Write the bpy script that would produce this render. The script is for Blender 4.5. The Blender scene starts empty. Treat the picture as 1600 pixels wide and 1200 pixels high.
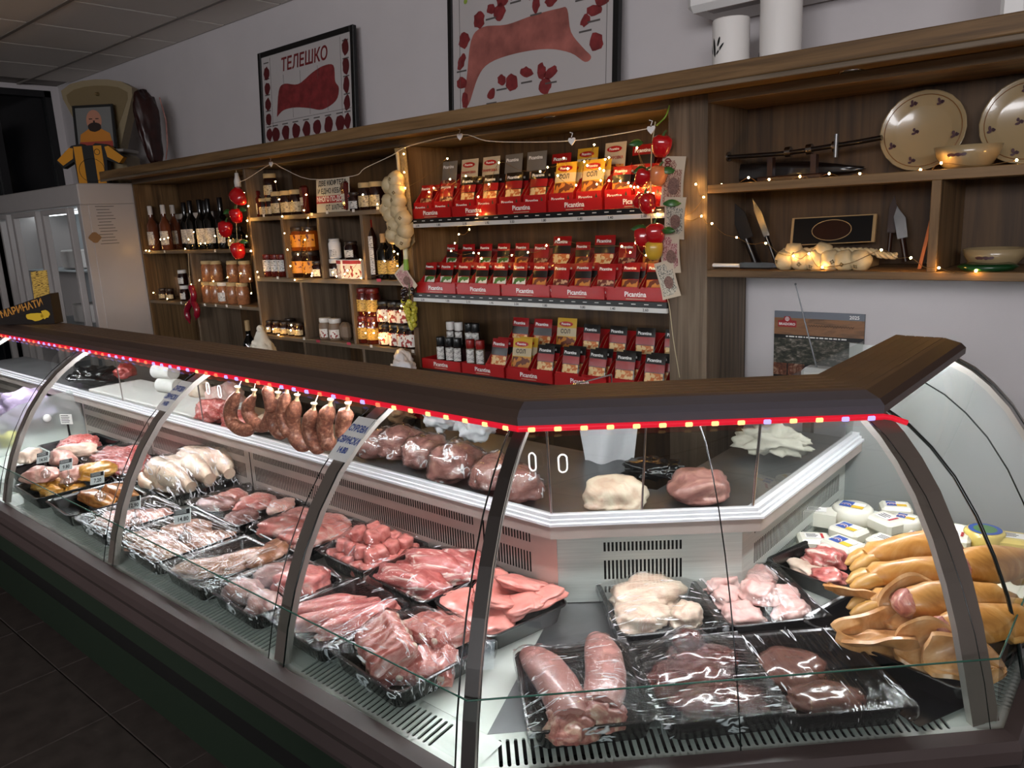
import bpy, math, random
import numpy as np
from mathutils import Vector, Matrix, noise
from math import sin, cos, pi, radians as R_
S = bpy.context.scene
COL = S.collection

# ---------------------------------------------------------------- camera
CR = Vector((0.759568, 0.648665, -0.047856))
CU = Vector((-0.101688, 0.191101, 0.976289))
CF = Vector((-0.64243, 0.736691, -0.211115))
CP = Vector((0, 0, 1.6)); FPX = 1217.24
cam_d = bpy.data.cameras.new('camera'); cam_d.lens = 36 * FPX / 1600; cam_d.sensor_width = 36
cam_d.clip_start = 0.02
cam = bpy.data.objects.new('camera', cam_d); COL.objects.link(cam)
m = Matrix((CR, CU, -CF)).transposed().to_4x4(); m.translation = CP
cam.matrix_world = m; S.camera = cam
# ---------------------------------------------------------------- light and exposure
S.view_settings.view_transform = 'Standard'; S.view_settings.look = 'None'
S.view_settings.gamma = 1; S.view_settings.use_curve_mapping = False
S.view_settings.exposure = 0.0
S.cycles.transparent_max_bounces = 24
S.cycles.max_bounces = 8
S.cycles.sample_clamp_indirect = 4
W = bpy.data.worlds.new('dusk'); S.world = W; W.use_nodes = True
W.node_tree.nodes['Background'].inputs[0].default_value = (0.50, 0.48, 0.49, 1)
W.node_tree.nodes['Background'].inputs[1].default_value = 0.17

def area(name, loc, target, sx, sy, power, col):
    l = bpy.data.lights.new(name, 'AREA'); l.shape = 'RECTANGLE'; l.size = sx; l.size_y = sy
    l.energy = power; l.color = col
    o = bpy.data.objects.new(name, l); COL.objects.link(o); o.location = loc
    o.rotation_euler = (Vector(target) - Vector(loc)).to_track_quat('-Z', 'Y').to_euler()
    return o
# unseen shop window's daylight behind the photographer, set high to shade the shelf interiors
area('shop_window_light', (0.9, -3.3, 2.35), (-1.6, 2.8, 2.0), 3.6, 0.8, 165, (0.98, 0.97, 1.0))

# ---------------------------------------------------------------- helpers
def ray(px, py): return CR * ((px - 800) / FPX) - CU * ((py - 600) / FPX) + CF
def aty(px, py, y): r = ray(px, py); return CP + r * (y / r.y)
def atz(px, py, z): r = ray(px, py); return CP + r * ((z - 1.6) / r.z)
def atx(px, py, x): r = ray(px, py); return CP + r * (x / r.x)
def C(h):
    h = h.lstrip('#'); o = []
    for i in (0, 2, 4):
        c = int(h[i:i+2], 16) / 255
        o.append(c / 12.92 if c <= 0.04045 else ((c + 0.055) / 1.055) ** 2.4)
    return (*o, 1)

class MB:
    def __init__(s): s.v = []; s.f = []; s.m = []; s.s = []
    def add(s, vs, fs, mi=0, sm=False):
        b = len(s.v); s.v += [tuple(v) for v in vs]
        for f in fs: s.f.append([b + i for i in f]); s.m.append(mi); s.s.append(sm)
        return s
    def obox(s, c, ax, ay, az, mi=0):
        c = Vector(c); ax = Vector(ax); ay = Vector(ay); az = Vector(az)
        vs = [c + i*ax + j*ay + k*az for k in (-1, 1) for j in (-1, 1) for i in (-1, 1)]
        fs = [(0,2,3,1),(4,5,7,6),(0,1,5,4),(2,6,7,3),(0,4,6,2),(1,3,7,5)]
        if ax.cross(ay).dot(az) < 0: fs = [f[::-1] for f in fs]
        return s.add(vs, fs, mi)
    def box(s, x0, x1, y0, y1, z0, z1, mi=0):
        return s.obox(((x0+x1)/2, (y0+y1)/2, (z0+z1)/2), ((x1-x0)/2,0,0), (0,(y1-y0)/2,0), (0,0,(z1-z0)/2), mi)
    def cbox(s, x0, x1, y0, y1, z0, z1, b=0.004, mi=0, sm=False):
        c = ((x0+x1)/2, (y0+y1)/2, (z0+z1)/2); h = ((x1-x0)/2, (y1-y0)/2, (z1-z0)/2)
        vs = []; ix = {}
        for sx in (-1, 1):
            for sy in (-1, 1):
                for sz in (-1, 1):
                    for a in range(3):
                        d = [h[0]-b, h[1]-b, h[2]-b]; d[a] = h[a]
                        ix[sx, sy, sz, a] = len(vs)
                        vs.append((c[0]+sx*d[0], c[1]+sy*d[1], c[2]+sz*d[2]))
        fs = []
        def addf(ids):
            p = [Vector(vs[i]) for i in ids]; n = (p[1]-p[0]).cross(p[2]-p[0]); cc = sum(p, Vector())/len(p) - Vector(c)
            fs.append(ids if n.dot(cc) > 0 else ids[::-1])
        for a in range(3):
            o = [k for k in range(3) if k != a]
            for sg in (-1, 1):
                q = []
                for u, w in ((-1,-1),(1,-1),(1,1),(-1,1)):
                    t = [0,0,0]; t[a] = sg; t[o[0]] = u; t[o[1]] = w; q.append(ix[(*t, a)])
                addf(q)
        for a in range(3):
            o = [k for k in range(3) if k != a]
            for u in (-1, 1):
                for w in (-1, 1):
                    q = []
                    for sg, k in ((-1, o[0]), (-1, o[1]), (1, o[1]), (1, o[0])):
                        t = [0,0,0]; t[a] = sg; t[o[0]] = u; t[o[1]] = w; q.append(ix[(*t, k)])
                    addf(q)
        for k in [(i,j,l) for i in (-1,1) for j in (-1,1) for l in (-1,1)]: addf([ix[(*k, a)] for a in range(3)])
        return s.add(vs, fs, mi, sm)
    def prism(s, poly, off, mi=0, mis=None):
        poly = [Vector(p) for p in poly]; off = Vector(off); n = len(poly)
        nn = sum(((poly[i]-poly[0]).cross(poly[(i+1) % n]-poly[0]) for i in range(n)), Vector())
        if nn.dot(off) > 0: poly = poly[::-1]
        vs = poly + [p + off for p in poly]
        s.add(vs, [list(range(n)), list(range(2*n-1, n-1, -1))], mi)
        s.add(vs, [((i+1) % n, i, n+i, n+(i+1) % n) for i in range(n)], mi if mis is None else mis)
        return s
    def poly(s, pts, mi=0): return s.add(pts, [list(range(len(pts)))], mi)
    def tube(s, pts, r, n=8, mi=0, sm=True, cap=True, closed=False, flat=1.0):
        pts = [Vector(p) for p in pts]; N = len(pts)
        rs = r if isinstance(r, (list, tuple)) else [r] * N
        vs = []; u = None
        for i, p in enumerate(pts):
            t = (pts[min(i+1, N-1)] - pts[max(i-1, 0)]).normalized() if not closed else (pts[(i+1) % N]-pts[i-1]).normalized()
            if u is None:
                u = t.cross(Vector((0,0,1)));
                if u.length < 0.05: u = t.cross(Vector((1,0,0)))
            u = (u - t * u.dot(t)).normalized(); w = t.cross(u)
            for k in range(n):
                a = 2*pi*k/n; vs.append(p + (u*cos(a) + w*sin(a)*flat) * rs[i])
        fs = []
        for i in range(N if closed else N-1):
            j = (i+1) % N
            for k in range(n): fs.append((i*n+k, i*n+(k+1) % n, j*n+(k+1) % n, j*n+k))
        s.add(vs, fs, mi, sm)
        if cap and not closed:
            s.add(vs[:n], [list(range(n))[::-1]], mi); s.add(vs[-n:], [list(range(n))], mi)
        return s
    def lathe(s, prof, n=16, mi=0, c=(0,0,0), sm=True, mis=None, a0=0, a1=2*pi):
        full = abs(a1-a0-2*pi) < 1e-6; nn = n if full else n+1
        vs = []
        for r, z in prof:
            for k in range(nn):
                a = a0 + (a1-a0)*k/n; vs.append((c[0]+r*cos(a), c[1]+r*sin(a), c[2]+z))
        b = len(s.v); s.v += vs
        for i in range(len(prof)-1):
            for k in range(n):
                k2 = (k+1) % nn
                s.f.append([b+i*nn+k, b+i*nn+k2, b+(i+1)*nn+k2, b+(i+1)*nn+k]); s.m.append(mi if mis is None else mis[i]); s.s.append(sm)
        return s
    def grid(s, P, mi=0, sm=True, flip=False):
        a = len(P); b = len(P[0]); vs = [p for row in P for p in row]; fs = []
        for i in range(a-1):
            for j in range(b-1):
                f = (i*b+j, (i+1)*b+j, (i+1)*b+j+1, i*b+j+1); fs.append(f[::-1] if flip else f)
        return s.add(vs, fs, mi, sm)
    def ball(s, c, r, n=10, k=6, mi=0, sc=(1,1,1)):
        pr = [(r*sin(pi*i/k), -r*cos(pi*i/k)) for i in range(k+1)]
        b = len(s.v); s.lathe(pr, n, mi)
        for i in range(b, len(s.v)):
            v = s.v[i]; s.v[i] = (c[0]+v[0]*sc[0], c[1]+v[1]*sc[1], c[2]+v[2]*sc[2])
        return s
    def addmesh(s, me, M=None, mi=0, sm=False):
        vs = [(M @ v.co) if M else v.co for v in me.vertices]
        return s.add(vs, [list(p.vertices) for p in me.polygons], mi, sm)
    def mesh(s, name, mats):
        me = bpy.data.meshes.new(name); me.from_pydata([tuple(v) for v in s.v], [], s.f)
        for mt in (mats if isinstance(mats, (list, tuple)) else [mats]): me.materials.append(mt)
        me.polygons.foreach_set('material_index', s.m); me.polygons.foreach_set('use_smooth', s.s)
        me.update(); return me
    def build(s, name, mats, parent=None, wm=None):
        return obj(name, s.mesh(name, mats), parent, wm)

def obj(name, data, parent=None, world=False):
    o = bpy.data.objects.new(name, data); COL.objects.link(o)
    if parent is not None:
        o.parent = parent
        if world: o.matrix_parent_inverse = parent.get('_dummy') or root_mat(parent).inverted()
    return o
def root_mat(o):
    M = Matrix.Translation(o.location) @ o.rotation_euler.to_matrix().to_4x4()
    if o.parent: return root_mat(o.parent) @ o.matrix_parent_inverse @ M if False else root_mat(o.parent) @ M
    return M
def tag(o, label, cat, group=None, kind=None):
    o['label'] = label; o['category'] = cat
    if group: o['group'] = group
    if kind: o['kind'] = kind
    return o
def thing(name, label, cat, loc=(0,0,0), rz=0, group=None):
    o = bpy.data.objects.new(name, None); COL.objects.link(o); o.empty_display_size = 0.05
    o.location = loc; o.rotation_euler = (0, 0, rz); return tag(o, label, cat, group)
def struct(o, kind='structure'): o['kind'] = kind; return o
KIDS = {}
def dup(root, loc, rot=None, label=None, group=None, scale=None):
    r = root.copy(); COL.objects.link(r); r.location = loc
    if rot is not None: r.rotation_euler = rot if isinstance(rot, (tuple, list)) else (0, 0, rot)
    if scale: r.scale = scale if isinstance(scale, (tuple, list)) else (scale,)*3
    if label: r['label'] = label
    if group: r['group'] = group
    for ch in root.children:
        c = ch.copy(); COL.objects.link(c); c.parent = r
        for g in ch.children:
            d = g.copy(); COL.objects.link(d); d.parent = c
    return r
ORD = ['', 'second ', 'third ', 'fourth ', 'fifth ', 'sixth ', 'seventh ', 'eighth ', 'ninth ', 'tenth ', 'eleventh ', 'twelfth ', 'thirteenth ', 'fourteenth ']
def nth(i, n):
    if n == 1: return 'only'
    if i == 0: return 'leftmost'
    if i == n-1: return 'rightmost'
    return ORD[i].strip() + ' from left'

# ---------------------------------------------------------------- materials
def newmat(name):
    mt = bpy.data.materials.new(name); mt.use_nodes = True
    nt = mt.node_tree; return mt, nt, nt.nodes['Principled BSDF'], nt.nodes.new, nt.links.new
def coords(nt, scale=(1,1,1), rot=(0,0,0), space='Object'):
    t = nt.nodes.new('ShaderNodeTexCoord'); mp = nt.nodes.new('ShaderNodeMapping')
    mp.inputs['Scale'].default_value = scale; mp.inputs['Rotation'].default_value = rot
    nt.links.new(t.outputs[space], mp.inputs[0]); return mp.outputs[0]
def ramp(nt, src, stops):
    r = nt.nodes.new('ShaderNodeValToRGB'); e = r.color_ramp.elements
    while len(e) < len(stops): e.new(0.5)
    for el, (p, c) in zip(e, stops): el.position = p; el.color = C(c) if isinstance(c, str) else c
    nt.links.new(src, r.inputs[0]); return r.outputs[0]
def noise_tex(nt, vec, sc, det=3, rough=0.55, dist=0):
    n = nt.nodes.new('ShaderNodeTexNoise'); n.inputs['Scale'].default_value = sc; n.inputs['Detail'].default_value = det
    n.inputs['Roughness'].default_value = rough; n.inputs['Distortion'].default_value = dist
    nt.links.new(vec, n.inputs[0]); return n.outputs[0]
def bump(nt, src, st, dist=0.002):
    b = nt.nodes.new('ShaderNodeBump'); b.inputs['Strength'].default_value = st; b.inputs['Distance'].default_value = dist
    nt.links.new(src, b.inputs['Height']); return b.outputs[0]
def mat(name, col, rough=0.5, metal=0, spec=0.5, var=0, vs=20, bmp=0, bs=60, coat=0, scale=(1,1,1), emit=0, trans=0):
    mt, nt, b, N, L = newmat(name)
    c = C(col) if isinstance(col, str) else col
    b.inputs['Base Color'].default_value = c; b.inputs['Roughness'].default_value = rough
    b.inputs['Metallic'].default_value = metal; b.inputs['Specular IOR Level'].default_value = spec
    b.inputs['Coat Weight'].default_value = coat; b.inputs['Coat Roughness'].default_value = 0.08
    if trans: b.inputs['Transmission Weight'].default_value = trans
    if var:
        co = coords(nt, scale); f = noise_tex(nt, co, vs)
        lo = tuple(x*(1-var) for x in c[:3]) + (1,); hi = tuple(min(1, x*(1+var)) for x in c[:3]) + (1,)
        L(ramp(nt, f, [(0.3, lo), (0.7, hi)]), b.inputs['Base Color'])
    if bmp:
        co = coords(nt, scale); L(bump(nt, noise_tex(nt, co, bs), bmp), b.inputs['Normal'])
    if emit:
        b.inputs['Emission Color'].default_value = c; b.inputs['Emission Strength'].default_value = emit
    return mt
def wood(name, c0, c1, c2, axis=0, sc=1.0, rough=0.55):
    mt, nt, b, N, L = newmat(name)
    s = [38*sc]*3; s[axis] = 1.6*sc
    co = coords(nt, tuple(s)); f = noise_tex(nt, co, 1.0, 5, 0.62, 0.6)
    s2 = [9*sc]*3; s2[axis] = 0.8*sc
    f2 = noise_tex(nt, coords(nt, tuple(s2)), 1.0, 3, 0.5, 0.4)
    mx = N('ShaderNodeMath'); mx.operation = 'MULTIPLY_ADD'; L(f, mx.inputs[0]); mx.inputs[1].default_value = 0.6
    ml = N('ShaderNodeMath'); ml.operation = 'MULTIPLY'; L(f2, ml.inputs[0]); ml.inputs[1].default_value = 0.4; L(ml.outputs[0], mx.inputs[2])
    L(ramp(nt, mx.outputs[0], [(0.34, c0), (0.5, c1), (0.66, c2)]), b.inputs['Base Color'])
    b.inputs['Roughness'].default_value = rough; b.inputs['Specular IOR Level'].default_value = 0.35
    L(bump(nt, f, 0.25, 0.001), b.inputs['Normal']); return mt
def meat(name, stops, sc=26, stretch=(1,1,1), rough=0.32, bmp=0.35, bs=140, dist=1.2, coat=0.35, sss=0.0):
    mt, nt, b, N, L = newmat(name)
    co = coords(nt, stretch); f = noise_tex(nt, co, sc, 4, 0.6, dist)
    L(ramp(nt, f, stops), b.inputs['Base Color'])
    b.inputs['Roughness'].default_value = rough; b.inputs['Coat Weight'].default_value = coat; b.inputs['Coat Roughness'].default_value = 0.12
    if sss: b.inputs['Subsurface Weight'].default_value = sss; b.inputs['Subsurface Radius'].default_value = (0.01, 0.004, 0.003); b.inputs['Subsurface Scale'].default_value = 0.6
    L(bump(nt, noise_tex(nt, coords(nt, stretch), bs, 3), bmp, 0.0015), b.inputs['Normal']); return mt
def printmat(name, paper, ink, sx=60, sz=160, th=0.56, rough=0.5, axis2='z'):
    # paper with rows of small print
    mt, nt, b, N, L = newmat(name)
    f = noise_tex(nt, coords(nt, (sx, sx, sz)), 1.0, 1, 0.4)
    L(ramp(nt, f, [(th-0.01, paper), (th+0.02, ink)]), b.inputs['Base Color']); b.inputs['Roughness'].default_value = rough
    return mt
def schlick(nt, refl, base, nrm=None):
    # two-sided Fresnel: 4 % head-on, rising towards grazing angles
    N = nt.nodes.new; L = nt.links.new
    lw = N('ShaderNodeLayerWeight'); lw.inputs[0].default_value = 0.5
    if nrm: L(nrm, lw.inputs['Normal'])
    pw = N('ShaderNodeMath'); pw.operation = 'POWER'; pw.inputs[1].default_value = 5; L(lw.outputs['Facing'], pw.inputs[0])
    mu = N('ShaderNodeMath'); mu.operation = 'MULTIPLY_ADD'; mu.use_clamp = True
    mu.inputs[1].default_value = 0.94*refl; mu.inputs[2].default_value = 0.045*refl+base; L(pw.outputs[0], mu.inputs[0]); return mu
def glassmat(name, tint=(0.97, 0.985, 0.98, 1), refl=1.0, rough=0.0, ior=1.5, base=0.0, haze=0.0):
    mt = bpy.data.materials.new(name); mt.use_nodes = True; nt = mt.node_tree; nt.nodes.clear()
    N = nt.nodes.new; L = nt.links.new
    o = N('ShaderNodeOutputMaterial'); mx = N('ShaderNodeMixShader'); t = N('ShaderNodeBsdfTransparent'); g = N('ShaderNodeBsdfGlossy')
    t.inputs[0].default_value = tint; g.inputs['Roughness'].default_value = rough
    mu = schlick(nt, refl, base)
    L(mu.outputs[0], mx.inputs[0]); L(t.outputs[0], mx.inputs[1]); L(g.outputs[0], mx.inputs[2]); L(mx.outputs[0], o.inputs[0])
    if haze:                                        # frosted: part of the light scatters in the sheet
        d = N('ShaderNodeBsdfDiffuse'); d.inputs[0].default_value = (0.78, 0.82, 0.80, 1); tl = N('ShaderNodeBsdfTranslucent'); tl.inputs[0].default_value = (0.78, 0.82, 0.80, 1)
        m1 = N('ShaderNodeMixShader'); m1.inputs[0].default_value = 0.4; L(d.outputs[0], m1.inputs[1]); L(tl.outputs[0], m1.inputs[2])
        m2 = N('ShaderNodeMixShader'); m2.inputs[0].default_value = haze; L(mx.outputs[0], m2.inputs[1]); L(m1.outputs[0], m2.inputs[2]); L(m2.outputs[0], o.inputs[0])
    return mt
def filmmat(name, scale, rot=(0,0,0), base=0.0, st=0.7, crease=0.62, white=0.7):
    # cling film: clear, glossy, with highlights along its creases painted as thin white lines
    mt = bpy.data.materials.new(name); mt.use_nodes = True; nt = mt.node_tree; nt.nodes.clear()
    N = nt.nodes.new; L = nt.links.new
    o = N('ShaderNodeOutputMaterial'); mx = N('ShaderNodeMixShader'); t = N('ShaderNodeBsdfTransparent'); g = N('ShaderNodeBsdfGlossy')
    t.inputs[0].default_value = (0.97, 0.97, 0.975, 1); g.inputs['Roughness'].default_value = 0.07
    co = coords(nt, scale, rot); f = noise_tex(nt, co, 1.0, 3, 0.6, 0.8)
    bn = bump(nt, f, st, 0.004)
    L(bn, g.inputs['Normal']); ma = schlick(nt, 0.9, base, bn); L(ma.outputs[0], mx.inputs[0]); L(t.outputs[0], mx.inputs[1]); L(g.outputs[0], mx.inputs[2])
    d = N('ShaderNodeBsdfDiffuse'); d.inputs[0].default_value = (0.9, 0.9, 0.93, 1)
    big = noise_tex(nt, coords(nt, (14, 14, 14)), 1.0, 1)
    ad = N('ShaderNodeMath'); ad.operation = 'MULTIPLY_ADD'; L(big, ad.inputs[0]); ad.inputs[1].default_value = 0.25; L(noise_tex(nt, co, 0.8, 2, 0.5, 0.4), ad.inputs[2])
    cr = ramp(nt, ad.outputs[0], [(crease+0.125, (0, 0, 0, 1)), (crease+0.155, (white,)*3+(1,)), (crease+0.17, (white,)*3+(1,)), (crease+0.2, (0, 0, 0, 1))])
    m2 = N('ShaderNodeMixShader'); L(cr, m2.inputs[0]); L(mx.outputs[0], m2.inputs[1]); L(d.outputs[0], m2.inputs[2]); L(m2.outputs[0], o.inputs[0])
    return mt
def emis(name, col, st):
    mt = bpy.data.materials.new(name); mt.use_nodes = True; nt = mt.node_tree; nt.nodes.clear()
    o = nt.nodes.new('ShaderNodeOutputMaterial'); e = nt.nodes.new('ShaderNodeEmission')
    e.inputs[0].default_value = C(col) if isinstance(col, str) else col; e.inputs[1].default_value = st
    nt.links.new(e.outputs[0], o.inputs[0]); return mt

M = {}
def defm(k, *a, fn=mat, **kw): M[k] = fn(k, *a, **kw)
defm('wall_paint', '#cac4c5', 0.85, bmp=0.25, bs=220, var=0.03, vs=3)
defm('ceiling_tile', '#e6e0d8', 0.9, bmp=0.3, bs=160)
defm('ceiling_grid', '#8a837c', 0.6)
defm('floor_tile', '#453d39', 0.5, var=0.25, vs=14)
defm('floor_grout', '#12100f', 0.9)
defm('dark_pane', '#06080d', 0.08, var=0.5, vs=1.2)
defm('window_frame', '#17171a', 0.5)
defm('oak_x', '#3b2b1b', '#6e5436', '#876a48', fn=wood, axis=0)
defm('oak_z', '#3b2b1b', '#6e5436', '#876a48', fn=wood, axis=2)
defm('oak_y', '#3b2b1b', '#6e5436', '#876a48', fn=wood, axis=1)
defm('oak_grey', '#40362b', '#665646', '#7a6a58', fn=wood, axis=2)
defm('oak_grey_x', '#40362b', '#685a4a', '#7d6f5e', fn=wood, axis=0)
defm('back_board', '#2a1d11', '#4a3520', '#5a4229', fn=wood, axis=2, sc=0.8)  # shade inside the shelves is put into this darker wood
defm('black', '#0a0a0b', 0.45); defm('black_gloss', '#0b0b0d', 0.18)
defm('black_plastic', '#0d0e10', 0.22, spec=0.6)
defm('white_plastic', '#e8e6e4', 0.35); defm('white', '#e6e2de', 0.6)
defm('steel', '#cdd2cb', 0.42, metal=0.3, bmp=0.06, bs=6, scale=(1, 1, 60), var=0.08, vs=7)
defm('steel_warm', '#c6bab2', 0.36, metal=0.6, var=0.14, vs=5)
defm('steel_dark', '#77787a', 0.35, metal=0.7, var=0.2, vs=9)
defm('chrome', '#d8d8da', 0.12, metal=1)
defm('aluminium', '#e2e4e8', 0.3, metal=0.35)
defm('slot_black', '#050505', 0.9)
defm('canopy_brown', '#66503f', 0.5, spec=0.4, var=0.1, vs=8, bmp=0.1, bs=300, scale=(0.2, 1, 1))
defm('canopy_lip', '#5a545a', 0.38, spec=0.5)
defm('rib_paint', '#766b63', 0.4, metal=0.35)
defm('rib_light', '#a7a29c', 0.35, metal=0.6)
defm('bumper', '#4a3d3b', 0.5, var=0.08, vs=6); defm('bumper_dark', '#3a302d', 0.6)
defm('front_green', '#1b2a1c', 0.6); defm('front_black', '#080808', 0.6)
defm('rubber', '#0c0c0c', 0.6)
M['glass'] = glassmat('front_glass', (0.955, 0.972, 0.965, 1), 0.75)
M['glass_in'] = glassmat('inner_glass', (0.74, 0.76, 0.75, 1), 0.8)
M['glass_low'] = glassmat('low_glass', (0.9, 0.95, 0.93, 1), 0.9)
M['glass_div'] = glassmat('divider_glass', (0.75, 0.82, 0.79, 1), 1.2, 0.05, base=0.05, haze=0.3)
defm('frost', '#cfd6d0', 0.5)
M['glass_end'] = glassmat('end_glass', (0.80, 0.85, 0.83, 1), 1.0, 0.05, haze=0.36)
M['glass_jar'] = glassmat('jar_glass', (0.93, 0.94, 0.93, 1), 1.3, 0.03, base=0.04)
defm('glass_edge', '#2f5a4c', 0.15, spec=0.7); defm('glass_edge_dark', '#0c1412', 0.2)
# ---------------------------------------------------------------- room shell
XW, YW, ZC = -7.3, 2.8, 2.83
struct(MB().box(XW-0.1, 3.4, YW, YW+0.1, 0, ZC).build('wall_back', M['wall_paint']))
b = MB(); b.box(XW-0.1, XW, 2.74, YW, 0, ZC); b.box(XW-0.1, XW, -4, 2.74, 2.79, ZC); b.box(XW-0.1, XW, -4, 2.74, 0, 0.2)
struct(b.build('wall_left', M['wall_paint']))
b = MB(); b.box(XW-0.06, XW-0.05, -4, 2.74, 0.2, 2.79)
w = struct(b.build('window_1', M['dark_pane']))
for y in (2.72, 2.3, 1.2): MB().box(XW-0.05, XW-0.005, y-0.03, y+0.03, 0.2, 2.79).build('window_mullion', M['window_frame'], w)
MB().box(XW-0.05, XW-0.005, -4, 2.74, 2.74, 2.79).build('window_head', M['window_frame'], w)
struct(MB().box(3.4, 3.5, -4, YW+0.1, 0, ZC).build('wall_right', M['wall_paint']))
fl = struct(MB().box(XW-0.1, 3.4, -4, YW, -0.06, -0.012).build('floor', M['floor_grout']))
ft = MB().cbox(0.002, 0.458, 0.002, 0.458, -0.0119, 0, 0.002).mesh('floor_tile', M['floor_tile'])
for i in range(-10, 13):
    for j in range(-9, 4):
        o = obj('floor_tile', ft, fl); o.location = (-2.64+0.46*i, 0.853+0.46*j, 0)
cl = struct(MB().box(XW-0.1, 3.4, -4, YW, ZC+0.004, ZC+0.06).build('ceiling', M['ceiling_grid']))
ct = MB().cbox(0.008, 0.592, 0.008, 0.592, ZC-0.008, ZC+0.004, 0.004).mesh('ceiling_tile', M['ceiling_tile'])
ce = MB().cbox(0.008, 0.292, 0.008, 0.592, ZC-0.008, ZC+0.004, 0.004).mesh('ceiling_tile_cut', M['ceiling_tile'])
for i in range(-4, 13):
    for j in range(0, 10):
        o = obj('ceiling_tile', ct, cl); o.location = (-4.62+0.6*i-0.0, 1.905-0.6*j, 0)
    o = obj('ceiling_tile', MB.mesh(MB().cbox(0.008, 0.592, 0.008, 0.29, ZC-0.008, ZC+0.004, 0.004), 'ceiling_tile_cut', M['ceiling_tile']) if i == -4 else edge_me, cl)
    if i == -4: edge_me = o.data
    o.location = (-4.62+0.6*i, 2.505, 0)
for k, y in enumerate((2.505, 1.905, 1.305)):
    MB().box(XW, 3.4, y-0.012, y+0.012, ZC-0.011, ZC+0.003).build('ceiling_runner', M['ceiling_grid'], cl)

# ---------------------------------------------------------------- wall shelving
YF, YB = 2.45, 2.755            # shelf fronts and backs
def board(t, name, x0, x1, z0, z1, mt, y0=YF, y1=YB):
    return MB().cbox(x0, x1, y0, y1, z0, z1, 0.0015).build(name, mt, t, True)
# top board with overhang
t = thing('shelf_top_board', 'long thick oak board overhanging the whole shelf wall with recessed spots', 'shelf', (-2.4, 2.5, 1.955))
MB().cbox(-5.43, 1.4, 2.25, 2.795, 1.957, 2.005, 0.003).build('board', M['oak_x'], t, True)
MB().cbox(-5.43, 1.4, 2.25, 2.262, 1.942, 1.956, 0.002).build('edge_strip', M['oak_grey_x'], t, True)
sp = MB().lathe([(0.034, 0), (0.034, -0.003), (0.026, -0.003), (0.026, 0)], 20).mesh('spot_ring', M['chrome'])
sl = MB().lathe([(0.0, -0.0005), (0.025, -0.0005)], 16).mesh('spot_lens', M['steel_dark'])
for px, py in ((1330, 112), (862, 184), (722, 207), (511, 237), (430, 253), (296, 270), (236, 279)):
    p = atz(px, py, 1.955)
    r = obj('spot_ring', sp, t, True); r.location = (p.x, p.y, 1.9565); o = obj('spot_lens', sl, r)
# left bay
t = thing('oak_shelf_bay', 'leftmost oak shelf bay beside the white fridge holding bottles and jars', 'shelf', (-4.73, 2.6, 0))
board(t, 'side_panel', -5.43, -5.41, 0.0, 1.925, M['oak_z'])
board(t, 'side_panel', -4.05, -4.03, 0.0, 1.925, M['oak_grey'])
board(t, 'top_panel', -5.43, -4.03, 1.926, 1.956, M['oak_grey_x'])
board(t, 'shelf', -5.41, -4.05, 1.465, 1.485, M['oak_grey_x'])
board(t, 'shelf', -5.41, -4.05, 1.132, 1.152, M['oak_grey_x'])
board(t, 'divider', -4.80, -4.78, 0.0, 1.465, M['oak_grey'], YF+0.01)
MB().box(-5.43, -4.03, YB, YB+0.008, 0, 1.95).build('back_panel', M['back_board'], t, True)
# middle bay
t = thing('oak_shelf_bay', 'middle oak shelf bay of small square compartments with jam jars', 'shelf', (-3.4, 2.6, 0))
board(t, 'top_panel', -4.03, -2.735, 1.926, 1.956, M['oak_grey_x'])
for z in (1.66, 1.325, 0.997): board(t, 'shelf', -4.03, -2.735, z-0.022, z, M['oak_grey_x'])
for x in (-3.735, -3.41, -3.06): board(t, 'divider', x-0.01, x+0.01, 1.325, 1.638, M['oak_grey'], YF+0.006)
for x in (-3.615, -3.19): board(t, 'divider', x-0.01, x+0.01, 0.997, 1.303, M['oak_grey'], YF+0.006)
for x in (-3.64, -3.13): board(t, 'divider', x-0.01, x+0.01, 0, 0.975, M['oak_grey'], YF+0.006)
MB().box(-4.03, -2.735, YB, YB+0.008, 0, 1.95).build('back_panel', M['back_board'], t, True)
# spice bay
t = thing('oak_shelf_bay', 'oak shelf bay with steel shelves full of red spice packets', 'shelf', (-2.05, 2.6, 0))
board(t, 'side_panel', -2.735, -2.70, 0, 1.925, M['oak_z'])
board(t, 'top_panel', -2.735, -1.38, 1.926, 1.956, M['oak_grey_x'])
board(t, 'side_panel', -1.38, -1.235, 0, 1.956, M['oak_grey'])
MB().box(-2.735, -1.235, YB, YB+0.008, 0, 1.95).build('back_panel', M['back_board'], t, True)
SPZ = (1.600, 1.268, 0.915)
defm('price_black', '#131315', 0.4); defm('price_white', '#c9c7c4', 0.5); defm('ink', '#111111', 0.6); defm('mark_white', '#d8d5d0', 0.6); defm('sticker_red', '#b0304a', 0.6)
def textmesh(s, size, space=1.0):
    cu = bpy.data.curves.new('text', 'FONT'); cu.body = s; cu.size = size; cu.offset = size*0.022; cu.resolution_u = 2; cu.space_character = space
    cu.align_x = 'CENTER'; cu.align_y = 'CENTER'
    o = bpy.data.objects.new('tmp_text', cu); me = bpy.data.meshes.new_from_object(o)
    bpy.data.objects.remove(o); return me
TXT = {}
def text(s, size, space=1.0):
    k = (s, size, space)
    if k not in TXT: TXT[k] = textmesh(s, size, space)
    return TXT[k]
RX = Matrix.Rotation(pi/2, 4, 'X')
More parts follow.
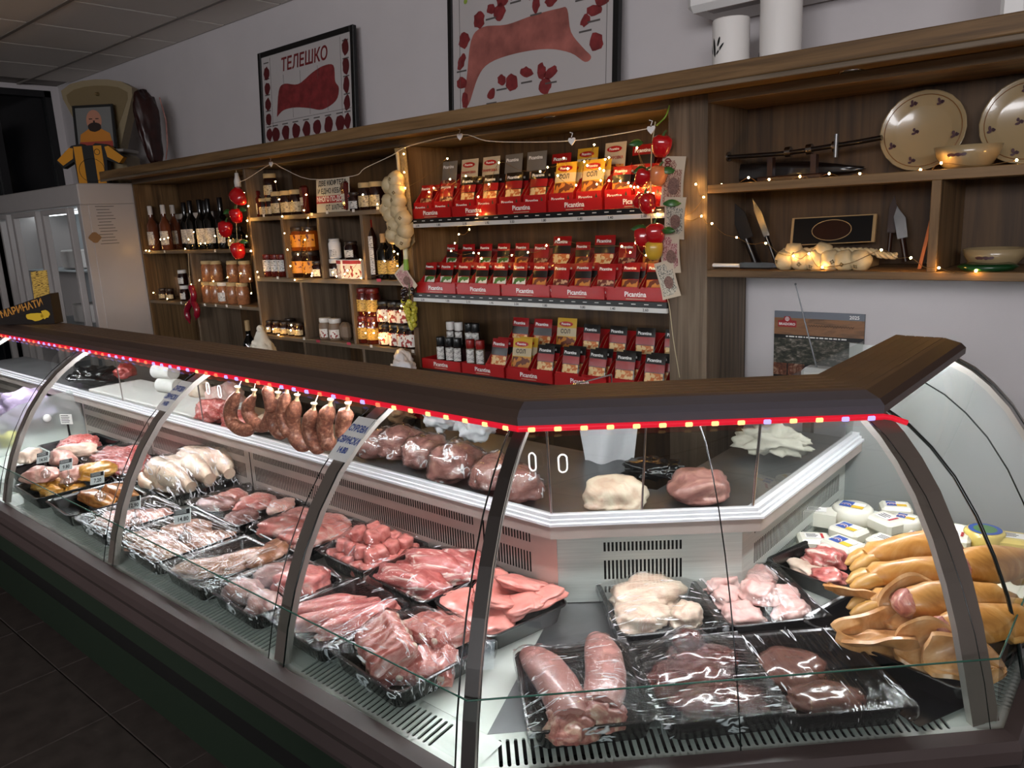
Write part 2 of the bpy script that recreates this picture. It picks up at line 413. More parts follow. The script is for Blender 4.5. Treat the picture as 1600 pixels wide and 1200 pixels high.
def puttext(mb, s, size, x, y, z, mi=0, tilt=0, rz=0, rx=0, sx=1.0, space=1.0, shear=0):
    Mx = Matrix.Translation((x, y, z)) @ Matrix.Rotation(rz, 4, 'Z') @ Matrix.Rotation(pi/2 + rx, 4, 'X') @ Matrix.Rotation(tilt, 4, 'Z') @ Matrix.Scale(sx, 4, (1, 0, 0))
    if shear: Mx = Mx @ Matrix(((1, shear, 0, 0), (0, 1, 0, 0), (0, 0, 1, 0), (0, 0, 0, 1)))
    mb.addmesh(text(s, size, space), Mx, mi)
rng = random.Random(4)
for z in SPZ:
    MB().cbox(-2.70, -1.38, YF+0.0, YB, z-0.006, z, 0.001).build('metal_shelf', M['black'], t, True)
    MB().cbox(-2.70, -1.38, YF-0.016, YF-0.004, z-0.016, z+0.006, 0.001).build('price_rail', M['price_black'], t, True)
    MB().cbox(-2.70, -1.38, YF-0.018, YF-0.004, z-0.033, z-0.016, 0.001).build('price_strip', M['price_white'], t, True)
    b = MB()
    for k in range(24):
        x = -2.66+k*0.054; b.box(x, x+0.018, YF-0.0172, YF-0.0155, z-0.006, z-0.003, 1)
    for k, pr in enumerate(('2.30', '1.80', '2.10', '1.95', '3.50', '1.80', '0.80', '1.40', '2.60')):
        puttext(b, pr, 0.014, -2.62+k*0.142+rng.uniform(-.03, .03), YF-0.0185, z-0.0245)
    b.build('price_marks', [M['ink'], M['mark_white']], t, True)
# small price stickers on the shelf edges
for px, py, rd in ((257, 393, 0), (336, 392, 0), (283, 473, 0), (320, 476, 0), (337, 477, 0), (354, 478, 0), (376, 479, 0)):
    p = aty(px, py, YF-0.001); MB().box(p.x-0.009, p.x+0.009, YF-0.0015, YF, p.z-0.008, p.z+0.008).build('price_sticker', M['mark_white'], bpy.data.objects['oak_shelf_bay'], True)
for px, py, rd in ((412, 337, 0), (487, 335, 0), (511, 332, 0), (552, 329, 0), (590, 325, 0), (404, 433, 0), (434, 434, 0), (475, 529, 0), (580, 541, 0), (645, 549, 0), (592, 438, 1), (497, 533, 1), (545, 537, 1)):
    p = aty(px, py, YF-0.001); MB().box(p.x-0.009-0.006*rd, p.x+0.009+0.006*rd, YF-0.0015, YF, p.z-0.007, p.z+0.007).build('price_sticker', M['sticker_red' if rd else 'mark_white'], bpy.data.objects['oak_shelf_bay.001'], True)
# right bay
t = thing('oak_shelf_bay', 'right oak shelf bay above bare wall with plates and knives', 'shelf', (-0.3, 2.6, 1.36))
board(t, 'top_panel', -1.235, 1.0, 1.926, 1.956, M['oak_x'])
board(t, 'shelf', -1.235, 1.0, 1.64, 1.668, M['oak_x'])
board(t, 'bottom_panel', -1.235, 1.0, 1.364, 1.388, M['oak_x'])
board(t, 'divider', -0.56, -0.535, 1.388, 1.64, M['oak_z'])
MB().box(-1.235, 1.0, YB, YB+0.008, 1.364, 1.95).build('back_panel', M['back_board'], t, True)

# ---------------------------------------------------------------- refrigerated counter
XL, YE = -4.7, 2.06
def Ad(d): return (-0.858-0.414*d, 1.0+d)
def Bd(d):
    if d < 0: return (-0.385-0.80*d, 1.42+0.50*d)
    return (-0.385-1.4*d, 1.42)
def Bc(d): return (-0.385-1.05*d, 1.42+0.75*d) if d > 0 else Bd(d)
ZD = -0.012                                   # canopy runs a little lower at the right end
def stat(d, z, can=False, xl=XL, ye=YE):
    a = Ad(d); b_ = (Bc if can else Bd)(d); zb = z+(ZD if can else 0)
    return [(xl, 1.0+d, z), (*a, z), (*b_, zb), (b_[0], ye, zb)]
def loft(mb, prof, secs=(0, 1, 2), can=False, mi=0, mis=None, sm=False, xl=XL, ye=YE, closed=False):
    P = [stat(d, z, can, xl, ye) for d, z in prof]
    if closed: P = P + [P[0]]
    for s_ in secs:
        for i in range(len(P)-1):
            q = [P[i][s_], P[i][s_+1], P[i+1][s_+1], P[i+1][s_]]
            mb.add(q, [(0, 1, 2, 3)], mi if mis is None else mis[i], sm)
    return mb
counter = thing('display_counter', 'long refrigerated meat counter with straight front of curved glass', 'counter', (-2.8, 1.1, 0))
corner = thing('display_counter', 'angled corner section of the meat counter in the middle foreground', 'counter', (-0.75, 1.25, 0))
endc = thing('display_counter', 'short right end section of the meat counter holding the cheese', 'counter', (-0.45, 1.75, 0))
SEC = (counter, corner, endc)
defm('canopy_edge', '#4a3a33', 0.5, spec=0.4)
CAN = [(-0.004, 1.240), (-0.012, 1.243), (-0.013, 1.258), (0.0, 1.268), (0.028, 1.276)]
for k in range(5):
    d = 0.034+0.02*k; CAN += [(d, 1.278), (d+0.001, 1.2772), (d+0.003, 1.2772), (d+0.004, 1.2782)]
CAN += [(0.137, 1.279), (0.145, 1.272), (0.145, 1.258), (0.13, 1.252), (0.0, 1.2445)]
lipm = [1, 1, 1, 1] + [0]*(len(CAN)-4)
for s_, t in enumerate(SEC):
    b = loft(MB(), CAN, (s_,), True, mis=lipm, closed=True)
    st_ = [stat(d, z, True)[s_] for d, z in CAN]; en = [stat(d, z, True)[s_+1] for d, z in CAN]
    b.poly(st_, 2); b.poly(en[::-1], 2)
    b.build('canopy', [M['canopy_brown'], M['canopy_lip' if s_ == 1 else 'canopy_edge'], M['rubber']], t, True)
LAMP = emis('counter_lamp', (0.95, 0.97, 1.0, 1), 100)
for s_, t in enumerate(SEC):
    a = Vector(stat(0.05, 1.2435, True)[s_]); e = Vector(stat(0.05, 1.2435, True)[s_+1]); dv = (e-a).normalized()
    n = 5 if s_ == 0 else 1
    for k in range(n):
        p = a+(e-a)*(k/n)+dv*0.03; q = a+(e-a)*((k+1)/n)-dv*0.03
        MB().tube([p, q], 0.008, 8).build('lamp_tube', LAMP, t, True)
# ribs
defm('rib_dark', '#3a3431', 0.4, metal=0.3)
RP = [(0.012, 1.238), (-0.04, 1.212), (-0.09, 1.178), (-0.141, 1.132), (-0.19, 1.07), (-0.229, 1.005), (-0.26, 0.94), (-0.285, 0.87), (-0.303, 0.80)]
def rib(t, fn, wdir, w, name='rib', dz=0.0, m1='rib_paint', m2='rib_light', off=0.0, RP=RP):
    wd = Vector(wdir).normalized()*w/2; b = MB(); L = []
    for i, (d, z) in enumerate(RP):
        d0, z0 = RP[max(i-1, 0)]; d1, z1 = RP[min(i+1, len(RP)-1)]
        tz = Vector((d1-d0, z1-z0)).normalized(); nx, nz = -tz.y, tz.x      # inward normal
        if nx < 0: nx, nz = -nx, -nz
        k = min(1, max(0, (z-0.8)/0.44))
        o0 = Vector((*fn(d+off), z+dz*k)); o1 = Vector((*fn(d+nx*0.014+off), z+nz*0.014+dz*k))
        L.append([o0-wd, o0+wd, o1+wd, o1-wd])
    for i in range(len(L)-1):
        for k in range(4):
            k2 = (k+1) % 4; b.add([L[i][k], L[i+1][k], L[i+1][k2], L[i][k2]], [(0, 1, 2, 3)], 0 if k == 0 else 1)
    b.poly(L[0], 0); b.poly(L[-1][::-1], 0)
    return b.build(name, [M[m1], M[m2]], t, True)
for x in (-1.223, -1.964, -2.743, -3.5): rib(counter, (lambda d, x=x: (x, 1.0+d)), (1, 0, 0), 0.034)
rib(corner, Ad, (0.924, 0.383, 0), 0.022, m1='rib_dark', m2='rib_light')
rib(corner, lambda d: (-0.385-0.71*d, 1.42+0.484*d), (0.484, 0.71, 0), 0.05, dz=ZD, RP=RP[:-1]+[(-0.312, 0.79), (-0.318, 0.772)])
rb = MB()
rib(endc, lambda d: (Bd(d)[0], YE-0.02), (0, 1, 0), 0.05, 'end_rib', dz=ZD, m1='rib_light')
# curved front panes
def pane(t, fn0, fn1, o=0.006, edges=(1, 1), zt0=0, zt1=0, name='front_glass'):
    P0 = []; P1 = []
    for d, z in RP:
        k = min(1, max(0, (z-0.8)/0.44)); P0.append((*fn0(d-o), z+zt0*k)); P1.append((*fn1(d-o), z+zt1*k))
    g = MB().grid([P0, P1]).build(name, M['glass'], t, True)
    for e, P in zip(edges, (P0, P1)):
        if e: MB().tube(P, 0.0016*e, 5).build('glass_edge', M['glass_edge_dark'], t, True)
sx = lambda x: (lambda d: (x, 1.0+d))
def lerpf(f0, f1, k): return lambda d: tuple(a+(b_-a)*k for a, b_ in zip(f0(d), f1(d)))
for x0, x1 in ((-4.6, -3.52), (-3.48, -2.77), (-2.72, -1.99), (-1.94, -1.25)): pane(counter, sx(x0), sx(x1), edges=(0.4, 0.7))
pane(counter, sx(-1.2), lambda d: (Ad(d)[0]-0.022, 1.0+d))
pane(corner, lerpf(Ad, Bd, 0.02), lerpf(Ad, Bd, 0.50), edges=(0.4, 0.7), zt1=ZD/2)
pane(corner, lerpf(Ad, Bd, 0.505), lerpf(Ad, Bd, 0.97), edges=(0, 0.5), zt0=ZD/2, zt1=ZD)
bx = lambda y: (lambda d: (Bd(d)[0], y+Bd(d)[1]-1.42 if y < 1.5 else y))
pane(endc, lambda d: (Bd(d)[0], Bd(d)[1]+0.06+0.1*min(1, -d/0.3)), sx_ := (lambda d: (Bd(d)[0], 1.74)), edges=(2.2, 1), zt0=ZD, zt1=ZD)
pane(endc, lambda d: (Bd(d)[0], 1.745), lambda d: (Bd(d)[0], 2.03), edges=(0, 1), zt0=ZD, zt1=ZD)
# low front glass
for s_, t in enumerate(SEC):
    xl = -3.3
    loft(MB(), [(-0.292, 0.797), (-0.286, 0.905)], (s_,), xl=xl, ye=2.0).build('low_glass', M['glass_low'], t, True)
    a, e = stat(-0.286, 0.905, xl=xl, ye=2.0)[s_:s_+2]
    MB().tube([a, e], 0.0016, 5).build('glass_edge', M['glass_edge'], t, True)
# deck, grates, vents
def slotpanel(mb, O, U, V, lu, holes_rows, lv, mi=0):
    O = Vector(O); U = Vector(U); V = Vector(V)
    def q(u0, u1, v0, v1): mb.add([O+U*u0+V*v0, O+U*u1+V*v0, O+U*u1+V*v1, O+U*u0+V*v1], [(0, 1, 2, 3)], mi)
    v = 0
    for v0, v1, u0, u1, pitch, wd in holes_rows:
        q(0, lu, v, v0); q(0, u0, v0, v1); n = max(1, int((u1-u0)/pitch))
        for k in range(n):
            a = u0+k*pitch; q(a+wd, a+pitch, v0, v1)
        q(u0+n*pitch, lu, v0, v1); v = v1
    q(0, lu, v, lv); return mb
def stadium(mb, O, U, V, pitch, n, h, w, lv, mi=0):
    O = Vector(O); U = Vector(U); V = Vector(V); Nn = U.cross(V).normalized()
    r = w/2; hole = []
    for a in range(5): an = pi*a/4; hole.append((cos(an)*r, h/2-r+sin(an)*r))
    for a in range(5): an = pi+pi*a/4; hole.append((cos(an)*r, -h/2+r+sin(an)*r))
    for k in range(n):
        cu = (k+0.5)*pitch; cv = lv/2; H = [O+U*(cu+a)+V*(cv+b_) for a, b_ in hole]
        out = []
        for a, b_ in hole:
            out.append(O+U*(cu+(pitch/2 if a > 1e-5 else -pitch/2 if a < -1e-5 else 0))+V*(cv+(lv/2 if b_ > h/2-r-1e-6 and abs(a) < r*0.99 else -lv/2 if b_ < -h/2+r+1e-6 and abs(a) < r*0.99 else b_)))
        m_ = len(hole)
        for i in range(m_):
            j = (i+1) % m_; mb.add([out[i], out[j], H[j], H[i]], [(0, 1, 2, 3)], mi)
            mb.add([H[i], H[j], H[j]-Nn*0.003, H[i]-Nn*0.003], [(0, 1, 2, 3)], mi)
        c = [O+U*(cu+sx_*pitch/2)+V*(cv+sy_*lv/2) for sx_, sy_ in ((1, 1), (-1, 1), (-1, -1), (1, -1))]
        tr = [O+U*(cu+sx_*pitch/2)+V*(cv+sy_*(h/2-r)) for sx_, sy_ in ((1, 1), (-1, 1), (-1, -1), (1, -1))]
        tv = [O+U*(cu+sx_*r*0.707)+V*(cv+sy_*lv/2) for sx_, sy_ in ((1, 1), (-1, 1), (-1, -1), (1, -1))]
        for i in range(4):
            f = [c[i], tr[i], tv[i]]; nn = (f[1]-f[0]).cross(f[2]-f[0]); mb.add(f if nn.dot(Nn) > 0 else f[::-1], [(0, 1, 2)], mi)
    return mb
DZ = 0.80
def flat(mb, O, U, V, u0, u1, lv, mi=0):
    O = Vector(O); U = Vector(U); V = Vector(V); mb.add([O+U*u0, O+U*u1, O+U*u1+V*lv, O+U*u0+V*lv], [(0, 1, 2, 3)], mi)
def grate(t, a, e, a2, e2, segs):
    a = Vector(a); e = Vector(e); U = (e-a).normalized(); Nh = Vector((-U.y, U.x, 0)); dep = 0.082
    V = Vector((Nh.x*0.995, Nh.y*0.995, 0.1)); L = (e-a).length; b = MB(); u = 0
    for u0, u1 in segs:
        n = int((u1-u0)/0.0126); flat(b, a, U, V, u, u0, dep); stadium(b, a+U*u0, U, V, 0.0126, n, 0.056, 0.006, dep); u = u0+n*0.0126
    flat(b, a, U, V, u, L, dep)
    # side wedges to reach the mitre
    b.add([a, a+V*dep, Vector(a2)], [(0, 2, 1)]); b.add([e, Vector(e2), e+V*dep], [(0, 1, 2)])
    b.build('front_grate', M['steel'], t, True)
    MB().add([a-Vector((0, 0, 0.04)), e-Vector((0, 0, 0.04)), e+V*dep-Vector((0, 0, 0.05)), a+V*dep-Vector((0, 0, 0.05))], [(0, 1, 2, 3)]).build('drain_channel', M['slot_black'], t, True)
G0 = stat(-0.305, 0.792); G1 = stat(-0.223, 0.80)
xs = [-3.3, -2.78, -2.70, -2.0, -1.93, -1.26, -1.19, -0.80]
segs = [(xs[i]-XL+0.015, xs[i+1]-XL-0.015) for i in range(0, 8, 2)]
grate(counter, G0[0], G0[1], G1[0], G1[1], segs)
Lm = (Vector(G0[2])-Vector(G0[1])).length
grate(corner, G0[1], G0[2], G1[1], G1[2], [(0.045, Lm/2-0.012), (Lm/2-0.012, Lm-0.06)])
grate(endc, G0[2], G0[3], G1[2], G1[3], [(0.06, 0.5)])
for s_, t in enumerate(SEC):
    loft(MB(), [(-0.223, DZ), (0.2, DZ)], (s_,)).build('deck', M['steel'] if s_ != 1 else M['steel_dark'], t, True)
    loft(MB(), [(0.15, 0.957), (0.15, 0.984), (0.158, 0.984), (0.158, 0.957)], (s_,), closed=True).build('ledge', M['steel_warm'], t, True)
    loft(MB(), [(0.146, 0.985), (0.146, 0.990), (0.151, 0.991), (0.151, 0.997), (0.155, 0.998), (0.155, 1.006), (0.17, 1.006), (0.17, 0.985)], (s_,), closed=True).build('glass_rail', M['aluminium'], t, True)
    loft(MB(), [(0.195, 0.80), (0.195, 0.985)], (s_,)).build('vent_backing', M['slot_black'], t, True)
def vent(t, a, e, rows, name='vent_panel', mt='steel_warm'):
    a = Vector(a); e = Vector(e); U = (e-a).normalized(); L = (e-a).length
    slotpanel(MB(), a, U, (0, 0, 1), L, [(r[0], r[1], r[2] if r[2] is not None else 0.02, r[3] if r[3] is not None else L-0.02, r[4], r[5]) for r in rows], 0.165).build(name, M[mt], t, True)
RW = [(0.015, 0.03, None, None, 0.0082, 0.0042), (0.052, 0.098, None, None, 0.0082, 0.0042), (0.12, 0.14, None, None, 0.0082, 0.0042)]
yv = 1.178
for x0, x1 in ((-4.6, -3.36), (-3.34, -2.76), (-2.755, -2.095), (-2.09, -1.135)): vent(counter, (x0, yv, DZ+0.002), (x1, yv, DZ+0.002), RW)
vent(counter, (-1.13, yv, DZ+0.002), (Ad(.178)[0]+0.005, yv, DZ+0.002), [(r[0], r[1], 0.03, 0.14, r[4], r[5]) for r in RW])
pa = Vector((*Ad(0.178), DZ+0.002)); pb = Vector((*Bd(0.178), DZ+0.002)); Lm = (pb-pa).length
vent(corner, pa, pb, [(0.02, 0.034, 0.1, 0.27, 0.0082, 0.0045), (0.05, 0.092, 0.1, 0.27, 0.0082, 0.0045), (0.112, 0.132, 0.1, 0.27, 0.0082, 0.0045)], mt='steel')
pc = Vector((Bd(0.178)[0], YE, DZ+0.002))
vent(endc, pb, pc, [(r[0], r[1], 0.06, 0.6, r[4], r[5]) for r in RW], mt='steel')
wt = [(-4.7, 1.165), (-0.931, 1.165), (-0.607, 1.418), (-0.607, 2.06), (-0.85, 2.06), (-0.85, 1.45), (-1.0, 1.42), (-4.7, 1.42)]
MB().prism([(x, y, 0.985) for x, y in wt], (0, 0, -0.015)).build('rear_worktop', M['steel_dark'], counter, True)
bk = MB()
for p, q in zip(wt[3:], wt[4:]): bk.add([(*p, 0), (*q, 0), (*q, 0.97), (*p, 0.97)], [(0, 1, 2, 3)])
bk.build('rear_panel', M['steel_dark'], counter, True)
# inner service glass above the rail
for s_, t in enumerate(SEC):
    loft(MB(), [(0.163, 1.004), (0.150, 1.252)], (s_,), xl=-3.31, ye=2.03).build('service_glass', M['glass_in'], t, True)
def post(t, p, q, r=0.003): MB().tube([p, q], r, 6).build('glass_seam', M['chrome'], t, True)
a = stat(0.163, 1.004); c = stat(0.150, 1.252)
post(corner, a[1], c[1]); post(corner, a[2], c[2])
post(corner, Vector(a[1]).lerp(Vector(a[2]), 0.45), Vector(c[1]).lerp(Vector(c[2]), 0.47), 0.0022)
for x in (-1.62, -2.32, -2.9): post(counter, (x, 1.163, 1.004), (x+0.02, 1.15, 1.252), 0.0022)
def ovals(t, pts, u):
    for p in pts:
        P = []
        for k in range(20):
            an = 2*pi*k/20; P.append(Vector(p)+Vector(u)*0.0085*cos(an)+Vector((0, 0, 0.0095*sin(an)+(0.009 if sin(an) > 0 else -0.009))))
        MB().tube(P, 0.0018, 6, closed=True).build('finger_slot', M['white_plastic'], t, True)
um = (Vector(a[2])-Vector(a[1])).normalized()
ovals(corner, [aty(832, 722, 1.145)], (1, 0, 0)); ovals(corner, [Vector(a[1]).lerp(Vector(c[1]), .45)+um*0.028-Vector((um.y, -um.x, 0))*-0.004], um)
ovals(counter, [aty(325, 607, 1.148), aty(343, 612, 1.148)], (1, 0, 0))
# bumper and body
BUM = [(-0.305, 0.797), (-0.332, 0.793), (-0.340, 0.780), (-0.340, 0.758), (-0.331, 0.754), (-0.340, 0.750), (-0.342, 0.72), (-0.332, 0.698), (-0.30, 0.692)]
for s_, t in enumerate(SEC):
    loft(MB(), BUM, (s_,), mis=[0, 0, 0, 1, 1, 0, 0, 0]).build('bumper', [M['bumper'], M['bumper_dark']], t, True)
    loft(MB(), [(-0.315, 0.694), (-0.30, 0.60)], (s_,)).build('front_panel', M['front_green'], t, True)
    loft(MB(), [(-0.30, 0.60), (-0.13, 0.30)], (s_,)).build('front_panel', M['front_black'], t, True)
    loft(MB(), [(-0.13, 0.30), (-0.105, 0.295), (-0.08, 0.07), (0.0, 0.07), (0.0, 0.0)], (s_,), mis=[1, 0, 2, 2]).build('kick_panel', [M['front_green'], M['rib_paint'], M['front_black']], t, True)
# end pane and divider pane (with suction knob)
prof = [(*Bd(d), z) for d, z in RP]
ep = [(Bd(d)[0], 2.055, z+ZD) for d, z in RP]+[(Bd(0.18)[0], 2.055, 0.80), (Bd(0.18)[0], 2.055, 1.24)]
MB().poly(ep).build('end_glass', M['glass_end'], endc, True)
k = MB().lathe([(0.014, 0), (0.016, 0.004), (0.012, 0.012), (0.0, 0.013)], 14)
def knob(t, p, rot): o = k.build('suction_knob', M['white_plastic'], t); o.location = Vector(p)-t.location; o.rotation_euler = rot
knob(endc, aty(1291, 750, 2.05), (pi/2, 0, 0))
dp = [(-3.33, 1.0+d, z) for d, z in RP[2:]]+[(-3.33, 1.0, 0.80), (-3.33, 1.18, 0.80), (-3.33, 1.165, 1.0), (-3.33, 1.14, 1.01), (-3.33, 0.98, 1.05)]
MB().poly([(-3.33, 0.72, 0.80), (-3.33, 1.175, 0.80), (-3.33, 1.172, 0.97), (-3.33, 1.14, 1.005), (-3.33, 0.95, 0.985), (-3.33, 0.80, 0.92)]).build('divider_glass', M['glass_div'], counter, True)
knob(counter, atx(73, 653, -3.32), (0, pi/2, 0))
# ---------------------------------------------------------------- meat
import bmesh
ICO = {}
def ico(sub):
    if sub not in ICO:
        bm = bmesh.new(); bmesh.ops.create_icosphere(bm, subdivisions=sub, radius=1)
        bm.verts.ensure_lookup_table()
        ICO[sub] = ([v.co.normalized() for v in bm.verts], [[v.index for v in f.verts] for f in bm.faces]); bm.free()
    return ICO[sub]
def blobmesh(name, mt, seed, l, w, h, e=2.5, sub=4, n1=0.22, f1=1.6, n2=0.05, f2=5, flat=0.5, bend=0, taper=0, curve=0, lumps=(), crease=0.10):
    vs, fs = ico(sub); out = []; o = Vector((seed*3.7, seed*1.3, seed*2.1))
    for d in vs:
        r = (abs(d.x)**e+abs(d.y)**e+abs(d.z)**e)**(-1/e)
        k = 1+n1*noise.noise(d*f1+o)+n2*noise.noise(d*f2+o*2)
        if crease: k -= crease*(1-min(1, abs(noise.noise(d*f1*1.3+o*3))*3.2))**2
        for c, rad, am in lumps:
            q = (d-Vector(c)).length
            if q < rad: k += am*(1-(q/rad)**2)**2
        p = d*(r*k); x, y, z = p.x*l/2, p.y*w/2, p.z*h/2
        if z < 0: z *= flat
        t = 1-taper*(x/(l/2)*0.5+0.5); y *= t; z *= t
        y += curve*(x*x-(l*l/16)); z += bend*x*x
        out.append((x, y, z))
    mz = min(v[2] for v in out)
    b = MB(); b.add([(x, y, z-mz) for x, y, z in out], fs, 0, True); return b.mesh(name, mt)
def trace(name, n0, n1, n2, seed=0): pass

M['pork'] = meat('pork', [(0.28, '#aa4442'), (0.45, '#c56a64'), (0.58, '#d4897f'), (0.7, '#e3bcb0'), (0.78, '#ecd7cb')], 24, (1, 1.8, 1.8))
M['pork_neck'] = meat('pork_neck', [(0.3, '#9f3f3d'), (0.45, '#be645f'), (0.55, '#cf7f78'), (0.61, '#ead2c6'), (0.72, '#efe0d5')], 15, (0.6, 2.2, 2.2), dist=2)
M['pork_pale'] = meat('pork_pale', [(0.3, '#c4685f'), (0.5, '#d98b80'), (0.65, '#e4bdb0'), (0.78, '#eed8cb')], 18, (1, 1.5, 1.5))
M['pork_steak'] = meat('pork_steak', [(0.3, '#cd7067'), (0.5, '#dc8a80'), (0.64, '#e4968b'), (0.72, '#efd8ca')], 11, dist=1.8)
M['pork_dice'] = meat('pork_dice', [(0.3, '#ca6962'), (0.5, '#db867d'), (0.7, '#e79f95')], 40)
M['rib_meat'] = meat('rib_meat', [(0.3, '#96493f'), (0.46, '#b8685f'), (0.6, '#d08f84'), (0.72, '#e6cabd')], 26, (2.4, 0.7, 2.4))
M['mince'] = meat('mince', [(0.32, '#9c2f2c'), (0.48, '#bb544f'), (0.58, '#cf8079'), (0.68, '#e8c9c0')], 130, bmp=1.0, bs=170, dist=0.3)
M['mince_red'] = meat('mince_red', [(0.32, '#93231f'), (0.52, '#b43c36'), (0.7, '#c9605a')], 110, bmp=0.9, bs=150, dist=0.3)
M['liver'] = meat('liver', [(0.3, '#3c1714'), (0.5, '#552722'), (0.7, '#6f3a33')], 9, rough=0.18, bmp=0.08, coat=0.8)
M['liver_brown'] = meat('liver_brown', [(0.3, '#50302a'), (0.5, '#6a443b'), (0.7, '#835b51')], 9, rough=0.22, bmp=0.08, coat=0.7)
M['chicken_skin'] = meat('chicken_skin', [(0.3, '#c79f8a'), (0.46, '#d9bfa8'), (0.6, '#e0d0b8'), (0.75, '#e8dcc8')], 16, rough=0.4, bmp=0.4, bs=260)
M['chicken_pink'] = meat('chicken_pink', [(0.3, '#d0938c'), (0.48, '#dfb3aa'), (0.66, '#ead0c8'), (0.78, '#efe3dc')], 15, rough=0.34)
M['marinade'] = meat('marinade', [(0.3, '#74432a'), (0.45, '#9a6847'), (0.56, '#b28576'), (0.68, '#c8a08c'), (0.76, '#b87f3f')], 20, (1, 1.6, 1.6))
M['cured'] = meat('cured', [(0.3, '#7b4b45'), (0.5, '#9c6a62'), (0.68, '#b98c80'), (0.78, '#cfae9f')], 18, (1, 1.7, 1.7))
M['tongue'] = meat('tongue', [(0.3, '#9a5f58'), (0.5, '#b77f77'), (0.7, '#cfa096')], 14, rough=0.35, bmp=0.3, bs=300)
M['tongue_root'] = meat('tongue_root', [(0.3, '#8c4a43'), (0.5, '#b8786c'), (0.65, '#d8b49c'), (0.75, '#e6d2b8')], 34, bmp=0.8)
M['ear'] = meat('ear', [(0.28, '#96612f'), (0.46, '#bd8850'), (0.62, '#cfa273'), (0.78, '#dcbc94')], 13, rough=0.42, bmp=0.15, coat=0.2)
M['trotter'] = meat('trotter', [(0.28, '#9c6426'), (0.46, '#be863f'), (0.6, '#d0a268'), (0.74, '#cf9686')], 14, rough=0.42, bmp=0.2, coat=0.2)
M['hoof'] = meat('hoof', [(0.3, '#b07c34'), (0.7, '#cfa864')], 10, rough=0.4)
M['smoked'] = meat('smoked', [(0.3, '#7c4622'), (0.5, '#9c622f'), (0.72, '#b9834a')], 20, bmp=0.6, bs=90)
M['golden'] = meat('golden', [(0.3, '#a76a24'), (0.5, '#c8913f'), (0.7, '#dcb774')], 26, bmp=0.8, bs=110)
M['ham'] = meat('ham', [(0.3, '#b9766a'), (0.5, '#cf9a8c'), (0.68, '#e2c6b2'), (0.78, '#e9d9bf')], 12)
M['lard'] = meat('lard', [(0.3, '#d6b49e'), (0.5, '#e4cdb9'), (0.7, '#eee0d0')], 14)
M['sausage'] = meat('sausage', [(0.36, '#6b3e2e'), (0.5, '#8a5540'), (0.6, '#a06d55'), (0.7, '#c39c84')], 120, rough=0.55, bmp=0.5, bs=150, dist=0.2)
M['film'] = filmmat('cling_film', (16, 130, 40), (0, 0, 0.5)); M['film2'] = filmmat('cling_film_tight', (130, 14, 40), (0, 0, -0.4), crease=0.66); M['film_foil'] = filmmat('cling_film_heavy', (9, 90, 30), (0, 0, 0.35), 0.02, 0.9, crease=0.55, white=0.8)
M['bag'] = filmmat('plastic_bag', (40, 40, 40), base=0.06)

def rring(w, d, r, z, n=4):
    o = []
    for cx, cy, a0 in ((1, 1, 0), (-1, 1, pi/2), (-1, -1, pi), (1, -1, 3*pi/2)):
        for k in range(n+1):
            a = a0+pi/2*k/n; o.append((cx*(w/2-r)+r*cos(a), cy*(d/2-r)+r*sin(a), z))
    return o
def ringloft(mb, rings, mi=0, sm=True, cap0=True, cap1=True):
    n = len(rings[0])
    for a, b_ in zip(rings, rings[1:]):
        mb.add(a+b_, [(i, (i+1) % n, n+(i+1) % n, n+i) for i in range(n)], mi, sm)
    if cap0: mb.add(rings[0], [list(range(n))[::-1]], mi)
    if cap1: mb.add(rings[-1], [list(range(n))], mi)
    return mb
TRAYS = {}
def traymesh(w, d, h=0.040):
    k = (w, d, h)
    if k not in TRAYS:
        TRAYS[k] = ringloft(MB(), [rring(w-0.03, d-0.03, 0.02, 0), rring(w-0.014, d-0.014, 0.022, h*0.85), rring(w-0.002, d-0.002, 0.024, h*0.9), rring(w, d, 0.024, h*0.97), rring(w-0.006, d-0.006, 0.022, h),
            rring(w-0.016, d-0.016, 0.02, h*0.96), rring(w-0.02, d-0.02, 0.02, h*0.85), rring(w-0.036, d-0.036, 0.018, 0.003)]).mesh('meat_tray', M['black_plastic'])
    return TRAYS[k]
